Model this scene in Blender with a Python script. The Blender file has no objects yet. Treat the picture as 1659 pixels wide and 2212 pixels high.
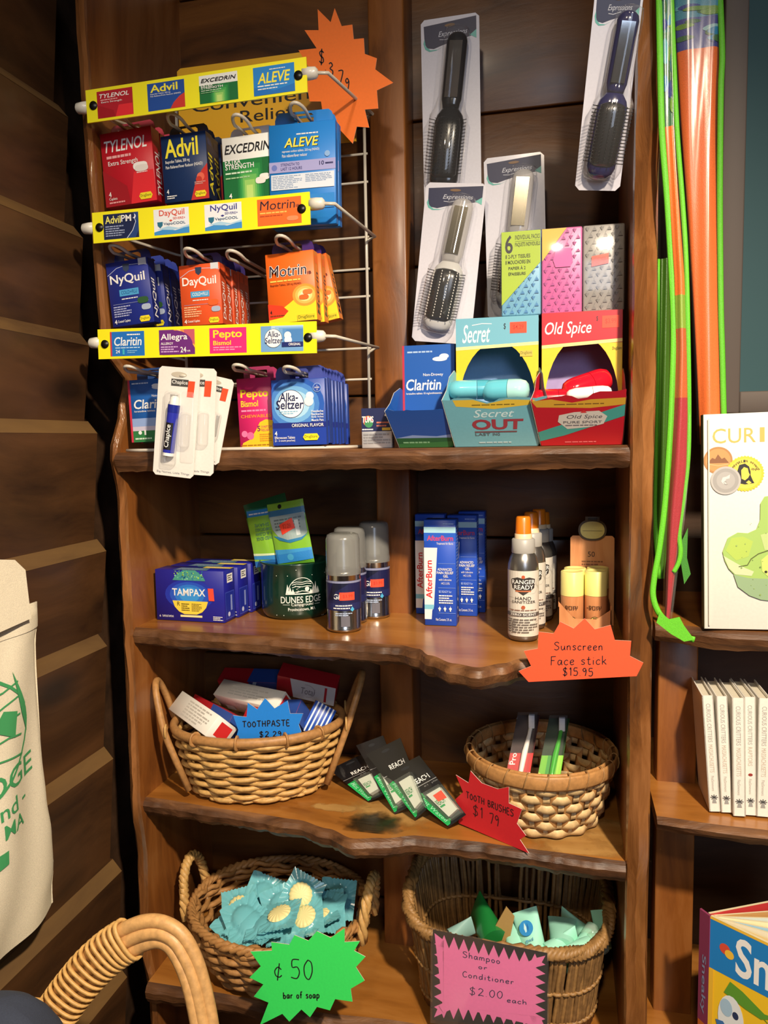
import bpy, bmesh, math, random
from mathutils import Vector, Matrix, Euler
random.seed(7)
PI = math.pi
scene = bpy.context.scene
COL = scene.collection
V3 = Vector
R = math.radians

# ------------------------------------------------------------------ camera
F = 1661.0; CX, CY = 829.5, 1106.0
CAM = V3((0.0, -0.95, 1.45))
yaw, pitch, roll = R(13.102), R(5.3055), R(1.0)
fw = V3((-math.sin(yaw)*math.cos(pitch), math.cos(yaw)*math.cos(pitch), -math.sin(pitch)))
r0 = V3((math.cos(yaw), math.sin(yaw), 0)); u0 = r0.cross(fw)
rt = r0*math.cos(roll) - u0*math.sin(roll); up = rt.cross(fw)
cd = bpy.data.cameras.new('camera'); cam = bpy.data.objects.new('camera', cd); COL.objects.link(cam)
cam.matrix_world = Matrix(((rt.x, up.x, -fw.x, CAM.x), (rt.y, up.y, -fw.y, CAM.y), (rt.z, up.z, -fw.z, CAM.z), (0, 0, 0, 1)))
cd.sensor_fit = 'VERTICAL'; cd.sensor_height = 36.0; cd.lens = 36.0*F/2212.0
cd.clip_start = 0.01
scene.camera = cam

# ------------------------------------------------------------------ light and exposure
scene.view_settings.view_transform = 'Standard'
scene.view_settings.look = 'None'
scene.view_settings.gamma = 1.0
scene.view_settings.use_curve_mapping = False
scene.view_settings.exposure = 0.0
w = bpy.data.worlds.new('room_air'); scene.world = w; w.use_nodes = True
w.node_tree.nodes['Background'].inputs[0].default_value = (1.0, 0.80, 0.62, 1)
w.node_tree.nodes['Background'].inputs[1].default_value = 0.045
def lamp(name, kind, loc, target, power, color, size=0.1, size_y=None, spot=None):
    l = bpy.data.lights.new(name, kind); o = bpy.data.objects.new(name, l); COL.objects.link(o)
    l.energy = power; l.color = color; o.location = loc
    o.rotation_euler = (V3(target)-V3(loc)).to_track_quat('-Z', 'Y').to_euler()
    if kind == 'AREA':
        l.shape = 'RECTANGLE' if size_y else 'DISK'; l.size = size
        if size_y: l.size_y = size_y
    else:
        l.shadow_soft_size = size
    if spot: l.spot_size = R(spot); l.spot_blend = 1.0
    return o
lamp('spot_lamp_light', 'SPOT', (0.42, -1.05, 2.22), (-0.36, 0.02, 0.68), 172, (1.0, 0.83, 0.62), 0.035, None, 84)
lamp('ceiling_lamp_light_far', 'AREA', (-0.1, -2.0, 2.66), (-0.40, 0.0, 1.25), 12, (1.0, 0.82, 0.60), 0.14)
lamp('window_daylight', 'AREA', (1.0, -3.2, 2.1), (0, 0, 1.6), 20, (0.66, 0.78, 1.0), 0.8, 1.1)

# ------------------------------------------------------------------ pixel rays to points of the room
def ray(x, y): return fw + rt*((x-CX)/F) - up*((y-CY)/F)
def at(x, y, Y=0.0): d = ray(x, y); return CAM + d*((Y-CAM.y)/d.y)
def atz(x, y, z): d = ray(x, y); return CAM + d*((z-CAM.z)/d.z)
def atx(x, y, X): d = ray(x, y); return CAM + d*((X-CAM.x)/d.x)
def pxm(p, n=1.0): return n*(V3(p)-CAM).dot(fw)/F      # metres covered by n pixels at p

# ------------------------------------------------------------------ materials
def lin(h):
    h = h.lstrip('#'); c = [int(h[i:i+2], 16)/255 for i in (0, 2, 4)]
    return tuple(x/12.92 if x <= .04045 else ((x+.055)/1.055)**2.4 for x in c)+(1,)
_m = {}
def P(hexc, rough=0.5, kind='paper', coat=0.0, metal=0.0, alpha=1.0, trans=0.0):
    key = (hexc, rough, kind, coat, metal, alpha, trans)
    if key in _m: return _m[key]
    m = bpy.data.materials.new('%s_%s' % (kind, hexc)); m.use_nodes = True
    nt = m.node_tree; b = nt.nodes['Principled BSDF']
    b.inputs['Base Color'].default_value = lin(hexc); b.inputs['Roughness'].default_value = rough
    b.inputs['Coat Weight'].default_value = coat; b.inputs['Coat Roughness'].default_value = 0.12
    b.inputs['Metallic'].default_value = metal; b.inputs['Alpha'].default_value = alpha
    b.inputs['Transmission Weight'].default_value = trans
    if kind in ('fabric', 'paper', 'card', 'cane'):
        n = nt.nodes.new('ShaderNodeTexNoise'); n.inputs['Scale'].default_value = {'fabric': 900, 'paper': 250, 'card': 300, 'cane': 160}[kind]
        tc = nt.nodes.new('ShaderNodeTexCoord'); nt.links.new(tc.outputs['Object'], n.inputs['Vector'])
        mx = nt.nodes.new('ShaderNodeMix'); mx.data_type = 'RGBA'; mx.blend_type = 'MULTIPLY'
        rp = nt.nodes.new('ShaderNodeMapRange'); lo = {'fabric': .8, 'paper': .94, 'card': .95, 'cane': .72}[kind]
        rp.inputs['From Min'].default_value = .3; rp.inputs['From Max'].default_value = .7
        rp.inputs['To Min'].default_value = lo; rp.inputs['To Max'].default_value = 1.0
        nt.links.new(n.outputs['Fac'], rp.inputs['Value'])
        mx.inputs['Factor'].default_value = 1.0; mx.inputs['A'].default_value = lin(hexc)
        nt.links.new(rp.outputs['Result'], mx.inputs['B']); nt.links.new(mx.outputs['Result'], b.inputs['Base Color'])
        if kind in ('fabric', 'cane'):
            bp = nt.nodes.new('ShaderNodeBump'); bp.inputs['Strength'].default_value = .25; bp.inputs['Distance'].default_value = .001
            nt.links.new(n.outputs['Fac'], bp.inputs['Height']); nt.links.new(bp.outputs['Normal'], b.inputs['Normal'])
    _m[key] = m; return m
def I(hexc): return P(hexc, 0.42, 'print')            # printed ink on glossy carton
def ink(hexc='1b1418'): return P(hexc, 0.7, 'ink')
def PL(hexc, rough=0.25): return P(hexc, rough, 'plastic', coat=0.3)
def clear(tint='ffffff', alpha=0.16, rough=0.06):     # thin clear plastic: mostly seen through, with a gloss
    key = ('clear', tint, alpha, rough)
    if key in _m: return _m[key]
    m = bpy.data.materials.new('clear_plastic_'+tint); m.use_nodes = True; nt = m.node_tree
    out = nt.nodes['Material Output']; b = nt.nodes['Principled BSDF']
    b.inputs['Base Color'].default_value = lin(tint); b.inputs['Roughness'].default_value = rough; b.inputs['Coat Weight'].default_value = .5
    t = nt.nodes.new('ShaderNodeBsdfTransparent'); t.inputs[0].default_value = lin(tint)
    g = nt.nodes.new('ShaderNodeBsdfGlossy'); g.inputs['Roughness'].default_value = rough
    m1 = nt.nodes.new('ShaderNodeMixShader'); lw = nt.nodes.new('ShaderNodeLayerWeight'); pw = nt.nodes.new('ShaderNodeMath'); pw.operation = 'POWER'; pw.inputs[1].default_value = 4.0
    nt.links.new(lw.outputs['Facing'], pw.inputs[0]); fr = nt.nodes.new('ShaderNodeMapRange'); fr.inputs['To Min'].default_value = .035; fr.inputs['To Max'].default_value = .6; nt.links.new(pw.outputs[0], fr.inputs['Value'])
    nt.links.new(fr.outputs[0], m1.inputs[0]); nt.links.new(t.outputs[0], m1.inputs[1]); nt.links.new(g.outputs[0], m1.inputs[2])
    m2 = nt.nodes.new('ShaderNodeMixShader'); m2.inputs[0].default_value = alpha
    nt.links.new(m1.outputs[0], m2.inputs[1]); nt.links.new(b.outputs[0], m2.inputs[2]); nt.links.new(m2.outputs[0], out.inputs[0])
    _m[key] = m; return m
def wood(name, c1, c2, c3, grain='X', scale=1.0, rough=0.38, coat=0.25, knots=True, bump=0.25):
    m = bpy.data.materials.new(name); m.use_nodes = True; nt = m.node_tree; b = nt.nodes['Principled BSDF']; L = nt.links.new
    tc = nt.nodes.new('ShaderNodeTexCoord'); mp = nt.nodes.new('ShaderNodeMapping')
    s = {'X': (1.2, 14, 14), 'Y': (14, 1.2, 14), 'Z': (14, 14, 1.2)}[grain]
    mp.inputs['Scale'].default_value = [k*scale for k in s]; L(tc.outputs['Object'], mp.inputs['Vector'])
    wn = nt.nodes.new('ShaderNodeTexNoise'); wn.inputs['Scale'].default_value = 3.0*scale; wn.inputs['Detail'].default_value = 2
    L(tc.outputs['Object'], wn.inputs['Vector'])
    ad = nt.nodes.new('ShaderNodeVectorMath'); ad.operation = 'MULTIPLY_ADD'; ad.inputs[1].default_value = (1.6, 1.6, 1.6)
    L(wn.outputs['Color'], ad.inputs[0]); L(mp.outputs['Vector'], ad.inputs[2])
    n1 = nt.nodes.new('ShaderNodeTexNoise'); n1.inputs['Scale'].default_value = 1.6; n1.inputs['Detail'].default_value = 6; n1.inputs['Roughness'].default_value = .6
    L(ad.outputs[0], n1.inputs['Vector'])
    cr = nt.nodes.new('ShaderNodeValToRGB'); e = cr.color_ramp.elements
    e[0].position = .30; e[0].color = lin(c3); e[1].position = .68; e[1].color = lin(c1)
    k = cr.color_ramp.elements.new(.48); k.color = lin(c2)
    L(n1.outputs['Fac'], cr.inputs['Fac']); last = cr.outputs['Color']
    if knots:
        vm = nt.nodes.new('ShaderNodeMapping'); ks = {'X': (3.2, 7, 7), 'Y': (7, 3.2, 7), 'Z': (7, 7, 3.2)}[grain]
        vm.inputs['Scale'].default_value = ks; L(tc.outputs['Object'], vm.inputs['Vector'])
        v = nt.nodes.new('ShaderNodeTexVoronoi'); v.inputs['Scale'].default_value = .9; L(vm.outputs['Vector'], v.inputs['Vector'])
        mr = nt.nodes.new('ShaderNodeMapRange'); mr.inputs['From Min'].default_value = .05; mr.inputs['From Max'].default_value = .19
        mr.inputs['To Min'].default_value = .25; mr.inputs['To Max'].default_value = 1.0; L(v.outputs['Distance'], mr.inputs['Value'])
        mx = nt.nodes.new('ShaderNodeMix'); mx.data_type = 'RGBA'; mx.blend_type = 'MULTIPLY'; mx.inputs['Factor'].default_value = 1
        L(last, mx.inputs['A']); L(mr.outputs['Result'], mx.inputs['B']); last = mx.outputs['Result']
    L(last, b.inputs['Base Color'])
    b.inputs['Roughness'].default_value = rough; b.inputs['Coat Weight'].default_value = coat; b.inputs['Coat Roughness'].default_value = .18
    bp = nt.nodes.new('ShaderNodeBump'); bp.inputs['Strength'].default_value = bump; bp.inputs['Distance'].default_value = .004
    L(n1.outputs['Fac'], bp.inputs['Height']); L(bp.outputs['Normal'], b.inputs['Normal'])
    return m

def blot(name, base, centre, rx, ry, soft=.45, amt=1.0):      # worn or stained patch with a ragged edge of its own
    m = base.copy(); m.name = name; nt = m.node_tree; L = nt.links.new; out = nt.nodes['Material Output']; sh = nt.nodes['Principled BSDF']
    tc = nt.nodes.new('ShaderNodeTexCoord'); mp = nt.nodes.new('ShaderNodeMapping'); mp.vector_type = 'TEXTURE'
    mp.inputs['Location'].default_value = centre; mp.inputs['Scale'].default_value = (rx, ry, 1.0); L(tc.outputs['Object'], mp.inputs['Vector'])
    g = nt.nodes.new('ShaderNodeTexGradient'); g.gradient_type = 'SPHERICAL'; L(mp.outputs['Vector'], g.inputs['Vector'])
    n = nt.nodes.new('ShaderNodeTexNoise'); n.inputs['Scale'].default_value = 70; n.inputs['Detail'].default_value = 5; L(tc.outputs['Object'], n.inputs['Vector'])
    a = nt.nodes.new('ShaderNodeMath'); a.operation = 'MULTIPLY_ADD'; a.inputs[1].default_value = .8; L(n.outputs['Fac'], a.inputs[0]); L(g.outputs['Fac'], a.inputs[2])
    r = nt.nodes.new('ShaderNodeMapRange'); r.inputs['From Min'].default_value = .5; r.inputs['From Max'].default_value = .5+soft; r.inputs['To Max'].default_value = amt; L(a.outputs[0], r.inputs['Value'])
    t = nt.nodes.new('ShaderNodeBsdfTransparent'); mx = nt.nodes.new('ShaderNodeMixShader'); L(r.outputs['Result'], mx.inputs[0]); L(t.outputs[0], mx.inputs[1]); L(sh.outputs[0], mx.inputs[2]); L(mx.outputs[0], out.inputs[0])
    return m

# ------------------------------------------------------------------ mesh builder
class MB:
    def __init__(s): s.v = []; s.f = []; s.m = []; s.sm = []; s.mats = []
    def mi(s, mat):
        if mat not in s.mats: s.mats.append(mat)
        return s.mats.index(mat)
    def add(s, vs, fs, mat, smooth=False):
        o = len(s.v); i = s.mi(mat); s.v += [tuple(p) for p in vs]
        for f in fs: s.f.append(tuple(o+k for k in f)); s.m.append(i); s.sm.append(smooth)
        return s
    def poly(s, pts, mat): return s.add(pts, [tuple(range(len(pts)))], mat)
    def hexa(s, p, mat):         # 8 corners: bottom ring 0-3, top ring 4-7
        return s.add(p, [(3, 2, 1, 0), (4, 5, 6, 7), (0, 1, 5, 4), (1, 2, 6, 5), (2, 3, 7, 6), (3, 0, 4, 7)], mat)
    def box(s, c, d, mat, bev=0.0, M=None, seg=2):
        bm = bmesh.new(); bmesh.ops.create_cube(bm, size=1.0, matrix=Matrix.Translation(V3(c)) @ Matrix.Diagonal((d[0], d[1], d[2], 1)))
        if bev: bmesh.ops.bevel(bm, geom=bm.edges[:], offset=bev, segments=seg, profile=.5, affect='EDGES')
        return s.frombm(bm, mat, M, bev > 0)
    def frombm(s, bm, mat, M=None, smooth=False):
        bm.verts.index_update()
        s.add([(M @ v.co if M else v.co) for v in bm.verts], [[v.index for v in f.verts] for f in bm.faces], mat, smooth); bm.free(); return s
    def prism(s, pts, n, mat, side=None):      # outline pts (3D, one plane) pushed along vector n
        k = len(pts); a = [V3(p) for p in pts]; b = [p+V3(n) for p in a]
        s.add(a, [tuple(range(k))], mat); s.add(b, [tuple(reversed(range(k)))], side or mat)
        s.add(a+b, [(i, i+k, (i+1) % k+k, (i+1) % k) for i in range(k)], side or mat); return s
    def tube(s, path, r, mat, seg=8, closed=False, rx=None, upv=None, taper=None):
        pts = [V3(p) for p in path]; n = len(pts); vs = []; prev = None
        for i, p in enumerate(pts):
            a = pts[(i-1) % n] if (closed or i > 0) else p; b = pts[(i+1) % n] if (closed or i < n-1) else p
            t = (b-a).normalized() if (b-a).length > 1e-9 else V3((0, 0, 1))
            if upv is not None: side = t.cross(V3(upv))
            elif prev is not None: side = prev - t*prev.dot(t)
            else: side = t.cross(V3((0, 0, 1)))
            if side.length < 1e-6: side = t.cross(V3((0, 1, 0)))
            if side.length < 1e-6: side = t.cross(V3((1, 0, 0)))
            side.normalize(); prev = side; nn = side.cross(t).normalized()
            rr = r*(taper[i] if taper else 1); r2 = (rx if rx is not None else r)*(taper[i] if taper else 1)
            for k in range(seg):
                q = 2*PI*k/seg; vs.append(p+side*(math.cos(q)*rr)+nn*(math.sin(q)*r2))
        fs = []
        for i in range(n if closed else n-1):
            j = (i+1) % n
            for k in range(seg): fs.append((i*seg+k, i*seg+(k+1) % seg, j*seg+(k+1) % seg, j*seg+k))
        if not closed: fs += [tuple(reversed(range(seg))), tuple(range((n-1)*seg, n*seg))]
        return s.add(vs, fs, mat, True)
    def lathe(s, prof, mat, seg=28, M=None, sx=1.0, sy=1.0, cap=(True, True)):
        vs = []; k = len(prof)
        for r, z in prof:
            for i in range(seg):
                q = 2*PI*i/seg; p = V3((r*math.cos(q)*sx, r*math.sin(q)*sy, z)); vs.append(M @ p if M else p)
        fs = [(j*seg+i, j*seg+(i+1) % seg, (j+1)*seg+(i+1) % seg, (j+1)*seg+i) for j in range(k-1) for i in range(seg)]
        s.add(vs, fs, mat, True)
        if cap[0] and prof[0][0] > 1e-6: s.add(vs[:seg], [tuple(reversed(range(seg)))], mat)
        if cap[1] and prof[-1][0] > 1e-6: s.add(vs[-seg:], [tuple(range(seg))], mat)
        return s
    def grid(s, fn, nu, nv, mat, smooth=True):
        vs = [fn(i/nu, j/nv) for j in range(nv+1) for i in range(nu+1)]
        return s.add(vs, [(j*(nu+1)+i, j*(nu+1)+i+1, (j+1)*(nu+1)+i+1, (j+1)*(nu+1)+i) for j in range(nv) for i in range(nu)], mat, smooth)
    def build(s, name, parent=None, M=None):
        me = bpy.data.meshes.new(name); me.from_pydata(s.v, [], s.f)
        for m in s.mats: me.materials.append(m)
        me.polygons.foreach_set('material_index', s.m); me.polygons.foreach_set('use_smooth', s.sm); me.update()
        o = bpy.data.objects.new(name, me); COL.objects.link(o)
        if parent: o.parent = parent
        if M: o.matrix_world = M
        return o

def tag(o, label, cat, group=None, kind=None):
    if label: o['label'] = label
    if cat: o['category'] = cat
    if group: o['group'] = group
    if kind: o['kind'] = kind
    return o
def thing(name, label, cat, M=None, group=None):
    o = bpy.data.objects.new(name, None); COL.objects.link(o); o.empty_display_size = .02
    if M is not None: o.matrix_world = M if isinstance(M, Matrix) else Matrix.Translation(V3(M))
    return tag(o, label, cat, group)
def dup(root, M, label=None):
    r = root.copy(); COL.objects.link(r); r.matrix_world = M
    if label: r['label'] = label
    for ch in list(root.children):
        c = ch.copy(); COL.objects.link(c); c.parent = r
        for g in list(ch.children):
            d = g.copy(); COL.objects.link(d); d.parent = c
    return r
def struct(name, mb): return tag(mb.build(name), None, None, None, 'structure')
def frame3(o, x, z):         # a matrix with its x and z axes along the given directions, y pointing into the scene
    x = V3(x).normalized(); z = V3(z); z = (z - x*z.dot(x)).normalized(); y = z.cross(x)
    return Matrix(((x.x, y.x, z.x, o[0]), (x.y, y.y, z.y, o[1]), (x.z, y.z, z.z, o[2]), (0, 0, 0, 1)))

# ------------------------------------------------------------------ lettering
_tc = {}
def glyphs(txt, bold, shear):
    key = (txt, bold, shear)
    if key not in _tc:
        c = bpy.data.curves.new('t', 'FONT'); c.body = txt; c.offset = bold*.6; c.shear = shear; c.resolution_u = 3
        o = bpy.data.objects.new('t', c); me = o.to_mesh()
        vs = [(v.co.x, v.co.y) for v in me.vertices]; fs = [tuple(p.vertices) for p in me.polygons]
        o.to_mesh_clear(); bpy.data.objects.remove(o); bpy.data.curves.remove(c)
        if vs:
            x0 = min(v[0] for v in vs); x1 = max(v[0] for v in vs); y0 = min(v[1] for v in vs); y1 = max(v[1] for v in vs)
            vs = [((x-x0)/(x1-x0), (y-y0)/(y1-y0)) for x, y in vs]
        _tc[key] = (vs, fs)
    return _tc[key]
# pen strokes for the handwritten signs: each glyph is a list of strokes in a box of cap height 1
PEN = {
 'S': (.62, [[(.55, .85), (.4, 1), (.15, .95), (.08, .75), (.3, .55), (.52, .38), (.48, .12), (.25, 0), (.02, .12)]]),
 's': (.42, [[(.38, .48), (.2, .58), (.06, .45), (.2, .32), (.36, .18), (.22, .02), (.02, .08)]]),
 'u': (.5, [[(.05, .55), (.05, .2), (.15, .02), (.32, .1), (.42, .35)], [(.42, .55), (.42, .15), (.5, .02)]]),
 'n': (.5, [[(.06, .55), (.06, 0)], [(.06, .35), (.2, .55), (.36, .5), (.4, .25), (.4, .0)]]),
 'c': (.42, [[(.4, .45), (.25, .56), (.06, .4), (.05, .15), (.2, .0), (.4, .1)]]),
 'r': (.38, [[(.06, .55), (.07, 0)], [(.07, .35), (.18, .52), (.36, .5)]]),
 'e': (.45, [[(.05, .28), (.3, .32), (.4, .45), (.25, .57), (.07, .42), (.06, .15), (.2, .0), (.42, .1)]]),
 'F': (.55, [[(.1, 1), (.08, 0)], [(.08, .98), (.55, 1.0)], [(.09, .55), (.42, .55)]]),
 'a': (.5, [[(.4, .5), (.2, .56), (.05, .35), (.1, .05), (.28, .08), (.4, .4)], [(.42, .55), (.42, .12), (.5, .0)]]),
 't': (.38, [[(.18, .9), (.16, .15), (.28, .0), (.38, .08)], [(.0, .58), (.36, .6)]]),
 'i': (.2, [[(.1, .52), (.1, 0)], [(.1, .74), (.12, .78)]]),
 'k': (.48, [[(.06, 1), (.06, 0)], [(.4, .58), (.08, .25)], [(.18, .32), (.44, 0)]]),
 'h': (.5, [[(.06, 1), (.06, 0)], [(.06, .3), (.2, .52), (.38, .48), (.42, .0)]]),
 'd': (.5, [[(.4, .45), (.2, .54), (.05, .3), (.12, .02), (.3, .05), (.4, .3)], [(.42, 1), (.42, 0)]]),
 'p': (.5, [[(.06, .55), (.05, -.4)], [(.06, .4), (.22, .56), (.42, .4), (.38, .1), (.2, .0), (.06, .12)]]),
 'b': (.48, [[(.06, .95), (.05, 0)], [(.05, .35), (.25, .5), (.42, .3), (.32, .02), (.05, .03)]]),
 'f': (.36, [[(.38, .9), (.25, .98), (.16, .8), (.14, 0)], [(.0, .52), (.32, .54)]]),
 'm': (.7, [[(.05, .55), (.05, 0)], [(.05, .35), (.18, .55), (.3, .45), (.31, 0)], [(.31, .35), (.45, .55), (.6, .45), (.62, 0)]]),
 'o': (.46, [[(.22, .55), (.05, .35), (.12, .03), (.32, .03), (.4, .35), (.22, .55)]]),
 'T': (.62, [[(.0, .98), (.62, 1.0)], [(.32, 1), (.3, 0)]]),
 'O': (.6, [[(.3, .92), (.06, .6), (.12, .12), (.38, .06), (.55, .45), (.3, .92)]]),
 'H': (.6, [[(.06, 1), (.06, 0)], [(.52, 1), (.52, 0)], [(.06, .5), (.52, .52)]]),
 'P': (.55, [[(.08, 1), (.08, 0)], [(.08, .98), (.4, .98), (.5, .75), (.35, .5), (.08, .48)]]),
 'A': (.58, [[(.02, 0), (.3, 1), (.56, 0)], [(.12, .38), (.46, .38)]]),
 'E': (.5, [[(.46, .98), (.06, .96), (.06, .02), (.48, .04)], [(.06, .52), (.4, .52)]]),
 'B': (.55, [[(.08, 1), (.08, 0)], [(.08, .98), (.42, .9), (.36, .56), (.1, .52), (.45, .42), (.46, .08), (.08, .0)]]),
 'R': (.56, [[(.08, 1), (.08, 0)], [(.08, .98), (.42, .96), (.44, .62), (.1, .5), (.52, 0)]]),
 'U': (.56, [[(.06, 1), (.08, .2), (.28, 0), (.48, .2), (.5, 1)]]),
 'C': (.55, [[(.52, .85), (.3, 1), (.06, .65), (.1, .15), (.32, 0), (.54, .14)]]),
 'y': (.45, [[(.05, .55), (.22, .1)], [(.42, .55), (.1, -.4)]]),
 '$': (.6, [[(.5, .82), (.3, .95), (.1, .8), (.2, .56), (.42, .42), (.46, .15), (.25, .02), (.05, .16)], [(.32, 1.12), (.24, -.15)]]),
 '1': (.25, [[(.04, .78), (.15, 1), (.14, 0)]]),
 '5': (.5, [[(.46, 1), (.12, .98), (.1, .6), (.35, .62), (.46, .35), (.32, .03), (.02, .08)]]),
 '9': (.48, [[(.4, .8), (.22, 1), (.06, .78), (.2, .55), (.4, .75), (.38, .4), (.3, 0)]]),
 '2': (.5, [[(.05, .78), (.22, 1), (.44, .8), (.3, .45), (.04, .02), (.25, .08), (.5, .02)]]),
 '0': (.5, [[(.25, 1), (.05, .65), (.08, .18), (.28, 0), (.45, .4), (.42, .85), (.25, 1)]]),
 '7': (.46, [[(.02, .95), (.44, .97), (.2, 0)]]),
 '3': (.46, [[(.06, .88), (.25, 1), (.4, .8), (.16, .55), (.42, .38), (.34, .05), (.03, .08)]]),
 '.': (.16, [[(.06, .0), (.08, .04)]]),
 '\u00a2': (.5, [[(.44, .6), (.25, .75), (.06, .5), (.12, .2), (.32, .12), (.46, .25)], [(.34, 1.0), (.2, -.1)]]),
 ' ': (.35, []),
}
def smooth2(pts, n=4):
    if len(pts) < 3: return pts
    q = [pts[0]]+list(pts)+[pts[-1]]; out = []
    for i in range(1, len(q)-2):
        p0, p1, p2, p3 = q[i-1:i+3]
        for k in range(n):
            t = k/n
            out.append(tuple(.5*(2*p1[d]+(p2[d]-p0[d])*t+(2*p0[d]-5*p1[d]+4*p2[d]-p3[d])*t*t+(3*p1[d]-p0[d]-3*p2[d]+p3[d])*t**3) for d in (0, 1)))
    out.append(tuple(pts[-1])); return out

EPS = 0.00007
class Fr:
    """a printable surface: u, v in 0..1 over origin o and edge vectors U, V, or over a mapping fn(u, v, lift)"""
    def __init__(s, mb, o=None, U=None, V=None, fn=None, cut=None):
        s.mb = mb; s.k = 1; s.cut = cut
        if fn: s.fn = fn; s.W, s.H = U, V
        else:
            o, U, V = V3(o), V3(U), V3(V); n = U.cross(V).normalized(); s.W, s.H = U.length, V.length
            s.fn = lambda a, b, l: o+U*a+V*b+n*l
    def shape(s, vs, fs, mat):
        l = EPS*s.k; s.k += 1
        if s.cut:
            bm = bmesh.new(); bv = [bm.verts.new((a, b, 0)) for a, b in vs]
            for f in fs:
                try: bm.faces.new([bv[i] for i in f])
                except ValueError: pass
            bmesh.ops.triangulate(bm, faces=bm.faces[:])
            us = [v[0] for v in vs]; ws = [v[1] for v in vs]
            for ax, lo, hi in ((0, min(us), max(us)), (1, min(ws), max(ws))):
                c = s.cut[ax]
                if not c: continue
                k = math.ceil(lo/c)
                while k*c < hi:
                    co = (k*c, 0, 0) if ax == 0 else (0, k*c, 0); no = (1, 0, 0) if ax == 0 else (0, 1, 0)
                    bmesh.ops.bisect_plane(bm, geom=bm.verts[:]+bm.edges[:]+bm.faces[:], plane_co=co, plane_no=no); k += 1
            bm.verts.index_update()
            s.mb.add([s.fn(v.co.x, v.co.y, l) for v in bm.verts], [[v.index for v in f.verts] for f in bm.faces], mat); bm.free()
        else: s.mb.add([s.fn(a, b, l) for a, b in vs], fs, mat)
        return s
    def poly(s, pts, mat):
        return s.shape([(min(1.0, max(0.0, a)), min(1.0, max(0.0, b))) for a, b in pts], [tuple(range(len(pts)))], mat)
    def rect(s, a, b, c, d, mat): return s.poly([(a, b), (c, b), (c, d), (a, d)], mat)
    def ell(s, x, y, rx, ry, mat, n=22, t0=0.0, t1=2*PI): return s.poly([(x+rx*math.cos(t0+(t1-t0)*i/n), y+ry*math.sin(t0+(t1-t0)*i/n)) for i in range(n if t1-t0 > 6.2 else n+1)], mat)
    def circ(s, x, y, r, mat, n=22): return s.ell(x, y, r/s.W, r/s.H, mat, n)          # r in metres
    def text(s, t, a, b, c, d, mat, bold=0.0, shear=0.0, rot=0):
        vs, fs = glyphs(t, bold, shear)
        if rot == 90: q = [(c-y*(c-a), b+x*(d-b)) for x, y in vs]
        elif rot == -90: q = [(a+y*(c-a), d-x*(d-b)) for x, y in vs]
        elif rot == 180: q = [(c-x*(c-a), d-y*(d-b)) for x, y in vs]
        else: q = [(a+x*(c-a), b+y*(d-b)) for x, y in vs]
        return s.shape(q, fs, mat)
    def micro(s, a, b, c, d, rows, mat, ragged=.35, seed=1):
        rnd = random.Random(seed); h = (d-b)/rows; vs = []; fs = []
        for i in range(rows):
            y0 = d-(i+.78)*h; x = a; end = c-(c-a)*rnd.random()*ragged
            while x < end:
                x2 = min(end, x+(c-a)*(.06+.16*rnd.random())); k = len(vs); vs += [(x, y0), (x2, y0), (x2, y0+h*.5), (x, y0+h*.5)]; fs.append((k, k+1, k+2, k+3)); x = x2+(c-a)*.025
        return s.shape(vs, fs, mat)
    def stroke(s, pts, wd, mat, close=False):        # wd in metres
        p = [V3((x*s.W, y*s.H)) for x, y in pts]
        if close: p.append(p[0])
        vs = []; fs = []
        for i, q in enumerate(p):
            t = p[min(i+1, len(p)-1)]-p[max(i-1, 0)]
            if close and i in (0, len(p)-1): t = p[1]-p[-2]
            if t.length < 1e-9: t = V3((1, 0))
            t.normalize(); n = V3((-t.y, t.x))*wd/2; vs += [((q+n).x/s.W, (q+n).y/s.H), ((q-n).x/s.W, (q-n).y/s.H)]
            if i: k = len(vs); fs.append((k-4, k-3, k-1, k-2))
        return s.shape(vs, fs, mat)
    def pen(s, t, x, y, h, mat, wd=.0009, slope=0.0, wide=1.0, gap=.16):    # h = cap height in metres; returns end x
        cx, cy = x*s.W, y*s.H; rnd = random.Random(len(t)*7+int(x*90)); k0 = s.k
        for ch in t:
            if ch not in PEN: continue
            wch, st = PEN[ch]
            for q in st:
                pts = [((cx+px*h*wide+slope*0)/s.W, (cy+py*h+px*h*slope)/s.H) for px, py in smooth2(q)]
                s.k = k0; s.stroke(pts, wd, mat)
            cx += (wch+gap)*h*wide; cy += (wch+gap)*h*wide*slope+h*.02*(rnd.random()-.5)
        return cx/s.W
    def sticker(s, a, b, c, d, txt='1.99', skew=0.0):    # orange price-gun sticker
        s.poly([(a, b), (c, b+skew), (c, d+skew), (a, d)], I('ff4a2c'))
        s.text('$'+txt, a+(c-a)*.18, b+(d-b)*.3+skew*.3, c-(c-a)*.18, d-(d-b)*.25+skew*.6, I('c23018'), .01)

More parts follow.
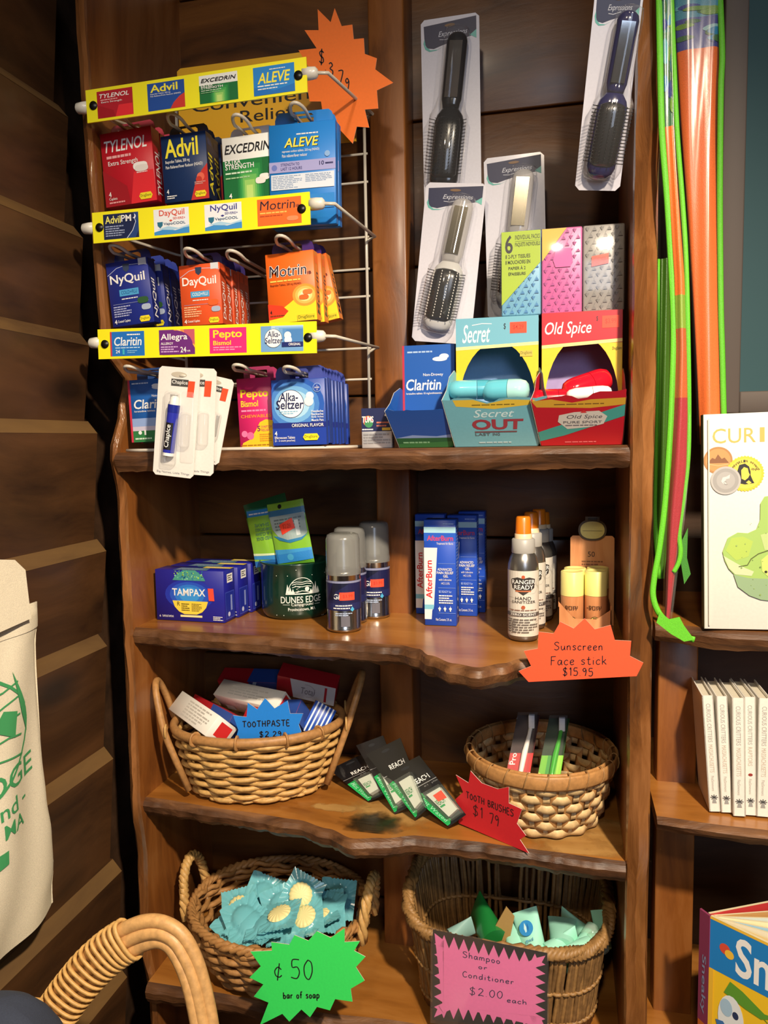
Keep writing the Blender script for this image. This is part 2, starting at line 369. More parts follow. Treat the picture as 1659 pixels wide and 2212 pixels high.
# ------------------------------------------------------------------ woods
W_BACK = wood('pine_back_boards', '74491f', '5c3717', '3c220f', 'X', 1.0, .45, .12)
W_SIDE = wood('pine_side_board', '9c6535', '885122', '643818', 'Z', .9, .4, .2)
W_POST = wood('pine_post', 'a26734', '8c5324', '663a1a', 'Z', .9, .4, .2)
W_FACE = wood('varnished_live_edge', 'a06c40', '7c4e28', '4a2a14', 'Z', 1.3, .22, .7, True, .9)
W_TOP = wood('shelf_top_wood', 'b0783a', '9c6429', '78471a', 'X', .8, .33, .3)
W_EDGE = wood('shelf_bark_edge', '7e5634', '583820', '2c1a0e', 'X', 1.8, .5, 0, True, .8)
W_LOG = wood('log_wall_boards', '5a3a1f', '462c16', '2e1a0c', 'Y', .8, .5, .08)
W_BEV = wood('worn_board_bevels', '72552f', '644a2a', '4e361e', 'Y', .8, .6, .0, False)
W_DARK = wood('dark_wood', '4a3220', '3a2616', '25170c', 'X', .8, .6, 0, False)
W_FLOOR = wood('floor_boards', '7d5a38', '6a4a2c', '4d341e', 'Y', .8, .4, .2)

# ------------------------------------------------------------------ room shell
mb = MB(); mb.box((0, -1.4, -.02), (6, 5, .04), W_FLOOR); struct('floor', mb)
mb = MB(); mb.box((0, -1.4, 2.72), (6, 5, .04), W_DARK); struct('ceiling', mb)
mb = MB(); mb.box((.9, .30, 1.35), (3.6, .04, 2.7), W_DARK); struct('wall_back', mb)
mb = MB()
zs = [0, .17, .34, .51, .677, .843, 1.017, 1.183, 1.318, 1.484, 1.603, 1.745, 1.894, 2.05, 2.2, 2.37, 2.54, 2.7]
rnd = random.Random(3)
for a, b in zip(zs, zs[1:]):
    ye = .012+rnd.uniform(-.008, .004) - max(0, a-1.4)*.09
    pr = [(-.70, a), (-.644, a), (-.63, b-.017), (-.644, b), (-.70, b)]
    mb.prism([(x, ye, z) for x, z in pr], (0, -2.6-ye, 0), W_LOG)
    mb.poly([(-.6296, ye, b-.0172), (-.6296, -2.6, b-.0172), (-.6436, -2.6, b-.0002), (-.6436, ye, b-.0002)], W_BEV)
mb.box((-.70, -.9, 1.35), (.05, 2.4, 2.7), W_DARK)
struct('wall_left', mb)

# ------------------------------------------------------------------ the rustic shelf unit
XL, XR, YB = -.588, .076, .22
Z1, Z2, Z3, Z4 = 1.440, 1.193, .940, .667
unit = thing('pine_shelf_unit', 'tall varnished pine shelf unit with wavy bark-edged shelves full of drugstore goods', 'shelf', (XL, 0, 0))
def ipol(tbl, x):
    if x <= tbl[0][0]: return tbl[0][1]
    for (a, p), (b, q) in zip(tbl, tbl[1:]):
        if x <= b:
            t = (x-a)/(b-a); t = t*t*(3-2*t); return p+(q-p)*t
    return tbl[-1][1]
def slab(front, yb, zt, th, x0, x1, n=90, seed=1, under=.004, zr=0.0):
    rnd = random.Random(seed); m = MB(); secs = []; j1 = j2 = 0
    for i in range(n+1):
        x = x0+(x1-x0)*i/n; y = ipol(front, x); j1 = j1*.7+rnd.uniform(-.0012, .0012); j2 = j2*.7+rnd.uniform(-.0018, .0018)
        z = zt+zr*(x-x0)/(x1-x0)
        secs.append([(x, yb, z), (x, y+.006, z), (x, y+.001+j1, z-.003), (x, y-.003+j1, z-th*.35), (x, y-.001+j2, z-th*.7), (x, y+under+j2, z-th+j1), (x, yb, z-th)])
    k = len(secs[0]); vs = [p for s in secs for p in s]
    for a, mat, sm in ((0, W_TOP, False), (1, W_EDGE, True), (2, W_EDGE, True), (3, W_EDGE, True), (4, W_EDGE, True), (5, W_DARK, False)):
        m.add(vs, [(i*k+a, i*k+a+1, (i+1)*k+a+1, (i+1)*k+a) for i in range(n)], mat, sm)
    m.add(secs[0], [tuple(range(k))], W_EDGE); m.add(secs[-1], [tuple(reversed(range(k)))], W_EDGE)
    return m
def put(name, m, par):
    o = m.build(name); o.parent = par; o.matrix_parent_inverse = par.matrix_world.inverted(); return o
bpy.context.view_layer.update()
def stain(m, pts, mat, z, k=1):
    m.poly([(x, y, z+.00012*k) for x, y in pts], mat)
def stain_px(m, pts, mat, z, k=1):
    q = smooth2([tuple(p) for p in pts]+[tuple(pts[0])], 4)[:-1]
    m.poly([atz(x, y, z)+V3((0, 0, .00012*k)) for x, y in q], mat)
put('shelf', slab([(-.59, -.018), (-.4, -.02), (-.2, -.026), (0, -.02), (.08, -.018)], YB, Z1, .026, XL, XR, seed=1), unit)
m = slab([(-.60, .006), (-.489, -.005), (-.299, -.018), (-.20, -.026), (-.172, -.04), (-.155, -.066), (-.12, -.095), (-.093, -.106), (-.065, -.085), (-.045, -.06), (0, -.045), (.078, -.03)], YB, Z2, .029, XL, XR, 140, seed=2, under=.018)
put('shelf', m, unit)
m = slab([(-.592, .012), (-.432, -.002), (-.348, -.010), (-.30, -.025), (-.261, -.043), (-.225, -.035), (-.181, -.020), (-.11, -.02), (-.046, -.024), (.076, -.031)], YB, Z3, .026, XL, XR, 140, seed=3, under=.006)
W_PALE = wood('bare_worn_wood', 'c49a5c', 'b08448', '9a6c34', 'X', 1.2, .45, .1, False)
W_STAIN = wood('dark_water_stain', '30281c', '241c12', '4a3a24', 'X', 2.0, .25, .3, False)
def patch(px, py, rx, ry, mat, k, soft, amt):
    c = atz(px, py, Z3); bm_ = blot('worn_patch', mat, (c.x, c.y, Z3), rx, ry, soft, amt)
    m.poly([(c.x-rx*1.1, c.y-ry*1.1 if c.y-ry*1.1 > -.02 else -.02, Z3+.00012*k), (c.x+rx*1.1, max(-.02, c.y-ry*1.1), Z3+.00012*k), (c.x+rx*1.1, c.y+ry*1.1, Z3+.00012*k), (c.x-rx*1.1, c.y+ry*1.1, Z3+.00012*k)], bm_)
patch(850, 1755, .075, .055, W_PALE, 1, .35, .85)
patch(1255, 1822, .075, .045, W_PALE, 1, .35, .85)
patch(1325, 1800, .05, .05, W_PALE, 2, .35, .8)
patch(725, 1745, .040, .014, W_PALE, 3, .25, .8)
patch(805, 1780, .050, .042, W_STAIN, 4, .5, .9)
put('shelf', m, unit)
put('shelf', slab([(-.6, -.006), (-.48, -.006), (-.33, -.013), (-.213, -.006), (-.1, -.012), (.08, -.02)], YB, Z4, .028, XL, XR, seed=4), unit)
# back boards (horizontal tongue and groove), side boards, post
m = MB(); z = .30
for h in (.21, .19, .22, .18, .2, .22, .19, .21, .22, .2, .2):
    m.box(((XL+XR)/2, YB+.012, z+h/2), (XR-XL+.03, .024, h-.003), W_BACK, .002); z += h
put('back_panel', m, unit)
def upright(xa, xb, front, seed, bulge=.004):
    m = MB(); rnd = random.Random(seed); n = 110; secs = []; a = b = 0
    for i in range(n+1):
        z = .30+(2.34-.30)*i/n; y = ipol(front, z); a = a*.8+rnd.uniform(-.0012, .0012); b = b*.8+rnd.uniform(-.0015, .0015)
        secs.append([(xa, YB+.02, z), (xa, y+.006+b, z), (xa+.002+a*.6, y+.001, z), ((xa+xb)/2+b, y-bulge+a, z), (xb-.002+b*.6, y+.001+a, z), (xb, y+.007+a, z), (xb, YB+.02, z)])
    k = 7; vs = [p for s in secs for p in s]
    for q, mat, sm in ((0, W_SIDE, False), (1, W_FACE, True), (2, W_FACE, True), (3, W_FACE, True), (4, W_FACE, True), (5, W_SIDE, False)):
        m.add(vs, [(i*k+q, i*k+q+1, (i+1)*k+q+1, (i+1)*k+q) for i in range(n)], mat, sm)
    m.add(secs[0], [tuple(range(k))], W_SIDE); m.add(secs[-1], [tuple(reversed(range(k)))], W_SIDE); return m
lf = [(.3, .03), (.62, .02), (.72, .004), (.85, .006), (.95, -.002), (1.2, .0), (1.38, .0), (1.44, -.012), (1.5, .012), (1.54, .03), (1.58, -.022), (1.7, -.028), (2.0, -.04), (2.34, -.03)]
put('side_panel', upright(XL-.014, XL, lf, 5), unit)
rf = [(.3, -.02), (.6, -.02), (.74, -.035), (.85, -.025), (1.0, -.035), (1.2, -.03), (1.38, -.025), (1.6, -.03), (1.72, -.022), (1.8, -.034), (2.0, -.03), (2.34, -.03)]
put('side_panel', upright(XR, XR+.027, rf, 6, .006), unit)
m = MB(); pa = at(815, 1200, .155).x; pb = at(888, 1200, .155).x
m.box(((pa+pb)/2, (.155+YB)/2, 1.32), (pb-pa, YB-.155, 2.04), W_POST, .003); put('divider_post', m, unit)
# small cleats under the left end of the shelves
# ------------------------------------------------------------------ neighbouring shelf unit, painted frame and panel at the right
NX0, NX1 = .112, .75
nun = thing('shelf_unit', 'brown wooden bookshelf standing right of the bark-edged unit, holding white books', 'shelf', (NX0, 0, 0))
bpy.context.view_layer.update()
n1 = at(1560, 1368, -.01).z; n2 = at(1500, 1783, -.03).z; n3 = .672
put('shelf', slab([(.1, .03), (.2, .0), (.3, -.012), (.8, -.012)], .24, n1, .022, NX0, NX1, 50, 7), nun)
put('shelf', slab([(.1, -.02), (.2, -.03), (.3, -.036), (.8, -.036)], .24, n2, .016, NX0, NX1, 50, 8), nun)
put('shelf', slab([(.1, -.03), (.8, -.03)], .24, n3, .024, NX0, NX1, 40, 9), nun)
m = MB(); yb_ = .085; xa = at(1420, 1600, yb_).x; xb = at(1505, 1600, yb_).x
m.box(((xa+xb)/2, yb_+.02, (n1-.026+.35)/2), (xb-xa, .04, n1-.376), W_SIDE, .002); put('post', m, nun)
m = MB(); m.box(((NX0+NX1)/2, .25, .8), (NX1-NX0, .02, 1.0), W_DARK); put('back_panel', m, nun)
GREY = P('584e48', .65, 'paint'); TEAL = P('274a50', .75, 'paint')
fr = thing('framed_panel', 'grey-brown painted frame around a dark teal panel above the standing green-creature book', 'panel', at(1600, 860, .07))
bpy.context.view_layer.update()
m = MB(); a = at(1558, 400, .06).x; b = at(1609, 400, .06).x; zb = at(1600, 893, .06).z; zr = at(1620, 845, .06).z
m.box(((a+b)/2, .07, (zb+2.4)/2), (b-a, .024, 2.4-zb), GREY, .002); put('stile', m, fr)
m = MB(); m.box((b+.25, .071, (zb+zr)/2), (.5, .022, zr-zb), GREY, .002); put('rail', m, fr)
m = MB(); m.box((b+.25, .082, (zr+2.4)/2), (.5, .012, 2.4-zr), TEAL); put('panel', m, fr)
m = MB(); m.prism([(a, .11, zb-.02), (NX1, .11, zb-.02), (NX1, .11, zb), (a, .11, zb)], (0, .1, 0), W_DARK); put('ledge', m, fr)

# ------------------------------------------------------------------ white wire rack with price strips
WIRE = P('c9c2b4', .35, 'plastic', coat=.2); KNOB = P('dcd8cc', .3, 'plastic', coat=.3)
YEL = P('f3ea1e', .35, 'print', coat=.2)
def tri(*p): return p
def badge(f, x, y, w=.26, h=.09):         # small yellow shop badge
    f.poly([(x-w/2, y), (x-w*.38, y-h/2), (x+w*.38, y-h/2), (x+w/2, y), (x+w*.38, y+h/2), (x-w*.38, y+h/2)], I('f2dd2a'))
    f.text('DrugStore', x-w*.4, y-h*.26, x+w*.4, y+h*.28, I('4d5a12'), .01)
def pill(f, x, y, rx, ry, c, c2=None):
    f.poly([(x+rx*math.copysign(abs(math.cos(q))**.6, math.cos(q)), y+ry*math.copysign(abs(math.sin(q))**.8, math.sin(q))) for q in [2*PI*i/20 for i in range(20)]], I(c))
W_, K_ = I('f2f1ee'), I('17161c')
def d_tylenol(f, small=False):
    f.poly([(.50, 0), (.60, .42), (.98, .42), (1, 0)], I('e32b34'))
    f.poly([(0, 0), (0, .5), (.45, .25), (.5, 0)], I('a0101e'))
    f.text('TYLENOL', .07, .73, .90, .89, W_, .022, .22)
    f.micro(.1, .63, .6, .70, 1, I('f0b0b0')); f.text('Extra Strength', .12, .53, .70, .61, W_, .012)
    if not small:
        pill(f, .74, .49, .14, .055, 'f6f4f0'); pill(f, .76, .46, .13, .045, 'e8e2dc'); f.micro(.66, .39, .88, .42, 1, I('f5c8c8'))
        f.text('4', .08, .13, .13, .20, W_, .02); f.text('Caplets', .08, .075, .24, .12, W_); f.micro(.08, .03, .4, .07, 1, I('e8a0a0')); badge(f, .80, .08)
def d_advil(f, small=False):
    f.poly([(.60, 0), (.70, .22), (.86, .42), (1, .52), (1, 0)], I('c8352e'))
    f.text('Advil', .08, .66, .82, .94, I('f7e83a'), .03)
    f.text('Ibuprofen Tablets, 200 mg', .08, .57, .62, .63, W_, .01); f.text('Pain Reliever/Fever Reducer (NSAID)', .08, .49, .90, .55, W_, .012)
    if not small:
        f.circ(.84, .33, .0052, I('e86a52')); f.circ(.80, .29, .0042, I('c23a2c')); f.micro(.7, .22, .95, .27, 2, I('d9a9a0'))
        f.text('4', .07, .13, .12, .20, W_, .02); f.micro(.07, .05, .3, .11, 2, W_); badge(f, .82, .08)
def d_excedrin(f, small=False):
    f.rect(0, 0, 1, .64, I('0f6a34'))
    for i in range(6): f.rect(.28+.035*i, 0, .78-.04*i, .64-.08*i, I(['187a3c', '2a8f45', '45a653', '6dbb5c', '98cf6a', 'bfe07c'][i]))
    f.rect(0, .44, .5, .64, I('12602f')) if small else None
    f.text('EXCEDRIN', .05, .74, .97, .88, K_, .022, .25)
    f.text('EXTRA', .05, .58, .36, .66, W_, .02); f.text('STRENGTH', .05, .50, .62, .58, W_, .02); f.micro(.05, .42, .6, .47, 1, I('d5ecd0')); f.micro(.05, .35, .55, .39, 1, I('a8d0a0'))
    if not small:
        pill(f, .82, .34, .10, .05, 'f4f2ec'); pill(f, .74, .29, .1, .05, 'eeeae4'); f.text('4', .1, .06, .16, .14, W_, .02)
def d_aleve(f, small=False):
    if small:
        f.poly([(0, 0), (0, .3), (.5, .12), (1, .28), (1, 0)], I('1b6fc0')); f.text('ALEVE', .1, .40, .90, .78, I('f5e642'), .03, .2); f.micro(.1, .28, .85, .36, 1, W_); f.micro(.1, .18, .6, .25, 1, W_); f.micro(.4, .84, .8, .9, 1, W_); return
    f.text('ALEVE', .24, .765, .76, .855, K_, .035, .18); f.text('ALEVE', .23, .77, .75, .86, I('f4ea5a'), .03, .18)
    f.micro(.42, .88, .76, .905, 1, W_); f.text('naproxen sodium tablets, 220 mg (NSAID)', .2, .715, .76, .745, W_, .012); f.text('Pain reliever/fever reducer', .2, .675, .58, .705, W_, .012)
    f.rect(0, .53, 1, .635, I('a9a8dc')); f.circ(.08, .58, .0036, I('6f7fc8')); f.text('STRENGTH TO', .18, .59, .46, .618, I('2c2c70'), .012); f.text('LAST 12 HOURS', .18, .55, .50, .578, I('2c2c70'), .012)
    f.text('10', .76, .575, .83, .615, I('1c1c58'), .015); f.micro(.85, .575, .97, .605, 1, I('1c1c58')); f.circ(.88, .68, .0034, I('8fb6e6'))
    f.rect(.03, .36, .98, .51, I('dfe7f4'))
    f.micro(.05, .37, .50, .5, 8, I('8fa3c4')); f.micro(.55, .42, .96, .5, 5, I('8fa3c4'), seed=3)
    f.rect(.62, .16, .98, .30, I('2f86d6'))
def d_advilpm(f, small=True):
    f.poly([(.62, 0), (.80, .28), (.9, .6), (.86, 1), (1, 1), (1, .3), (.9, 0)], I('24427c'))
    f.stroke([(.66, 0), (.83, .3), (.92, .62), (.86, .95)], .0006, I('e9ecf4')); f.ell(.88, .84, .05, .09, I('e9ecf4'))
    f.ell(.85, .87, .045, .085, I('1a2a55')); f.text('Advil', .06, .62, .50, .92, I('f5ee7a'), .02); f.text('PM', .52, .66, .80, .92, W_, .02); f.micro(.06, .1, .6, .55, 5, I('9aa6c6'))
def quil(f, small, t, col, sub, bg2, cool=False):
    if cool:
        f.poly([(0, 0), (0, .12), (.3, .22), (.6, .14), (1, .26), (1, 0)], I('3f8fd0')); f.poly([(.1, .22), (.4, .32), (.7, .22), (1, .32), (1, .24), (.5, .16)], I('a8cfe8'))
        f.text(t, .16, .66, .88, .96, col, .02); f.text('SEVERE+', .55, .56, .9, .65, col, .01)
        f.poly([(.10, .5), (.26, .5), (.25, .36), (.18, .26), (.11, .36)], I('2a6f8c')); f.text('VapoCOOL', .28, .34, .90, .47, I('1f4f78'), .015); f.poly([(.44, .53), (.49, .57), (.54, .53), (.49, .49)], col); return
    f.stroke([(.02, .80), (.25, .90), (.5, .93), (.8, .92), (.98, .89)], .0006, I('c4cdea')); f.poly([(.40, .95), (.56, .95), (.55, .86), (.48, .82), (.41, .86)], I('33405a'))
    f.rect(.78, .90, .97, 1.0, I('d8dbe2')); f.text(t, .07, .62, .90, .80, W_, .026)
    f.rect(.26, .46, .72, .56, I('4ea3d8')); f.text('COLD+FLU', .30, .485, .68, .54, I('1b4f8a') if t[0] == 'N' else W_, .015)
    f.micro(.3, .40, .7, .43, 1, W_); f.rect(.08, .34, .94, .345, I('a0a8d0'))
    f.micro(.08, .14, .5, .32, 5, I('a9b0d8') if t[0] == 'N' else I('f6c090')); pill(f, .80, .36, .13, .05, '2f5a34' if t[0] == 'N' else 'e4622c'); pill(f, .86, .25, .11, .045, 'aab8d0')
    f.text('4', .07, .04, .13, .11, W_, .02); f.text('Coated Caplets', .15, .045, .45, .095, W_, .01); badge(f, .80, .07)
def d_nyquil(f, small=False): quil(f, small, 'NyQuil', None, None, None)
def d_dayquil(f, small=False): quil(f, small, 'DayQuil', None, None, None)
def d_motrin(f, small=False):
    if small:
        f.text('Motrin', .06, .58, .86, .92, I('2a1a2c'), 0, .1); f.text('IB', .88, .60, .96, .70, I('2a1a2c'), .01); f.micro(.06, .42, .7, .52, 1, I('f8c060')); f.micro(.06, .32, .6, .39, 1, I('b8431c')); pill(f, .80, .2, .13, .09, 'f08a5a'); return
    f.poly([(0, 0), (0, .12), (.25, .18), (.45, .27), (.65, .37), (.85, .43), (1, .45), (1, 0)], I('f0d62a'))
    for i, c in enumerate(('f59a3a', 'f8b85a', 'fbd98a', 'fdf0c0')): f.ell(.78, .37, .26-.055*i, .16-.034*i, I(c))
    f.poly([(0, .05), (.0, .28), (.3, .24), (.42, .16), (.3, .08)], I('e23a1c'))
    f.text('Motrin', .065, .655, .845, .825, W_, .05, .08); f.text('Motrin', .07, .66, .84, .82, I('2a1a30'), 0, .08); f.text('IB', .86, .66, .94, .70, I('2a1a30'), .01)
    f.micro(.08, .58, .74, .62, 1, I('f8d060')); f.text('Ibuprofen Tablets, 200 mg (NSAID)', .08, .52, .72, .56, I('5a2010'), .008)
    pill(f, .84, .41, .10, .035, 'f07a3a'); pill(f, .76, .34, .10, .035, 'e8692c'); f.text('4', .04, .13, .08, .19, K_, .02); f.micro(.04, .09, .35, .12, 1, I('7a3a14'))
    f.rect(.60, .0, .97, .09, I('d9c428')); f.text('DrugStore', .62, .02, .95, .08, I('4d5a12'), .01)
def d_claritin(f, small=False):
    if small:
        f.rect(0, 0, .05, 1, I('c23a4a')); f.text('Claritin', .12, .42, .92, .78, W_, .022, .15); f.micro(.5, .82, .9, .92, 1, W_); f.micro(.15, .3, .9, .38, 1, I('b8d8f0')); f.text('24', .16, .12, .28, .26, W_, .02); f.micro(.5, .1, .8, .25, 2, I('7fb8e0')); f.rect(.36, .06, .42, .28, I('3fb0c8')); return
    f.rect(0, 0, .05, 1, I('c8324a')); f.rect(.05, 0, 1, .22, I('2f7a44')); f.rect(.05, .18, 1, .26, I('c9c2d6')); f.rect(.05, .25, 1, .38, I('8fa8d8'))
    f.ell(.72, .86, .16, .03, I('dfe8f4')); f.ell(.66, .89, .1, .03, I('eef2f8')); f.micro(.1, .92, .5, .96, 1, I('cfe0f4'))
    f.text('Non-Drowsy', .55, .70, .88, .75, W_, .015); f.text('Claritin', .12, .53, .92, .68, W_, .024, .14); f.text('loratadine tablets 10 mg', .12, .47, .80, .51, W_, .01)
    f.circ(.22, .15, .0026, W_); f.text('1', .32, .11, .36, .19, W_, .02); f.micro(.1, .03, .5, .08, 1, I('d0e8d0'))
def d_allegra(f, small=True):
    for i, c in enumerate(('f0a040', 'e07a3a', 'b84a60', '8a3a80')): f.poly([(.55+.10*i-.15, 1), (1, 1), (1, .25+.05*i), (.86-.04*i, .6-.02*i)], I(['f0a040', 'f6c070', 'e8924a', 'c05a6a'][i]))
    f.ell(.45, .35, .5, .62, I('6a2a7a')); f.text('Allegra', .05, .52, .80, .84, W_, .02); f.text('ALLERGY', .05, .40, .40, .5, W_, .012); f.micro(.05, .08, .55, .36, 3, I('cfa8dc')); f.text('24', .60, .08, .76, .3, W_, .015); f.text('HR', .78, .1, .88, .17, W_)
def d_pepto(f, small=False):
    if small:
        f.text('Pepto', .1, .52, .88, .92, I('f2d930'), .035); f.text('Bismol', .1, .32, .58, .50, I('f2d930'), .025); f.micro(.1, .1, .9, .28, 2, I('f090b8')); return
    f.text('Pepto', .10, .69, .92, .84, I('f2d930'), .035); f.text('Bismol', .10, .59, .60, .68, I('f2d930'), .025); f.micro(.1, .51, .85, .56, 1, I('f090b8'))
    f.text('CHEWABLES', .08, .43, .96, .475, I('f4a51c'), .012)
    f.ell(.8, .0, .8, .40, I('f2c82a')) if False else f.poly([(.05, 0), (.1, .07), (.32, .12), (.5, .25), (.62, .36), (.8, .40), (1, .38), (1, 0)], I('f2c42a'))
    f.circ(.16, .2, .0042, I('f07aa8')); f.circ(.33, .17, .005, I('ee6a9c')); f.text('5', .54, .23, .63, .31, I('7a1a5a'), .03); f.text('SYMPTOM', .66, .27, .97, .31, I('b8306a')); f.text('RELIEF', .66, .23, .9, .26, I('b8306a')); f.micro(.6, .08, .95, .2, 4, I('d8902a')); f.micro(.05, .02, .9, .05, 1, I('a8701a'))
def d_alka(f, small=False):
    if small:
        for i in range(5): f.rect(.25+.09*i, .3, 1, 1-.04*i, I(['a8c8e8', '8fb8e0', '74a4d4', '5a90c8', '4a80bc'][i]))
        f.circ(.30, .52, .0112, K_, 30); f.circ(.30, .52, .0108, W_, 30); f.text('Alka-', .16, .56, .46, .80, I('1d2a5c'), .02, .1); f.text('Seltzer', .10, .32, .52, .55, I('1d2a5c'), .02, .1); f.circ(.64, .62, .0044, W_); f.circ(.65, .44, .0048, I('dfe8f2')); f.rect(.5, .18, 1, .36, I('1d2a6c')); f.text('ORIGINAL', .66, .22, .94, .32, W_, .015); return
    for i, c in enumerate(('2a5cb8', '4a84d0', '74b0e4', 'a8d6f2', 'd2ecfa')): f.ell(.42, .62, .56-.09*i, .42-.07*i, I(c))
    f.rect(0, .26, 1, .345, I('1c2a80')); f.rect(0, 0, 1, .26, I('1f3fa4'))
    f.circ(.36, .63, .0178, I('1d2a5c'), 34); f.circ(.36, .63, .0171, I('f0f4f8'), 34)
    f.text('Alka-', .15, .67, .50, .80, I('1c2350'), .025, .1); f.text('Seltzer', .08, .55, .60, .69, I('1c2350'), .025, .1); f.micro(.14, .47, .5, .53, 2, I('7fb6d6'))
    f.circ(.72, .74, .0052, I('e6eef6')); f.circ(.70, .66, .006, W_); f.circ(.86, .86, .0056, I('8aa8e0')); f.circ(.86, .86, .0048, I('2a4ca8')); f.text('BAYER', .815, .85, .905, .872, W_, .005); f.text('B A E R', .85, .82, .87, .90, W_, 0, 0, 90)
    for i, t in enumerate(('Headache', 'Backache', 'Body Aches', 'Muscle Pain')): f.text(t, .74, .49-.045*i, .96, .525-.045*i, W_, .01)
    f.text('ORIGINAL FLAVOR', .37, .275, .96, .325, W_, .015); f.text('4', .04, .15, .09, .22, W_, .02); f.text('Effervescent Tablets', .04, .10, .42, .14, W_, .01); f.text('(2 - 2 count pouches)', .04, .05, .42, .09, W_, .01); badge(f, .72, .12, .30, .1)

rack = thing('wire_display_rack', 'white wire countertop rack with yellow price strips, hung with medicine packets', 'rack', at(520, 970, .04))
bpy.context.view_layer.update()
YR, YS = .105, -.062
xl = at(392, 520, YR).x; xr = at(791, 500, YR).x
zt = at(790, 150, YR).z
for x in (xl, xr): m = MB(); m.tube([(x, YR, Z1+.003), (x, YR, zt)], .0022, WIRE); put('upright_wire', m, rack)
for y in (332, 393, 512, 581, 640, 752, 819):
    z = at(791, y, YR).z; m = MB(); m.tube([(xl-.002, YR, z), (xr+.004, YR, z)], .0016, WIRE); put('cross_wire', m, rack)
a = at(275, 973, -.012); b = at(700, 973, -.012)
m = MB(); zf = Z1+.0026; m.tube([(a.x-.003, a.y+.004, zf), (a.x+.02, a.y, zf), (b.x, b.y, zf), (b.x+.025, b.y+.03, zf), (xr, YR, zf)], .0022, WIRE)
m.tube([(a.x-.003, a.y+.004, zf), (xl, YR, zf)], .0022, WIRE); put('base_wire', m, rack)
strips = [((187, 195), (664, 122), (189, 266), (675, 158), (175, 234), (805, 246), [(d_tylenol, 'b01828', 208, 285, 195, 247), (d_advil, '1b4a9c', 317, 397, 177, 235), (d_excedrin, 'e9ece8', 429, 512, 160, 218), (d_aleve, '2283d0', 546, 635, 138, 204)]),
          ((198, 460), (668, 414), (202, 526), (690, 440), (188, 494), (810, 511), [(d_advilpm, '16224a', 222, 298, 463, 516), (None, 'e8ecf0', 331, 407, 452, 505), (None, 'e8ecf0', 441, 521, 440, 497), (d_motrin, 'ea6a28', 555, 650, 426, 491)]),
          ((206, 712), (678, 694), (213, 776), (692, 726), (203, 741), (817, 751), [(d_claritin, '1f6fc0', 237, 311, 716, 769), (d_allegra, '6a2a7a', 343, 420, 713, 764), (d_pepto, 'e62c78', 452, 532, 707, 760), (d_alka, '6f9fd0', 563, 655, 701, 764)])]
for (lt, rtp, lb, kr, kl, ae, pics) in strips:
    o, q, b = at(*lb, YS), at(*rtp, YS), at(*lt, YS)
    m = MB(); U = q-b; Vv = b-o; Vv -= U.normalized()*Vv.dot(U.normalized())
    m.prism([o, o+U, o+U+Vv, o+Vv], (0, .002, 0), YEL); f = Fr(m, o, U, Vv)
    def uv(px, py):
        p = at(px, py, YS)-o; return p.dot(U.normalized())/U.length, p.dot(Vv.normalized())/Vv.length
    sl = (rtp[1]-lt[1])/(rtp[0]-lt[0])
    for i, (dd, bg, x0, x1, y0, y1) in enumerate(pics):
        c = (x0+x1)/2; hh = Vv.length/pxm(o); u0_, _ = uv(x0, lt[1]+(x0-lt[0])*sl); u1_, _ = uv(x1, lt[1]+(x1-lt[0])*sl)
        f.rect(u0_, .08, u1_, .90, I(bg))
        g = Fr(m, o+U*u0_+Vv*.08, U*(u1_-u0_), Vv*.82); g.k = f.k
        if dd: dd(g, True)
        elif i == 1: quil(g, True, 'DayQuil', I('d8503c'), 0, 0, True)
        else: quil(g, True, 'NyQuil', I('3a3a8c'), 0, 0, True)
    st = put('price_strip', m, rack)
    for k in (.035, .965):
        mm = MB(); c = o+U*k+Vv*.5; mm.tube([c+V3((0, -.0015, 0)), c+V3((0, .004, 0))], .0052, P('15130f', .4, 'plastic'), 14); e = put('rivet', mm, rack)
    for kk, dx in ((kr, 1), (kl, -1)):
        c = at(*kk, YS+.006); mm = MB(); mm.tube([c+V3((-.011*dx, 0, 0)), c+V3((-.003*dx, 0, 0)), c+V3((.004*dx, 0, 0)), c+V3((.0065*dx, 0, 0))], .0072, KNOB, 14, taper=[1, 1, .9, .5]); put('end_knob', mm, rack)
    mm = MB(); s0 = at(*kr, YS+.006); e0 = at(*ae, YR); mm.tube([s0+V3((.003, 0, 0)), s0+V3((.018, .002, -.001)), e0, e0+V3((-.008, .003, -.002)), V3((xr, YR, e0.z-.006))], .0021, WIRE); put('arm', mm, rack)
    mm = MB(); s1 = at(*kl, YS+.008); mm.tube([s1, V3((XL+.012, YS+.016, s1.z)), V3((XL+.014, -.02, s1.z)), V3((xl-.01, YR, e0.z-.003)), V3((xl, YR, e0.z-.006))], .0021, WIRE); put('arm', mm, rack)
def hook(x, z, Y=-.052, w=.0072):
    mm = MB()
    pth = [(x+w, YR, z), (x+w, Y+.03, z)] + [(x+w*1.3*math.cos(q), Y+.018-.018*math.sin(q), z+.005*math.sin(q)) for q in [PI*i/10 for i in range(11)]] + [(x-w, Y+.03, z), (x-w, YR, z)]
    mm.tube(pth, .0021, WIRE, 8); put('hook', mm, rack)
for px, py in ((520, 563), (420, 824)): p = at(px, py, -.02); hook(p.x, p.z)
# header card of the rack
HC = P('edb421', .4, 'print', coat=.2)
o = at(390, 345, .088); b = at(382, 149, .088); q = at(765, 97, .088); m = MB(); U = q-b; Vv = b-o
U2 = U.normalized(); cr = .008
pts = [o, o+U, o+U+Vv*.97, o+U*.98+Vv, o+U*.02+Vv, o+Vv*.97]
m.prism(pts, (0, .0025, 0), HC); f = Fr(m, o, U, Vv)
f.text('Convenient Size', .08, .50, 1.10, .63, K_, .006); f.text('Relief', .36, .33, .66, .46, K_, .006)
put('header_card', m, rack)

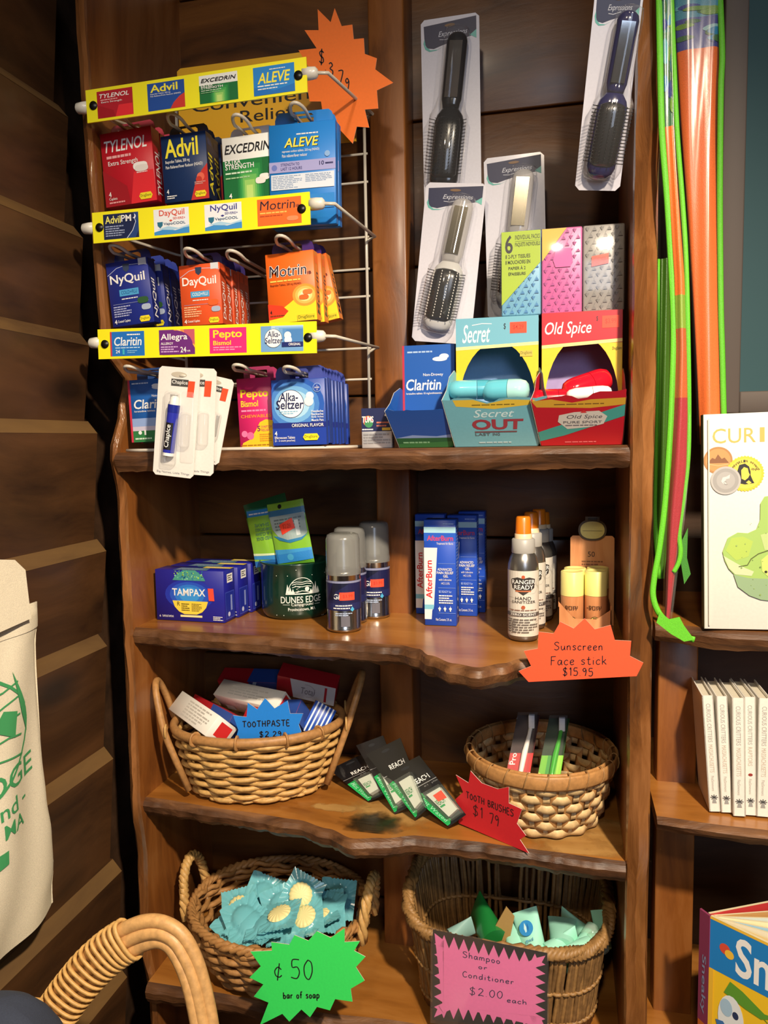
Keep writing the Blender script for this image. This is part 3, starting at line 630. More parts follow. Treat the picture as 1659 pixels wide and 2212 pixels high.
# ------------------------------------------------------------------ cartons hanging on the hooks
def hangbox(name, label, LT, RT, LB, Y, D, bg, side, dfun, tab, sidetxt=None, sidecol=None, group=None, tabshape='round', Wfix=None, Hfix=None):
    p, q, r = at(*LT, Y), at(*RT, Y), at(*LB, Y)
    U = q-p; Hh = Hfix or (p-r).length; Wd = Wfix or U.length
    rl = math.atan2(U.z, U.x)*.6 + math.atan2(-(p-r).x, (p-r).z)*.4
    M = Matrix.Translation(r) @ Matrix.Rotation(-rl, 4, 'Y')
    root = thing(name, label, 'medicine box', M, group)
    m = MB(); e = .0006
    m.box((Wd/2, D/2, Hh/2), (Wd, D, Hh), I(bg), e, None, 1); f = Fr(m, (0, -.00005, 0), (Wd, 0, 0), (0, 0, Hh)); dfun(f)
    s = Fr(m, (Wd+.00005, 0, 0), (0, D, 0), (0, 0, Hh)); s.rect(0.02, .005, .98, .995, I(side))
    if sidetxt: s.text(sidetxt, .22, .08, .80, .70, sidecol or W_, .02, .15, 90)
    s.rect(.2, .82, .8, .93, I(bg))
    o_ = m.build('carton', root)
    t = MB(); hw = Wd*.44; hk = M @ V3((Wd/2, 0, Hh+.0075)); hook(hk.x, hk.z)
    y0 = D-.001; A = [(-hw, 0), (-hw, .008), (-hw+.002, .0135), (-hw+.006, .0165), (hw-.006, .0165), (hw-.002, .0135), (hw, .008), (hw, 0)]
    hx = min(.0125, hw-.003); B = [(-hx, .0015), (-hx, .006), (-hx, .011), (-hx+.003, .0138), (hx-.003, .0138), (hx, .011), (hx, .006), (hx, .0015)]
    ring = lambda dy: [(Wd/2+x, y0+dy, Hh+z) for x, z in A+B]
    fs = [(i, i+1, i+9, i+8) for i in range(7)]+[(0, 8, 15, 7)]
    tm = P(tab, .25, 'plastic', coat=.4); t.add(ring(0), fs, tm); t.add(ring(.0008), fs, tm); t.build('hang_tab', root)
    return root, M, Wd, Hh
def row(spec, n, dy, labels, jitter=.0015, dx=0.0):
    root, M, Wd, Hh = spec; rnd = random.Random(len(labels[0])); y = 0
    for i in range(1, n):
        y += dy if not isinstance(dy, (list, tuple)) else dy[i-1]
        dup(root, M @ Matrix.Translation((dx*i+rnd.uniform(-jitter, jitter), y, rnd.uniform(-jitter, jitter))) @ Matrix.Rotation(rnd.uniform(-.012, .012), 4, 'Y'), labels[i])
    root['label'] = labels[0]
def lab(what, hookname, n):
    o = ['foremost', 'second from the front', 'third from the front', 'fourth from the front', 'fifth from the front', 'sixth from the front', 'seventh from the front', 'eighth from the front', 'ninth from the front']
    return ['%s, %s on the %s' % (what, o[i] if i < n-1 or i == 0 else 'rearmost', hookname) for i in range(n)]
YF = -.022
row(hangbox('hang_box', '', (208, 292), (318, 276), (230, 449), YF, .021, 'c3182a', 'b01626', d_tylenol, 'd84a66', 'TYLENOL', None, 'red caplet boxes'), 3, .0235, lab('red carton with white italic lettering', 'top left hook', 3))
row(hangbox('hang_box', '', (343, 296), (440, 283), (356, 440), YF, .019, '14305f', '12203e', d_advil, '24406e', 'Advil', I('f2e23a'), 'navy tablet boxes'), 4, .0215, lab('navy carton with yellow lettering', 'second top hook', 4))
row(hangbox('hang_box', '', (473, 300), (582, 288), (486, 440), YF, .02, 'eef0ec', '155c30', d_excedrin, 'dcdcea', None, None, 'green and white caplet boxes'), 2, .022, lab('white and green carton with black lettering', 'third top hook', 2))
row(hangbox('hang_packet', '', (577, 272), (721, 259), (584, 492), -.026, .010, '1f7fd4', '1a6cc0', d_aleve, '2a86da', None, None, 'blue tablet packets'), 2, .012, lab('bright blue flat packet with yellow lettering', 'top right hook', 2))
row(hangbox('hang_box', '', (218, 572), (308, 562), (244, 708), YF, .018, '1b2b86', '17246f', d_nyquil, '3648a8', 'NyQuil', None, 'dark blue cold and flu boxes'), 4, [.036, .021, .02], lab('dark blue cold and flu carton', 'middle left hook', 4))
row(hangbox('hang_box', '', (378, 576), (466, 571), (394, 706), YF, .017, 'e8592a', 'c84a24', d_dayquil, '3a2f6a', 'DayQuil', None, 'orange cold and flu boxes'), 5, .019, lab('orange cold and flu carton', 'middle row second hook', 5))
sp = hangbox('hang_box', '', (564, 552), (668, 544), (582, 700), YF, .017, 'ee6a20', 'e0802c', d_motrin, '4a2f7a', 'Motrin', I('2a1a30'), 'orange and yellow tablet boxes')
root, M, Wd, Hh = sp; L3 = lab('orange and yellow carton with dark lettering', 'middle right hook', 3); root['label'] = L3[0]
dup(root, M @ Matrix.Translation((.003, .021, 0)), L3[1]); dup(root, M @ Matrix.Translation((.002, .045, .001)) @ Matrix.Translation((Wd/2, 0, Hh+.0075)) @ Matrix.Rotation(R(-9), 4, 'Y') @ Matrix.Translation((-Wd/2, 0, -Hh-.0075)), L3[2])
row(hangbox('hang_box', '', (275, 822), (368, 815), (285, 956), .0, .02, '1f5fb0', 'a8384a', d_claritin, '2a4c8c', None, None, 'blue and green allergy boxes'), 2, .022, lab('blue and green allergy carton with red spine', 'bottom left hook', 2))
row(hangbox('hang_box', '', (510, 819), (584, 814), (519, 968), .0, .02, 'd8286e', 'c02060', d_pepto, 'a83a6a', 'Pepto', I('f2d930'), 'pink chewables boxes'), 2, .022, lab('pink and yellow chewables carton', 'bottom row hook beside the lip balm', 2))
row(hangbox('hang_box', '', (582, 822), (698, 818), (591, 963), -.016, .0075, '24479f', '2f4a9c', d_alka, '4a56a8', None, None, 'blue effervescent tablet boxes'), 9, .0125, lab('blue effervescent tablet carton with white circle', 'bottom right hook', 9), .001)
# lip balm on blister cards hanging in front of the shelf edge
CARDW = P('e9e6e0', .4, 'card')
def balm_card(label, LT, RT, LB, Y, full=True):
    p, q, r = at(*LT, Y), at(*RT, Y), at(*LB, Y); U = q-p; Wd, Hh = U.length, (p-r).length
    ang = math.atan2(-(p-r).x, (p-r).z); M = Matrix.Translation(r) @ Matrix.Rotation(-ang, 4, 'Y')
    root = thing('lip_balm_card', label, 'lip balm', M, 'lip balm cards on the rack'); m = MB(); c = .004
    m.prism([(c, 0, 0), (Wd-c, 0, 0), (Wd, 0, c), (Wd, 0, Hh-c), (Wd-c, 0, Hh), (c, 0, Hh), (0, 0, Hh-c), (0, 0, c)], (0, .0009, 0), CARDW)
    f = Fr(m, (0, -.0001, 0), (Wd, 0, 0), (0, 0, Hh)); f.text('Big Names, Little Things', .1, .02, .90, .045, I('6a6a78')); f.rect(.32, .83, .74, .895, I('4a4a48')); f.text('ChapIce', .34, .84, .72, .885, W_, .01)
    f.ell(.5, .935, .19, .025, I('c0b8a8')); f.poly([(.72, .74), (.88, .74), (.9, .885), (.74, .885)], I('f2502e'))
    m.build('backing_card', root)
    b = MB(); zc0, zc1 = Hh*.13, Hh*.80; xm = Wd*.40
    for x0, x1, z0, z1 in ((.24, .58, .10, .78), (.64, .88, .28, .60)):
        b.box(((x0+x1)/2*Wd, -.005, (z0+z1)/2*Hh), ((x1-x0)*Wd, .010, (z1-z0)*Hh), clear('ffffff', .10), .004, None, 3)
    b.build('blister', root)
    if full:
        t = MB(); rr = Wd*.135; Mx = Matrix.Translation((xm, -.0052, Hh*.19)) @ Matrix.Rotation(R(3.5), 4, 'Y')
        bl = PL('2b33a6')
        t.lathe([(rr*.93, 0), (rr*.93, .004)], PL('f2f2f2'), 20, Mx); t.lathe([(rr*.96, .004), (rr*.96, Hh*.40)], bl, 20, Mx); t.lathe([(rr, Hh*.40), (rr, Hh*.47)], PL('1f2a8c'), 20, Mx); t.lathe([(rr*.8, Hh*.47), (rr*.7, Hh*.53), (rr*.4, Hh*.55)], PL('e8e6e0'), 20, Mx)
        g = Fr(t, fn=lambda a, b_, l: Mx @ V3(((rr*.96+l+.0002)*math.sin((a-.5)*1.7), -(rr*.96+l+.0002)*math.cos((a-.5)*1.7), .008+b_*Hh*.26)), U=rr*1.6, V=Hh*.26, cut=(.1, None))
        g.rect(.1, .0, .95, .95, K_); g.text('ChapIce', .2, .08, .85, .88, W_, .012, .1, 90); t.build('lip_balm_stick', root)
    return root
balm_card('white lip balm blister card hanging frontmost, blue stick in it', (344, 790), (433, 789), (330, 1024), -.052)
balm_card('white lip balm blister card half hidden behind the frontmost card', (378, 793), (468, 792), (372, 1022), -.044, False)
balm_card('white lip balm blister card hanging tilted at the back of its hook', (425, 803), (508, 806), (392, 986), -.032, False)

# ------------------------------------------------------------------ cut paper signs
def burst(name, label, pts, Y, hexc, writes, M=None, thick=.0008, sd=None):
    q = [at(x, y, Y) for x, y in pts]; c = sum((p for p in q), V3())/len(q)
    xs = [p.x for p in q]; zs_ = [p.z for p in q]; o = V3((min(xs), Y, min(zs_))); Wd = max(xs)-o.x; Hh = max(zs_)-o.z
    m = MB(); m.prism([p-o for p in q], (0, thick, 0), P(hexc, .6, 'card'), P('e8d8c8', .6, 'card'))
    f = Fr(m, (0, -.0001, 0), (Wd, 0, 0), (0, 0, Hh))
    for t, x, y, hpx, wd, slope, wide in writes:
        p = at(x, y, Y)-o; f.k = 1; 
        h_ = pxm(q[0], hpx); adv = sum((PEN[ch][0]+.16)*h_ for ch in t if ch in PEN)
        f.pen(t, p.x/Wd, p.z/Hh, h_, ink(), pxm(q[0], wd), slope, pxm(q[0], wide)/adv)
    ob = m.build(name); ob.location = o; tag(ob, label, 'sign'); return ob
def crop(pts, s, ox, oy): return [(ox+x/s, oy+y/s) for x, y in pts]
burst('price_sign', 'orange starburst card with a handwritten price behind the rack top', crop([(1235, 45), (1300, 110), (1320, 40), (1355, 130), (1408, 122), (1415, 195), (1465, 190), (1470, 268), (1530, 290), (1522, 345), (1612, 412), (1530, 450), (1537, 540), (1470, 545), (1492, 635), (1430, 630), (1410, 715), (1350, 650), (1262, 575), (1252, 505), (1195, 505), (1185, 440), (1120, 400), (1190, 330), (1140, 250), (1230, 240), (1170, 150), (1240, 150)], 2.304, 150, 0), .04, 'ff7a22',
      [('$', 689, 136, 27, 2.7, -.2, 17), ('.', 702, 152, 20, 2.4, 0, 5), ('3', 710, 163, 27, 2.7, -.2, 14), ('7', 731, 178, 25, 2.7, -.2, 15), ('9', 746, 192, 22, 2.7, -.2, 13)])

# ------------------------------------------------------------------ hair brushes on cards, right of the post
def brush_card(label, TL, TR, BL, Y, col, tilt=6.0, uo=0.0, clearbody=False, rows=5, hpx=None, yawd=0.0, fwd=0.0, bw=1.0):
    p, q, r = at(*TL, Y-fwd), at(*TR, Y-fwd), at(*BL, Y); Wd = (q-p).length; Hh = hpx*pxm(p) if hpx else (p-r).length
    zax = (p-r).normalized(); xax = (q-p).normalized(); o = p-zax*Hh
    M = frame3(o, xax, zax) @ Matrix.Rotation(R(yawd), 4, 'Z')
    root = thing('hairbrush_card', label, 'hairbrush', M, 'hairbrushes on cards'); m = MB(); c = .005
    m.prism([(c, 0, 0), (Wd-c, 0, 0), (Wd, 0, c), (Wd, 0, Hh-c), (Wd-c, 0, Hh), (c, 0, Hh), (0, 0, Hh-c), (0, 0, c)], (0, .0009, 0), P('dcdbe6', .35, 'card', coat=.3))
    f = Fr(m, (0, -.0001, 0), (Wd, 0, 0), (0, 0, Hh)); nv = I('1d2348')
    f.poly([(.05, .965), (.95, .985), (.95, .91), (.86, .885), (.7, .875), (.5, .865), (.36, .855), (.22, .842), (.10, .85), (.06, .88)], nv)
    f.poly([(.06, .90), (.08, .86), (.16, .838), (.28, .836), (.4, .85), (.26, .832), (.14, .83), (.07, .845), (.04, .875)], I('5fb3a8')); f.poly([(.84, .89), (.95, .915), (.95, .87)], I('6fc0b4'))
    f.text('Expressions', .30, .892, .80, .928, I('c9ccd8'), .008, .35); f.stroke([(.32, .886), (.42, .882), (.58, .894)], .0007, I('c9ccd8')); f.ell(.5, .955, .09, .008, I('7a5a3a'))
    m.build('backing_card', root)
    L = Hh*.83; A = V3((Wd*(.66+uo), -.012, Hh*.89)); dr = V3((-math.sin(R(tilt)), 0, -math.cos(R(tilt)))); sd = V3((dr.z*-1, 0, dr.x)); sd = V3((math.cos(R(tilt)), 0, -math.sin(R(tilt))))
    body = clear('f4f2f0', .38) if clearbody else PL(col, .16)
    def sweep(name, prof, mat, rx, dep, par, y=0):
        b = MB(); b.tube([A+V3((0, y, 0))+dr*(L*t) for t, _ in prof], rx, mat, 18, False, dep, (0, -1, 0), [k for _, k in prof]); return b.build(name, par)
    w0 = Wd*.178*bw
    sweep('handle', [(0, .1), (.008, .55), (.03, .88), (.06, 1), (.25, 1), (.42, .98), (.455, .85), (.475, .8)], body, w0, .008, root)
    b = MB(); MR = P('d8dce0', .06, 'mirror', metal=1.0)
    if clearbody: MR = P('a39d8c', .18, 'mirror', metal=1.0)
    b.prism([A+dr*(L*t)+sd*(w0*.62*k)+V3((0, -.0088, 0)) for t, k in ((.07, -1), (.07, 1), (.42, 1), (.42, -1))], (0, .0015, 0), MR); b.build('mirror', root)
    hd = sweep('brush_head', [(.47, .52), (.49, .66), (.52, .88), (.56, 1), (.8, 1), (.93, .97), (.97, .8), (.995, .5), (1.0, .1)], body if not clearbody else PL('c8c8c6', .2), w0*1.42, .010, root)
    b = MB(); b.tube([A+dr*(L*t)+V3((0, -.006, 0)) for t in (.535, .55, .6, .9, .925)], w0*1.22, PL('17171a', .3), 18, False, .0075, (0, -1, 0), [.5, .9, 1, 1, .7]); b.build('bristle_pad', hd)
    b = MB(); tip = P('d8d6d0', .4, 'plastic'); blk = PL('101012', .4)
    for i in range(rows+2):
        k = -1.25+2.5*i/(rows+1)
        for j in range(17):
            o_ = A+dr*(L*(.565+.021*j))+sd*(w0*1.0*k)+V3((0, -.0125 if abs(k) < 1.1 else -.009, 0)); side = sd*(k*.006)
            b.tube([o_, o_+side+V3((0, -.0045, 0))], .0005, blk, 4)
            if clearbody and abs(k) < 1: b.box(o_+side+V3((0, -.005, 0)), (.0011, .0008, .0019), tip)
    o2 = b.build('bristles', hd); o2['kind'] = 'stuff'
    sweep('blister', [(-.02, .4), (0, .9), (.05, 1), (.42, 1), (.5, 1.25), (.54, 1.5), (.95, 1.5), (1.0, 1.2), (1.02, .6)], clear('ffffff', .03), w0*1.25, .0165, root, -.006)
    return root
brush_card('black hairbrush on a white card, hanging at the upper left above another card', (902, 46), (1028, 27), (916, 430), .158, '18171a', 7, hpx=392)
brush_card('dark navy hairbrush with a bright mirror, on the card hanging beside the right upright', (1234, -18), (1340, -22), (1241, 388), .002, '1c1c50', 4.5, .07, hpx=398, yawd=6.5, fwd=.05, bw=1.3)
brush_card('clear hairbrush with black pad on a white card, hanging above the allergy tray', (899, 394), (1029, 397), (889, 736), .118, 'ffffff', 7, .02, True, 4)
brush_card('clear-handled hairbrush card half hidden behind the tissue multipack', (1064, 341), (1195, 325), (1054, 690), .15, 'ffffff', 8, .02, True, 4)

# ------------------------------------------------------------------ counter display boxes
def gridpt(px, py, Y): return at(px, py, Y)
def display(name, label, xl_px, xr_px, top_px, yb, yf, hdr, cols, hd_draw, fr_draw, bite, XRlim=None, wing=(1, 1)):
    """carton: closed back half with an arched header, open tray in front whose torn front panel leans out"""
    o = at(xl_px, 962, yb); o.z = Z1+.0006; x1 = at(xr_px, 962, yb).x
    if XRlim: x1 = min(x1, XRlim)
    Wd = x1-o.x; Hh = at((xl_px+xr_px)/2, top_px, yb).z-Z1; DB = .055; DF = yb-yf
    root = thing(name, label, 'display box', Matrix.Translation((o.x, yb, o.z))); th = .0009
    bgc, yel, innr, lipc = cols; m = MB(); mi = P(innr, .6, 'card'); mo = P(bgc, .4, 'card')
    m.box((Wd/2, DB, Hh/2), (Wd, th, Hh), mi); m.box((th/2, DB/2, Hh/2), (th, DB, Hh), mo); m.box((Wd-th/2, DB/2, Hh/2), (th, DB, Hh), mo); m.box((Wd/2, DB/2, Hh-th/2), (Wd, DB, th), mo); m.box((Wd/2, (DB-DF+.026)/2, th/2), (Wd, DB+DF-.026, th), mi)
    m.build('back_box', root)
    h = MB(); zb = hdr; ax = .465*Wd; az = .62*(Hh-zb)*1.0
    arc = [(Wd/2+ax*math.cos(a), zb-.006+(Hh*.81-zb+.006)*math.sin(a)) for a in [PI*i/18 for i in range(19)]]
    outline = [(0, zb-.02), (0, Hh), (Wd, Hh), (Wd, zb-.02), (Wd/2+ax, zb-.02)]+arc+[(Wd/2-ax, zb-.02)]
    h.prism([(x, -.0008, z) for x, z in outline], (0, .0009, 0), P(yel, .4, 'card'))
    f = Fr(h, (0, -.0009, 0), (Wd, 0, 0), (0, 0, Hh)); hd_draw(f); h.build('header', root)
    # leaning front panel and winged sides
    fp = MB(); zt = hdr*.99; n = len(bite)
    lean = lambda u, v, l: V3((u*Wd+(u-.5)*.022*v*wing[0 if u < .5 else 1], -DF+.026-v*.034-l, v*zt))
    top = [(b[0], b[1]) for b in bite]
    fp.add([lean(u, v, 0) for u, v in [(0, 0)]+top+[(1, 0)]], [tuple(reversed(range(n+2)))], P(bgc, .4, 'card')); fp.add([lean(u, v, -th) for u, v in [(0, 0)]+top+[(1, 0)]], [tuple(range(n+2))], P('e8e2d4', .7, 'card'))
    for (u, v), (u2, v2) in zip(top, top[1:]): fp.add([lean(u, v, 0), lean(u2, v2, 0), lean(u2, v2, -th*1.2), lean(u, v, -th*1.2)], [(0, 1, 2, 3)], P('f2eee4', .8, 'card'))
    g = Fr(fp, fn=lean, U=Wd, V=zt, cut=(.2, .2)); fr_draw(g); fp.build('front_panel', root)
    for u in (0, 1):
        s = MB(); c = lean(u, 1.0, 0); sg = -1 if u == 0 else 1
        pts = [V3((u*Wd, .0, 0)), V3((u*Wd, -DF+.026, 0)), lean(u, .5, 0), c, V3((u*Wd+sg*wing[u]*.007, -DF*.9, zt*1.22)), V3((u*Wd+sg*wing[u]*.005, -DF*.6, zt*1.52)), V3((u*Wd+sg*wing[u]*.001, -DF*.2, zt*1.68)), V3((u*Wd, 0, zt*1.62))]
        cen = sum(pts, V3())/len(pts); k = len(pts)
        s.add(pts+[cen], [(i, (i+1) % k, k) for i in range(k)], P(lipc, .5, 'card')); s.add([p+V3((sg*.0008, 0, 0)) for p in pts]+[cen+V3((sg*.0008, 0, 0))], [(k, (i+1) % k, i) for i in range(k)], P('f0ece2', .7, 'card'))
        s.build('side_wing', root)
    return root, o, Wd, Hh, DF
torn = [(0, 1.0), (.07, .99), (.12, 1.03), (.26, 1.03), (.36, .98), (.43, .93), (.50, .94), (.55, 1.0), (.72, 1.03), (.9, .99), (.96, 1.02), (1, 1.03)]
def hd_secret(f):
    f.rect(0, .78, 1, 1, I('6cacc2')); f.poly([(0, .78), (1, .80), (1, .775), (0, .755)], I('f4e29a'))
    f.text('Secret', .08, .81, .42, .95, W_, .012, .3); f.stroke([(.2, .945), (.32, .955), (.44, .95)], .0008, W_); f.text('$', .585, .90, .61, .95, K_); f.sticker(.66, .87, .86, .955, '4.29'); f.rect(.78, .69, .93, .735, I('c9b04a')); f.text('DrugStore', .79, .70, .92, .73, I('4d5a12'))
def fr_secret(f):
    f.poly([(.10, .99), (.3, .99), (.43, .90), (.62, .98), (.9, .95), (.84, .86), (.5, .79), (.12, .86)], I('c9ac3c')); f.micro(.28, .86, .72, .90, 1, I('6a5a20'))
    f.text('Secret', .28, .62, .70, .78, I('b9d2d8'), .01, .3); f.text('OUT', .25, .36, .80, .58, I('8a3440'), .06); f.rect(.27, .30, .74, .33, I('6a4a50')); f.text('LAST', .27, .235, .44, .29, I('505a62'), .02); f.text('ING', .47, .235, .55, .29, I('505a62'), .02); f.micro(.3, .06, .7, .12, 1, I('a8c8d0'))
display('deodorant_display', 'light blue and yellow torn-open deodorant box right of the blue allergy tray', 987, 1163, 686, .022, -.018, .057, ('68a4b4', 'e8c428', '86b0e0', '6fb4c4'), hd_secret, fr_secret, torn)
def hd_spice(f):
    f.rect(0, .76, 1, 1, I('c41a2a')); f.poly([(0, .76), (1, .79), (1, .765), (0, .735)], I('f2dc8a'))
    f.text('Old Spice', .04, .81, .62, .93, W_, .012, .25); f.text('$', .68, .92, .70, .96, K_); f.sticker(.75, .87, .96, .96, '3.99'); f.text('DrugStore', .88, .70, .99, .73, I('4d5a12'))
def fr_spice(f):
    f.poly([(0, .97), (.2, 1.0), (.4, .92), (.6, .98), (1, 1.0), (1, .86), (.6, .80), (.04, .84)], I('b98f30')); f.micro(.22, .87, .78, .91, 1, I('6a4a20'))
    f.poly([(0, .10), (0, .30), (1, .86), (1, .62), (.3, .22), (.1, .14)], I('3c8c86')); f.poly([(0, 0), (0, .10), (.3, .20), (1, .55), (1, 0)], I('a81424'))
    f.poly([(.24, .52), (.34, .36), (.62, .40), (.76, .46), (.80, .62), (.70, .74), (.42, .72), (.26, .66)], I('b7b3ae')); f.poly([(.48, .70), (.52, .76), (.56, .70)], I('b23030'))
    f.text('Old Spice', .34, .56, .74, .66, I('4a4a52'), .0, .2); f.text('PURE SPORT', .30, .48, .74, .53, I('5a5a60'), .01); f.micro(.32, .42, .7, .46, 1, I('6a6a70')); f.micro(.3, .05, .7, .10, 1, I('d06a70'))
torn2 = [(0, .96), (.06, .98), (.16, 1.03), (.34, 1.08), (.40, 1.06), (.46, 1.0), (.56, 1.02), (.62, 1.1), (.7, 1.14), (.88, 1.13), (1, 1.17)]
display('deodorant_display', 'red and yellow torn-open deodorant box beside the right upright', 1170, 1342, 674, .018, -.022, .054, ('a81828', 'e8c428', 'a898cc', 'b8182a'), hd_spice, fr_spice, torn2, XR-.007, (1, .1))
def hd_clar(f):
    f.rect(0, 0, 1, 1, I('1a58ae')); f.rect(0, 0, .04, 1, I('b83048')); f.ell(.72, .86, .14, .022, W_); f.ell(.80, .885, .09, .025, I('e8eef6')); f.micro(.1, .92, .6, .95, 1, I('a8c4e8'))
    f.text('Non-Drowsy', .40, .69, .78, .725, W_, .01); f.text('Claritin', .07, .56, .74, .67, W_, .024, .14); f.text('loratadine tablets 10 mg/antihistamine', .07, .515, .76, .54, W_, .01)
def fr_clar(f):
    f.rect(0, 0, 1, 1, I('1f4fa0')); f.rect(0, 0, 1, .26, I('1f5a3a')); f.poly([(0, .26), (.3, .34), (.7, .30), (1, .36), (1, .26)], I('7f9ad0')); f.poly([(0, .0), (0, .1), (1, .16), (1, 0)], I('2f6f40')); f.micro(.1, .1, .6, .18, 1, I('7ab08a'))
p = display('allergy_tablet_display', 'dark blue and green torn-open allergy tablet tray left of the light blue box', 872, 984, 746, .040, -.010, .046, ('1a58ae', '1a58ae', '1a3c70', '1a58ae'), hd_clar, fr_clar, [(0, 1.0), (.05, 1.05), (.12, 1.0), (.2, .96), (.3, 1.02), (.5, .96), (.75, 1.02), (1, 1.0)])
# sticks of deodorant lying in the two trays
def capsule(name, label, cat, px, py, Y, ln, rx, rz, rotz, col, capcol=None, group=None, rough=.2, tiltx=0):
    c = at(px, py, Y); root = thing(name, label, cat, Matrix.Translation(c) @ Matrix.Rotation(R(rotz), 4, 'Z') @ Matrix.Rotation(R(tiltx), 4, 'Y'), group)
    M = Matrix.Rotation(PI/2, 4, 'Y'); h = ln/2
    def ovl(z0, z1, mat, nm, endcap):
        m = MB(); k = [(1-.9*((i/8)**3))for i in range(9)]; n = 9; pr = []
        if endcap < 0: pr = [(.05, z0), (.5, z0+.001), (.8, z0+.004), (.96, z0+.010), (1, z0+.016), (1, z1)]
        else: pr = [(1, z0), (1, z1-.016), (.96, z1-.010), (.8, z1-.004), (.5, z1-.001), (.05, z1)]
        m.lathe([(r, z) for r, z in pr], mat, 24, M @ Matrix.Diagonal((rz, rx, 1, 1))); m.build(nm, root)
    ovl(-h, .004, PL(col, rough), 'body', -1); ovl(.0045, h, PL(capcol or col, rough), 'cap', 1); return root
capsule('deodorant_stick', 'pale turquoise stick lying left in the light blue box', 'deodorant', 1022, 842, .004, .062, .016, .012, 8, '6cc2d4', '4ea8be', 'sticks in the deodorant boxes')
capsule('deodorant_stick', 'shiny pale mint stick lying right in the light blue box', 'deodorant', 1092, 844, .001, .058, .017, .014, -6, '63bccf', 'a6dcd8', 'sticks in the deodorant boxes', .12)
capsule('deodorant_stick', 'red stick lying low at the left in the red box', 'deodorant', 1196, 862, .0, .052, .014, .012, 8, 'd0162a', 'c41428', 'sticks in the deodorant boxes')
capsule('deodorant_stick', 'red stick slanting up at the back of the red box', 'deodorant', 1268, 833, .014, .062, .015, .015, 24, 'd8182c', 'd8182c', 'sticks in the deodorant boxes', .12, -18)
capsule('deodorant_stick', 'white-capped stick lying on top in the red box', 'deodorant', 1272, 850, -.010, .052, .011, .008, 2, 'f0eeec', 'f4f2f0', 'sticks in the deodorant boxes', .3, -4)
# tissue multipack standing on the display boxes
yt = .034; zt_ = max(at(1075, 686, .022).z, at(1256, 674, .018).z)+.0022
o = at(1082, 600, yt); x1 = XR-.004; Wt = x1-o.x; Ht = at(1080, 501, yt).z-zt_
tis = thing('tissue_multipack', 'clear-wrapped multipack of tissues with green, pink and grey panels on the deodorant boxes', 'tissues', Matrix.Translation((o.x, yt, zt_)))
cw = Wt/3
for i, (c, c2) in enumerate((('78b2d0', '3f7fb4'), ('d268a6', 'a8408a'), ('999692', '706d6b'))):
    m = MB(); w_ = cw*(.96 if i < 2 else 1.0); m.box((cw*i+cw/2, .026, Ht/2), (cw-.001, .05, Ht), P(c, .38, 'print', coat=.15), .002); f = Fr(m, (cw*i+.001, -.0002, .001), (cw-.002, 0, 0), (0, 0, Ht-.002))
    for b in range(13):
        for a in range(5):
            u = (a+.5+(.5 if b % 2 else 0))/5.5; v = (b+.5)/13; s_ = .055
            if u > .97: continue
            up_ = 1 if (a+b) % 2 else -1; f.k = 1; f.poly([(u-s_, v-up_*.02), (u+s_, v-up_*.02), (u, v+up_*.022)], I(c2)); f.k = 1; f.stroke([(u-.085, v-.035), (u, v+.035)], .0004, I(c2))
    f.k = 3
    if i == 0:
        f.poly([(0, 1), (0, .12), (1, .62), (1, 1)], I('a3be2e')); f.text('6', .09, .74, .29, .96, K_, .03); f.text('INDIVIDUAL PACKS', .35, .90, .98, .955, I('2a3214'), .015); f.stroke([(.35, .88), (.98, .88)], .0003, I('2a3214')); f.text('PAQUETS INDIVIDUELS', .35, .81, .99, .865, I('2a3214'), .012)
        for j, t in enumerate(('8 2-PLY TISSUES', '8 MOUCHOIRS EN', '  PAPIER \u00c0 2', '  \u00c9PAISSEURS')): f.text(t.strip(), .10+(.08 if t[0] == ' ' else 0), .68-.068*j, .74 if j < 2 else .62, .725-.068*j, I('2a3214'), .012)
    if i == 1:
        f.poly([(0, 1), (0, .62), (.62, 1)], I('c9b23e')); f.poly([(.28, .62), (.34, .76), (.72, .76), (.78, .62), (.72, .54), (.34, .54)], I('e05aa4'))
    if i == 2: f.sticker(.20, .52, .62, .64, '1.99', .03)
    m.build('tissue_packs', tis)
m = MB(); m.box((Wt/2, .026, Ht/2), (Wt+.002, .054, Ht+.0008), clear('ffffff', .02, .1), .004); m.build('wrapper', tis)
# antacid box at the foot of the post
o = at(782, 961, .03); o.z = Z1+.0005; q = at(846, 961, .03); Wd = q.x-o.x; Hh = at(785, 883, .03).z-Z1
t = thing('antacid_box', 'small grey and navy antacid box standing at the foot of the post', 'medicine box', Matrix.Translation(o) @ Matrix.Rotation(R(4), 4, 'Z')); m = MB()
m.box((Wd/2, .011, Hh/2), (Wd, .022, Hh), I('b9bcc0'), .0006, None, 1); f = Fr(m, (0, -.0001, 0), (Wd, 0, 0), (0, 0, Hh)); f.rect(0, .42, 1, 1, I('1a2350')); f.circ(.22, .68, .0068, I('e2863a')); f.circ(.23, .67, .006, I('c24a6a')); f.circ(.24, .62, .0055, I('3f8a5a'))
f.text('TUMS', .02, .64, .40, .80, W_, .03); f.micro(.5, .52, .95, .68, 2, I('c0705a')); f.circ(.8, .82, .0014, W_); f.micro(.02, .44, .4, .50, 1, W_); f.rect(.68, .44, .96, .51, I('d0b23a')); f.micro(.06, .1, .95, .38, 4, I('8a8d92'))
s = Fr(m, (Wd+.0001, 0, 0), (0, .022, 0), (0, 0, Hh)); s.rect(.05, .42, .95, .98, I('26305c')); s.micro(.1, .05, .9, .35, 5, I('8a8d92')); m.build('carton', t)

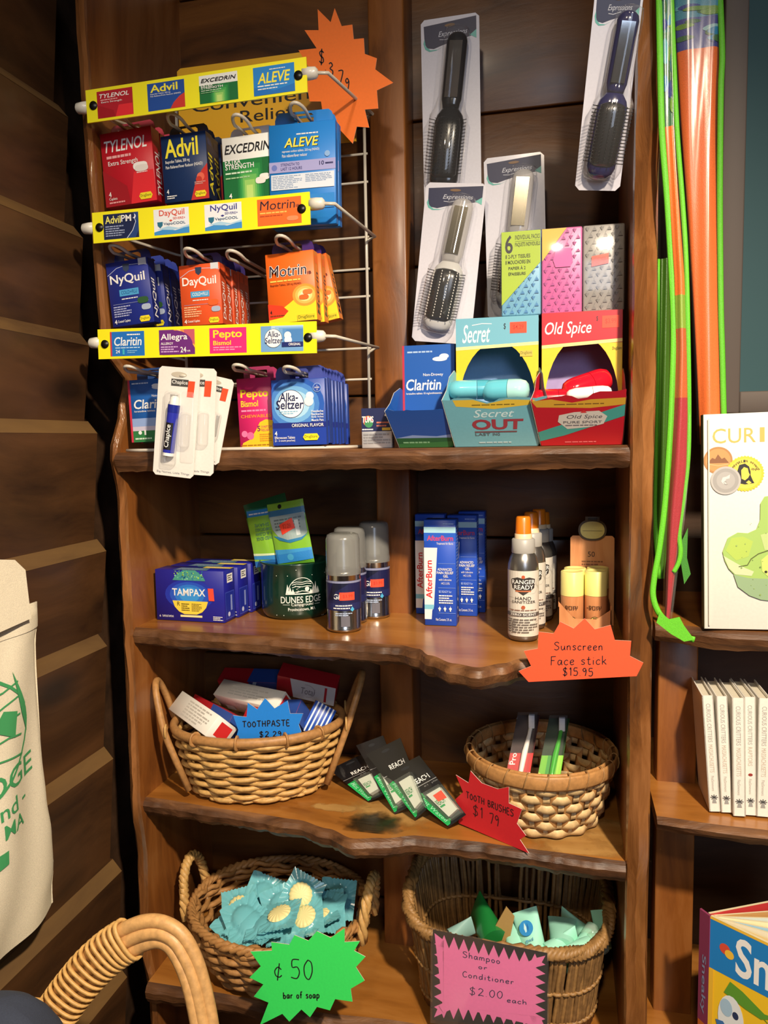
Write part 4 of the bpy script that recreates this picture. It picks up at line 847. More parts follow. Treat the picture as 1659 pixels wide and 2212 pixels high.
# ------------------------------------------------------------------ second shelf, left: tampon boxes, mug with razors, shaving cans
o = atz(486, 1347, Z2); Wd = .1105; ang = -.05; l = o-V3((math.cos(ang), math.sin(ang), 0))*Wd; Hh = at(483, 1235, o.y).z-Z2
NAV = '1d1f8e'
def tampon(label, i):
    root = thing('tampon_box', label, 'box', Matrix.Translation(V3((l.x, l.y, Z2+.0005))+V3((-math.sin(ang), math.cos(ang), 0))*(.036*i)+V3((.004*i, 0, 0))) @ Matrix.Rotation(ang, 4, 'Z'), 'tampon boxes in a row'); D = .034
    m = MB(); m.box((Wd/2, D/2, Hh/2), (Wd, D, Hh), I(NAV), .0006, None, 1); f = Fr(m, (0, -.0001, 0), (Wd, 0, 0), (0, 0, Hh))
    for k, c in enumerate(('2336ac', '2a55c4', '2f78d4', '3c96e0')): f.ell(.50, .52, .36-.07*k, .30-.05*k, I(c))
    rnd = random.Random(5)
    f.poly([(.26, .80), (.30, .88), (.36, .94), (.42, 1), (.60, 1), (.66, .94), (.72, .86), (.74, .80)], I('4a9a8a'))
    for _ in range(70): a = rnd.uniform(.29, .71); b = rnd.uniform(.81, .985); f.k = 6; f.circ(a, b, rnd.uniform(.0006, .0014), I(rnd.choice(('8fd0b4', '2f7fa4', 'a8d84a', '66b89a', '246a9c'))), 8)
    f.k = 8; f.text('TAMPAX', .25, .50, .735, .64, W_, .025)
    f.poly([(.25, .40), (.77, .40), (.74, .28), (.68, .19), (.60, .14), (.42, .14), (.34, .19), (.28, .28)], I('f0d44a')); f.rect(.36, .085, .68, .125, I('f0e2a0')); f.text('R', .32, .30, .36, .38, K_); f.micro(.38, .20, .50, .36, 4, I('5a4a10')); f.micro(.53, .20, .68, .36, 6, I('7a6420'))
    f.poly([(.785, .42), (.865, .42), (.855, .66), (.775, .66)], I('f8503a')); f.text('6', .05, .07, .07, .11, W_); f.text('TAMPONS/TAMPONS', .09, .07, .26, .11, W_); f.micro(.84, .04, .98, .13, 3, W_)
    s = Fr(m, (Wd+.0001, 0, 0), (0, D, 0), (0, 0, Hh)); s.rect(.3, .75, .8, .92, W_); s.micro(.36, .78, .74, .9, 3, K_); s.rect(.1, .05, .9, .58, I('3a4ab8')); s.rect(.14, .07, .86, .56, I('22309c')); s.circ(.4, .14, .0035, I('c8d0f0')); s.rect(.55, .2, .7, .5, I('8a9ad8'))
    t = Fr(m, (0, 0, Hh+.0001), (Wd, 0, 0), (0, D, 0)); t.poly([(.26, 0), (.30, .6), (.72, .6), (.76, 0)], I('5a7a9c')); t.micro(.3, .1, .7, .5, 4, I('a0b4c8')); t.rect(.60, .62, 1, .99, I('f0d44a')); t.micro(.64, .68, .96, .94, 3, I('fff4d0'))
    m.build('carton', root)
tampon('dark blue box with a yellow bowl shape, front of its row on the shelf', 0); tampon('dark blue box second in its row, only top and side showing', 1); tampon('dark blue box at the back of its row beside the mug', 2)
# enamel mug
c0 = atz(614, 1341, Z2); rm = pxm(c0, 72); cy = c0.y+rm; rm = pxm(V3((c0.x, cy, Z2)), 73); mc = V3((at(614, 1341, cy-rm).x, cy, Z2+.0006)); Hm = at(614, 1222, cy-rm).z-Z2+.001
mug = thing('enamel_mug', 'dark green enamel mug with a white campground picture, holding razor packets', 'mug', Matrix.Translation(mc))
GR = P('0c3327', .22, 'enamel', coat=.6); m = MB()
m.lathe([(rm*.86, 0), (rm*.94, .003), (rm*.99, .010), (rm*.985, Hm*.5), (rm, Hm-.004), (rm*1.03, Hm-.002), (rm*1.03, Hm), (rm*.99, Hm), (rm*.96, Hm-.004), (rm*.95, .01), (rm*.8, .004)], GR, 48)
a0 = math.atan2(CAM.x-mc.x, -(CAM.y-mc.y))
def mugfn(u, v, l): q = a0+(u-.5)*1.9+.10; return V3(((rm*.992+l+.0003)*math.sin(q), -(rm*.992+l+.0003)*math.cos(q), v*Hm))
f = Fr(m, fn=mugfn, U=rm*1.9, V=Hm, cut=(.04, None)); WM = P('e9ece4', .5, 'ink')
f.text('DUNES EDGE', .22, .31, .86, .43, WM, .012); f.text('Campground', .38, .245, .72, .31, WM, .01); f.stroke([(.25, .285), (.36, .285)], .0005, WM); f.stroke([(.74, .275), (.84, .275)], .0005, WM); f.text('Provincetown, MA', .33, .165, .75, .23, WM, .012)
arc = [(.545+.21*math.cos(a), .475+.285*math.sin(a)) for a in [PI*i/16 for i in range(17)]]; f.stroke(arc, .0009, WM)
f.rect(.30, .465, .82, .485, WM)
for x, hgt in ((.33, .17), (.37, .12), (.41, .09), (.76, .20), (.72, .14), (.80, .11), (.68, .08)): f.poly([(x-.028, .48), (x+.028, .48), (x, .48+hgt)], WM)
for a in (.60, .645, .68): f.stroke([(.40, a-.01), (.46, a+.012), (.55, a), (.62, a+.014), (.69, a-.004)], .0009, WM)
f.circ(.62, .56, .0032, WM); f.stroke([(.42, .50), (.50, .53), (.46, .56), (.52, .59), (.44, .62)], .0008, WM); f.stroke([(.46, .50), (.54, .53), (.60, .52), (.66, .50)], .001, WM)
rnd = random.Random(9)
for _ in range(10): f.circ(rnd.random(), rnd.choice((.05, .1, .9, .8, .5)), .0006, WM, 8)
m.build('cup', mug); m = MB()
m.tube([V3((rm*.96*math.cos(b), rm*.96*math.sin(b), 0))+V3((0, 0, z))+V3((r_*math.cos(.15), r_*math.sin(.15), 0)) for b, r_, z in ((.15, 0, Hm*.84), (.15, .012, Hm*.86), (.15, .020, Hm*.74), (.15, .020, Hm*.5), (.15, .012, Hm*.34), (.15, 0, Hm*.3))], .0032, GR, 8, False, .006); m.build('handle', mug)
# razor packets
def packet(name, label, cat, TL, TR, BL, Y0, Y1, draw, col, puff=.006, group=None, back=None):
    """limp foil packet whose foot is at depth Y0 and head at Y1"""
    p, q, r = at(*TL, Y1), at(*TR, Y1), at(*BL, Y0); U = q-p; Vv = p-r; Vv -= U.normalized()*Vv.dot(U.normalized())*0
    M = frame3(r, U, Vv); Wd, Hh = U.length, (Vv-U.normalized()*Vv.dot(U.normalized())).length
    root = thing(name, label, cat, M, group); m = MB(); rnd = random.Random(int(TL[0])); ph = rnd.random()*6
    def fn(u, v, l, s=-1):
        e = (math.sin(PI*min(1, max(0, u)))**.6)*(math.sin(PI*min(1, max(0, v)))**.35)
        return V3((u*Wd, s*(puff*e+l)+.0012*math.sin(9*u+ph)*math.sin(PI*v)+.0016*math.sin(7*v+ph)*(v*v), v*Hh))
    m.grid(lambda a, b: fn(a, b, 0), 14, 14, P(col, .2, 'foil', coat=.4)); m.grid(lambda a, b: fn(1-a, b, 0, .4), 14, 14, P(back or col, .3, 'foil'))
    f = Fr(m, fn=lambda a, b, l: fn(a, b, l+.0002), U=Wd, V=Hh, cut=(.071, .071)); draw(f); m.build('pouch', root); return root
def rz1(f):
    f.rect(0, .86, 1, .97, I('2f8fd0')); f.rect(0, .975, 1, 1, I('2a7a5a')); f.poly([(0, .14), (1, .06), (1, .16), (0, .20)], I('3f8fd0')); f.rect(0, 0, 1, .10, I('2a6fb8')); f.poly([(0, .2), (1, .15), (1, .18), (0, .24)], I('dff0c0')); f.micro(.06, .885, .66, .93, 1, W_); f.text('6', .7, .88, .78, .93, W_)
    for i, t in enumerate(('SHAVE', 'COMFORTABLE', 'FOR A CLEAN', 'IMPROVED EDGE')): f.text(t, .18, .68-.075*i, .56+.08*min(i, 3), .735-.075*i, I('5a8a6a'), .02, 0, 180)
    f.poly([(.60, .56), (.68, .58), (.80, .30), (.86, .1), (.74, .08), (.66, .3)], I('5a6a66')); f.poly([(.66, .06), (.9, .04), (.86, .2), (.74, .22)], I('a8c4c0'))
def rz2(f):
    f.rect(0, .88, 1, 1, I('8fbf3a')); f.rect(.0, .78, 1, .89, I('3a7fa8')); f.circ(.36, .94, .0032, K_); f.poly([(.02, .80), (.98, .80), (.97, .48), (.80, .40), (.45, .40), (.18, .48), (.05, .6)], I('9fb4b4')); f.micro(.14, .56, .9, .76, 4, I('6a7c80'), .1); f.rect(.7, .46, .80, .7, I('d8e4e4')); f.poly([(.05, .5), (.2, .42), (.5, .36), (.8, .38), (.98, .46), (.8, .42), (.45, .41), (.18, .48)], I('2f7fb0'))
    f.rect(0, .06, 1, .22, I('2f86d0')); f.poly([(.0, .2), (1, .2), (1, .24), (0, .28)], I('3f9ad8')); f.circ(.42, .14, .005, I('4aa8d8')); f.rect(0, 0, 1, .05, I('5a9a2a'))
    f.poly([(.32, .50), (.70, .58), (.66, .74), (.28, .66)], I('ff4a34')); f.text('$2.29', .38, .58, .60, .66, I('c03020'), .01)
ym = mc.y
packet('razor_packet', 'dark green topped razor packet tucked at the back of the mug', 'razor packet', (524, 1092), (614, 1064), (560, 1236), ym+.008, ym+.022, lambda f: f.rect(0, 0, 1, .8, I('6aa83a')), '2a6238', .004, 'razor packets in the mug')
packet('razor_packet', 'green razor packet with a blue top and razor picture, at the left in the mug', 'razor packet', (515, 1104), (600, 1090), (553, 1226), ym-.012, ym-.012, rz1, '8cc63c', .006, 'razor packets in the mug')
packet('razor_packet', 'green and blue razor packet with orange sticker, at the right in the mug', 'razor packet', (590, 1088), (668, 1074), (602, 1226), ym-.022, ym-.022, rz2, '86bf3a', .007, 'razor packets in the mug')
# shaving gel cans
def can(label, px, pyb, pyt, wpx):
    c = atz(px, pyb, Z2); r = pxm(c, wpx/2); cc = V3((c.x, c.y+r*.9, Z2+.0005)); Hc = at(px, pyt, cc.y).z-Z2; r = pxm(cc, wpx/2)
    root = thing('shaving_gel_can', label, 'can', Matrix.Translation(cc) , 'shaving gel cans'); m = MB(); hb = Hc*.63
    m.lathe([(r*.86, 0), (r*.98, .002), (r, .004), (r*.96, .006), (r*.97, hb-.006), (r, hb-.004), (r*.93, hb-.001), (r*.8, hb+.002), (r*.3, hb+.004)], P('b9b6b2', .22, 'tin', metal=1.0), 32)
    a_ = math.atan2(CAM.x-cc.x, -(CAM.y-cc.y)); fn = lambda u, v, l: V3(((r*.968+l+.0003)*math.sin(a_+(u-.5)*2*PI), -(r*.968+l+.0003)*math.cos(a_+(u-.5)*2*PI), .006+v*(hb-.012)))
    f = Fr(m, fn=fn, U=r*2*PI, V=hb-.012, cut=(.03, None)); f.rect(0, .34, 1, .86, I('1c1f4c')); f.rect(0, .36, 1, .48, I('232a5e')); f.rect(0, .86, 1, .9, I('8a8fb0')); f.text('Gillette', .40, .56, .60, .66, W_, .02, .1); f.poly([(.33, .54), (.40, .86), (.55, .86), (.42, .7), (.40, .54)], I('101430')); f.poly([(.46, .54), (.60, .54), (.60, .69), (.46, .69)], I('ff5238')); f.text('$3.99', .49, .58, .58, .65, I('c43a24'), .01)
    f.micro(.42, .42, .58, .46, 1, W_); f.micro(.40, .37, .56, .41, 1, W_); f.poly([(.555, .36), (.575, .42), (.595, .36), (.575, .32)], I('4fb0dc')); f.micro(.42, .24, .58, .31, 2, I('b8c8e4')); f.rect(.47, .04, .55, .24, I('6a6a74')); m.build('body', root)
    m = MB(); m.lathe([(r*1.0, hb-.006), (r*1.01, hb), (r*.97, hb+.004), (r*.955, Hc-.008), (r*.88, Hc-.002), (r*.7, Hc), (0, Hc)], clear('c9cac6', .30, .22), 32); m.lathe([(r*.4, hb+.004), (r*.35, Hc*.85), (r*.2, Hc*.88), (0, Hc*.88)], P('8d8f8e', .5, 'plastic'), 16); m.build('cap', root)
can('silver and navy shaving gel can with grey cap, nearest the shelf edge', 735, 1368, 1152, 76); can('shaving gel can just behind the nearest one', 750, 1350, 1139, 71); can('shaving gel can at the back against the post', 803, 1338, 1127, 68)

# ------------------------------------------------------------------ second shelf, right: burn gel, hand sanitizer, sun sticks
BLU = '1f4fc0'
def burn(label, px, pyb, pyt, px2, Hh=None, rotz=0):
    o = atz(px, pyb, Z2); o.z = Z2+.0005; q = at(px2, pyb, o.y); Wd = q.x-o.x; Hb = Hh or at(px, pyt, o.y).z-Z2; D = .030
    root = thing('burn_gel_box', label, 'medicine box', Matrix.Translation(o) @ Matrix.Rotation(R(rotz), 4, 'Z'), 'burn gel boxes'); m = MB()
    m.box((Wd/2, D/2, Hb/2), (Wd, D, Hb), I(BLU), .0006, None, 1); f = Fr(m, (0, -.0001, 0), (Wd, 0, 0), (0, 0, Hb))
    f.rect(0, .88, 1, .935, I('a8d8ea')); f.rect(0, .80, 1, .88, I('2a60cc')); f.text('AfterBurn', .10, .805, .92, .855, I('e8405a'), .02); f.text('Treatment for Burns', .40, .77, .92, .79, W_, .01); f.micro(.6, .955, .95, .975, 1, I('8fb0f0'))
    f.poly([(0, .06), (0, .74), (.42, .74), (.38, .55), (.30, .20), (.24, .14), (.22, .06)], I('ece8ea')); f.poly([(.0, .155), (.28, .155), (.31, .20), (.0, .20)], I('7fc4da')); f.text('AfterBurn', .05, .26, .25, .62, I('d02a2e'), .03, 0, 90)
    for v in (.59, .36, .12): f.rect(.44, v, .98, v+.004, I('7a9ae8'))
    for i, t in enumerate(('ADVANCED', 'PAIN RELIEF', 'GEL')): f.text(t, (.42, .40, .60)[i], .525-.032*i, (.88, .92, .76)[i], .55-.032*i, W_, .02)
    f.text('with Lidocaine', .46, .43, .86, .45, W_); f.text('HCl 2.5%', .54, .395, .80, .415, W_); f.text('BE READY for', .46, .315, .86, .338, I('a8c0f8'), .015); f.micro(.46, .21, .90, .30, 4, W_)
    for i in range(3): f.circ(.48+.17*i, .165, .0019, W_, 10); f.poly([(.46+.17*i, .14), (.50+.17*i, .14), (.48+.17*i, .195)], W_)
    f.text('Net Contents: 2 fl. oz.', .36, .05, .86, .075, W_)
    s = Fr(m, (Wd+.0001, 0, 0), (0, D, 0), (0, 0, Hb)); s.micro(.1, .4, .9, .95, 18, I('7f9ae8')); s.circ(.45, .24, .0025, W_, 10); s.circ(.45, .16, .0022, W_, 10); s.circ(.45, .08, .0022, W_, 10); m.build('carton', root); return root
burn('blue burn gel box standing frontmost of its four', 918, 1351, 1124, 986)
burn('blue burn gel box behind and left of the frontmost one', 899, 1326, 1112, 962)
burn('blue burn gel box behind and right of the frontmost one', 968, 1330, 1114, 1031)
burn('blue burn gel box at the very back, its dark side showing', 992, 1322, 1106, 1048)
def sanit(label, px, pyb, pyt, wpx):
    c = atz(px, pyb, Z2); r = pxm(c, wpx/2); cc = V3((c.x, c.y+r*.9, Z2+.0005)); r = pxm(cc, wpx/2); Hc = at(px, pyt, cc.y).z-Z2
    root = thing('spray_bottle', label, 'bottle', Matrix.Translation(cc), 'hand sanitizer bottles'); m = MB(); S = P('8f8d8a', .28, 'tin', metal=.85); hs = Hc*.58
    m.lathe([(r*.8, 0), (r*.95, .001), (r, .005), (r, hs), (r*.98, hs+.006), (r*.88, hs+.014), (r*.72, hs+.020), (r*.66, hs+.022)], S, 36)
    a_ = math.atan2(CAM.x-cc.x, -(CAM.y-cc.y)); fn = lambda u, v, l: V3(((r+l+.0002)*math.sin(a_+(u-.5)*2*PI), -(r+l+.0002)*math.cos(a_+(u-.5)*2*PI), .007+v*(hs-.008)))
    f = Fr(m, fn=fn, U=r*2*PI, V=hs-.008, cut=(.03, None)); f.rect(0, 0, 1, 1, I('d6d1c6')); G = I('3a3634'); rnd = random.Random(4)
    for _ in range(9):
        x, y, k = rnd.uniform(.24, .78), rnd.uniform(.1, .95), rnd.uniform(.03, .10); f.k = 2; f.stroke([(x+k*math.cos(t_)*(1+.2*math.sin(3*t_)), y+k*.9*math.sin(t_)*(1+.15*math.cos(2*t_))) for t_ in [2*PI*i/20 for i in range(20)]], .00035, I('aaa49a'), True)
    f.k = 4; f.poly([(.37, .875), (.44, .905), (.50, .885), (.56, .905), (.63, .875), (.62, .74), (.50, .63), (.38, .74)], G); f.circ(.50, .91, .0022, I('c05a34')); f.text('RANGER', .37, .80, .63, .87, G, .03); f.rect(.42, .685, .58, .705, I('c2704a')); f.text('RANGER', .38, .803, .625, .867, W_, .015); f.text('READY', .405, .723, .605, .787, W_, .015)
    f.text('HAND', .42, .56, .58, .61, G, .005); f.text('SANITIZER', .38, .51, .63, .55, G, .004); f.circ(.50, .45, .0024, I('b0583a')); f.micro(.34, .39, .66, .42, 1, I('8a6a5a')); f.rect(.30, .31, .70, .365, I('5a5654')); f.text('ZERO SCENT', .36, .32, .64, .355, W_, .01); f.micro(.32, .05, .66, .28, 6, I('6a6560')); m.build('bottle_body', root)
    m = MB(); zc = hs+.020; m.lathe([(r*.74, zc), (r*.76, zc+.001), (r*.75, zc+.017), (r*.66, zc+.0185), (0, zc+.0185)], P('a9a7a2', .4, 'plastic'), 40); m.build('collar', root)
    m = MB(); za = zc+.018; m.lathe([(r*.55, za), (r*.53, za+.006), (r*.52, za+.007), (r*.47, Hc-.002), (r*.4, Hc), (0, Hc)], P('f28a1e', .3, 'plastic', coat=.4, trans=.25), 28); m.lathe([(r*.57, za-.001), (r*.56, za+.006), (r*.53, za+.0065)], P('e8cfa8', .4, 'plastic'), 28); m.build('spray_cap', root)
sanit('grey spray bottle with orange cap, nearest of its row', 1129, 1387, 1116, 65); sanit('grey spray bottle with orange cap, second of its row', 1146, 1361, 1106, 61); sanit('grey spray bottle with orange cap, third of its row', 1163, 1343, 1100, 58); sanit('grey spray bottle last of its row, mostly hidden', 1172, 1328, 1106, 56)
# sun stick display
WD1 = wood('printed_wood_card', 'dba06e', 'cf8f5e', 'bd7c4c', 'Z', 2.2, .5, 0, False, 0)
o = atz(1206, 1372, Z2); yk = o.y; x0, x1 = o.x, at(1320, 1372, yk).x; Wd = x1-x0
dsp = thing('sun_stick_display', 'wood-printed card display with a round yellow badge, holding sun sticks by the right upright', 'display box', Matrix.Translation((x0, yk, Z2+.0005)))
hf = at(1206, 1300, yk).z-Z2; yb2 = .062; m = MB(); m.prism([(0, 0, 0), (Wd, 0, 0), (Wd, 0, hf*.8), (Wd*.72, 0, hf*.5), (Wd*.3, 0, hf*.5), (0, 0, hf)], (0, .001, 0), WD1)
m.box((.0005, yb2/2, hf*.42), (.001, yb2, hf*.84), WD1); m.box((Wd-.0005, yb2/2, hf*.46), (.001, yb2, hf*.92), WD1); m.box((Wd/2, yb2/2, .0006), (Wd, yb2, .001), WD1); m.build('tray', dsp)
bt = at(1262, 1158, yk+yb2).z-Z2; m = MB(); xb0 = at(1232, 1200, yk+yb2).x-x0; xb1 = at(1327, 1200, yk+yb2).x-x0
m.prism([(xb0, yb2, 0), (xb1, yb2, 0), (xb1, yb2, bt-.003), (xb1-.003, yb2, bt), (xb0+.003, yb2, bt), (xb0, yb2, bt-.003)], (0, .001, 0), WD1)
f = Fr(m, (xb0, yb2-.0001, 0), (xb1-xb0, 0, 0), (0, 0, bt)); f.text('50', .40, .765, .56, .825, I('4a3020'), .01); f.micro(.26, .60, .76, .73, 4, I('8a5a3a'), .3); m.build('back_card', dsp)
bc = V3(((xb0+xb1)/2, yb2-.002, bt+.008)); m = MB(); DB_ = P('4f4233', .5, 'card')
def oval(rx, rz, y, mat, th, sq=2.3):
    m.prism([V3((bc.x+rx*math.copysign(abs(math.cos(q))**(2/sq), math.cos(q)), y, bc.z+rz*math.copysign(abs(math.sin(q))**(2/sq), math.sin(q)))) for q in [2*PI*i/36 for i in range(36)]], (0, th, 0), mat)
oval(.0185, .0145, bc.y, DB_, .001); m.box((bc.x, bc.y, bc.z+.0135), (.019, .001, .010), DB_, .0004); oval(.0158, .0118, bc.y-.0006, P('cfc47c', .5, 'card'), .0006); m.box((bc.x, bc.y-.0007, bc.z+.0145), (.012, .0008, .0035), P('2c241c', .5, 'card'), .0003); m.box((bc.x, bc.y-.0009, bc.z-.001), (.026, .0004, .0006), P('8a8050', .5, 'card')); m.build('badge', dsp)
def stick(label, px, pyt, pym, Y, wpx):
    c = at(px, pym, Y); r = pxm(c, wpx/2); ht = at(px, pyt, Y).z-Z2-.0013; hm = c.z-Z2-.0013
    root = thing('sun_stick', label, 'sunscreen', Matrix.Translation((c.x, Y, Z2+.0013)), 'sun sticks in the display'); m = MB(); m.lathe([(r*.94, 0), (r, .001), (r, hm)], WD1, 30)
    a_ = math.atan2(CAM.x-c.x, -(CAM.y-Y)); fn = lambda u, v, l: V3(((r+l+.0002)*math.sin(a_+(u-.5)*2*PI), -(r+l+.0002)*math.cos(a_+(u-.5)*2*PI), v*hm)); f = Fr(m, fn=fn, U=r*2*PI, V=hm, cut=(.04, None)); B_ = I('5a3a26')
    f.text('sun', .40, .64, .56, .76, B_, .01); f.text('bum', .40, .76, .58, .64, B_, .01); f.text('-', .36, .68, .39, .70, B_); f.circ(.49, .36, .0062, B_); f.circ(.49, .35, .0056, I('d8cf6a')); f.rect(.465, .42, .515, .45, B_); f.micro(.3, .05, .7, .14, 2, B_); m.build('tube', root)
    m = MB(); m.lathe([(r*1.01, hm+.0004), (r*1.01, ht-.001), (r*.96, ht), (r*.80, ht), (r*.76, ht-.0012), (0, ht-.0014)], P('efe68e', .35, 'plastic', coat=.2), 30); m.build('cap', root)
yk1 = yk+.0165; yk2 = yk+.0455
stick('pale yellow capped sun stick, front left in the display', 1236, 1233, 1285, yk1, 48); stick('pale yellow capped sun stick, front right in the display', 1287, 1232, 1285, yk1, 47); stick('pale yellow capped sun stick, back left in the display', 1242, 1226, 1270, yk2, 46); stick('pale yellow capped sun stick, back right in the display', 1291, 1225, 1270, yk2, 45)
sg = crop([(830, 1105), (905, 1075), (862, 985), (945, 970), (950, 870), (1040, 880), (1080, 810), (1160, 850), (1225, 790), (1285, 855), (1380, 830), (1405, 920), (1503, 925), (1495, 1015), (1575, 1055), (1535, 1135), (890, 1170)], 2.765, 820, 1050)
burst('price_sign', 'orange-red jagged card with handwriting leaning under the sun sticks', sg, -.072, 'ff5630', [('Sunscreen', 1197, 1404, 17, 2.0, .04, 103), ('Face stick', 1189, 1437, 19, 2.0, .07, 119), ('$15.95', 1215, 1459, 17, 2.2, .03, 66)])

# ------------------------------------------------------------------ wicker
CANE = P('d8ab66', .5, 'cane'); CANE2 = P('b98750', .5, 'cane'); CANE3 = P('a47c4c', .55, 'cane'); SPL = P('e4c38c', .5, 'cane'); SPL2 = P('c08c54', .45, 'cane')
def ringpt(a, b, q, sq=2.0):
    c, s = math.cos(q), math.sin(q); return a*math.copysign(abs(c)**(2/sq), c), b*math.copysign(abs(s)**(2/sq), s)
def weave(mb, ab, H, rows, stakes, r, mat, amp, seed=1, sq=2.0, flat=None, zf=None, per=4, jit=.0006):
    rnd = random.Random(seed); n = stakes*per
    for i in range(rows):
        t = (i+.5)/rows; a, b = ab(t); pts = []; dz = [rnd.uniform(-jit, jit) for _ in range(stakes)]
        for k in range(n):
            q = 2*PI*k/n; o = amp*math.cos(stakes*q/2+PI*i); x, y = ringpt(a+o, b+o, q, sq); pts.append((x, y, (zf(q, t) if zf else t*H)+dz[int(k/per) % stakes]))
        mb.tube(pts, r, mat, 6, True, flat, (0, 0, 1))
def stakes_(mb, ab, H, n, r, mat, sq=2.0, zf=None, off=0.0, flat=None):
    for k in range(n):
        q = 2*PI*(k+.5)/n; pts = []
        for j in range(5):
            t = j/4; a, b = ab(t); x, y = ringpt(a-off, b-off, q, sq); pts.append((x, y, zf(q, t) if zf else t*H))
        mb.tube(pts, r, mat, 5, False, flat, (math.cos(q), math.sin(q), 0) if flat else None)
def rope(mb, path, R_, r, mat, turns, strands=3, closed=False, seg=6):
    pts = [V3(p) for p in path]; n = len(pts)
    for s_ in range(strands):
        out = []
        for i, p in enumerate(pts):
            t = (pts[(i+1) % n if closed else min(i+1, n-1)]-pts[(i-1) % n if closed else max(i-1, 0)]).normalized(); sd = t.cross(V3((0, .3, 1))).normalized(); nn = sd.cross(t); q = 2*PI*(turns*i/n+s_/strands); out.append(p+sd*(R_*math.cos(q))+nn*(R_*math.sin(q)))
        mb.tube(out, r, mat, seg, closed)
def ringpath(a, b, z, n=72, sq=2.0): return [(*ringpt(a, b, 2*PI*k/n, sq), z) for k in range(n)]
def basket_floor(mb, a, b, mat, sq=2.0): mb.prism([(*ringpt(a, b, 2*PI*k/40, sq), .002) for k in range(40)], (0, 0, .002), mat)

# toothpaste basket: oval, light willow, a hoop handle at each end
bc = atz(530, 1741, Z3); AB, BB, AR_, BR_ = .093, .066, .121, .090; rotb = R(17)
C1 = V3((at(553, 1690, bc.y+BB).x+.0065, bc.y+BB+.004, Z3+.004)); Hb = at(510, 1604, bc.y-.016).z-Z3-.006
B1 = thing('wicker_basket', 'oval willow basket with hoop handles at its ends, full of toothpaste boxes', 'basket', Matrix.Translation(C1) @ Matrix.Rotation(rotb, 4, 'Z'))
ab1 = lambda t: (AB+(AR_-AB)*t**.8, BB+(BR_-BB)*t**.8)
m = MB(); weave(m, ab1, Hb, 13, 18, .0037, CANE, .0048, 2); weave(m, lambda t: (AB+.002, BB+.002), .008, 3, 44, .0022, CANE, .0028, 4); stakes_(m, ab1, Hb, 18, .0024, CANE2); m.build('woven_wall', B1)
m = MB(); basket_floor(m, AB, BB, CANE3); m.build('base', B1)
m = MB(); m.tube(ringpath(AR_+.003, BR_+.003, Hb+.004), .0058, CANE2, 10, True, .0068)
for q in (-2.3, -1.75, -1.2, -.75, .5, 1.2, 2.2):
    x, y = ringpt(AR_+.003, BR_+.003, q); m.tube([(x*(1+.0075/AR_*math.cos(p)), y*(1+.0075/AR_*math.cos(p)), Hb+.004+.008*math.sin(p)) for p in [2*PI*i/12 for i in range(12)]], .0018, CANE2, 6, True, .004)
m.build('rim', B1)
for sx in (-1, 1):
    m = MB(); pts = []
    for k in range(25):
        u = k/24; q = PI*u; yy = .040*math.cos(q); hh = math.sin(q)**.55
        z = .010+(Hb+.058)*hh; x = sx*(AB+.002+(AR_-AB+.008)*min(1, z/Hb)+max(0, z-Hb)*(.24 if sx < 0 else .36)); pts.append((x, yy*(1-.15*hh), z))
    m.tube(pts, .0050, CANE2, 8)
    for yy in (-.036, .036): rope(m, [(sx*(AR_+.008), yy+.006*math.cos(a), Hb+.004+.010*math.sin(a)) for a in [2*PI*i/14 for i in range(14)]], .0, .0016, CANE, 1, 1, True)
    m.build('handle', B1)
def stick_box(label, A, B, wd, ht, faces, roll=0.0, group='toothpaste boxes in the basket', name='toothpaste_box', cat='toothpaste', upref=(0, -.5, 1)):
    a, b = at(*A), at(*B); x = (b-a); L = x.length; M0 = frame3((a+b)/2, x, upref) @ Matrix.Rotation(R(roll), 4, 'X')
    root = thing(name, label, cat, M0, group); m = MB(); m.box((0, 0, 0), (L, wd, ht), I(faces[0]), .0006, None, 1)
    fr_ = Fr(m, (-L/2, -wd/2-.0001, -ht/2), (L, 0, 0), (0, 0, ht)); tp = Fr(m, (-L/2, -wd/2, ht/2+.0001), (L, 0, 0), (0, wd, 0)); en = Fr(m, (L/2+.0001, -wd/2, -ht/2), (0, wd, 0), (0, 0, ht)); en2 = Fr(m, (-L/2-.0001, wd/2, -ht/2), (0, -wd, 0), (0, 0, ht))
    faces[1](fr_, tp, en, en2); m.build('carton', root); return root
def tb_white(f, t, e, e2):
    f.micro(.05, .12, .55, .5, 5, I('b9b6ae')); f.rect(.06, .55, .26, .9, I('d8d6d0'));
    for i in range(14): f.k = 4; f.rect(.07+.012*i, .58, .07+.012*i+(.007 if i % 3 else .003), .88, I('6f6c68'))
    f.micro(.32, .6, .8, .9, 4, I('a8a49c')); t.micro(.3, .1, .9, .9, 6, I('c0bcb4')); e.rect(.22, .16, .86, .74, I('d02a2a'))
def tb_colg(f, t, e, e2):
    f.rect(.78, .15, .99, .62, I('cc2228')); f.text('Colgate', .80, .26, .97, .52, W_, .015); f.micro(.30, .2, .74, .75, 5, I('c8c4bc')); f.rect(.10, .1, .24, .4, I('c9c5be')); t.micro(.2, .2, .8, .8, 4, I('cfccc4')); e.rect(.1, .1, .9, .9, I('d02a2a'))
def tb_red(f, t, e, e2):
    f.rect(.52, 0, 1, 1, I('23408c')); f.poly([(.45, 0), (.6, 1), (.66, 1), (.5, 0)], I('b9c8e0')); f.text('Colgate', .08, .3, .46, .72, I('e89088'), .015); f.micro(.66, .2, .95, .6, 3, I('8aa0d0')); t.rect(0, 0, 1, 1, I('a81c24')); t.rect(.5, 0, 1, 1, I('2a4a98')); e.rect(0, 0, 1, 1, I('2a4a98'))
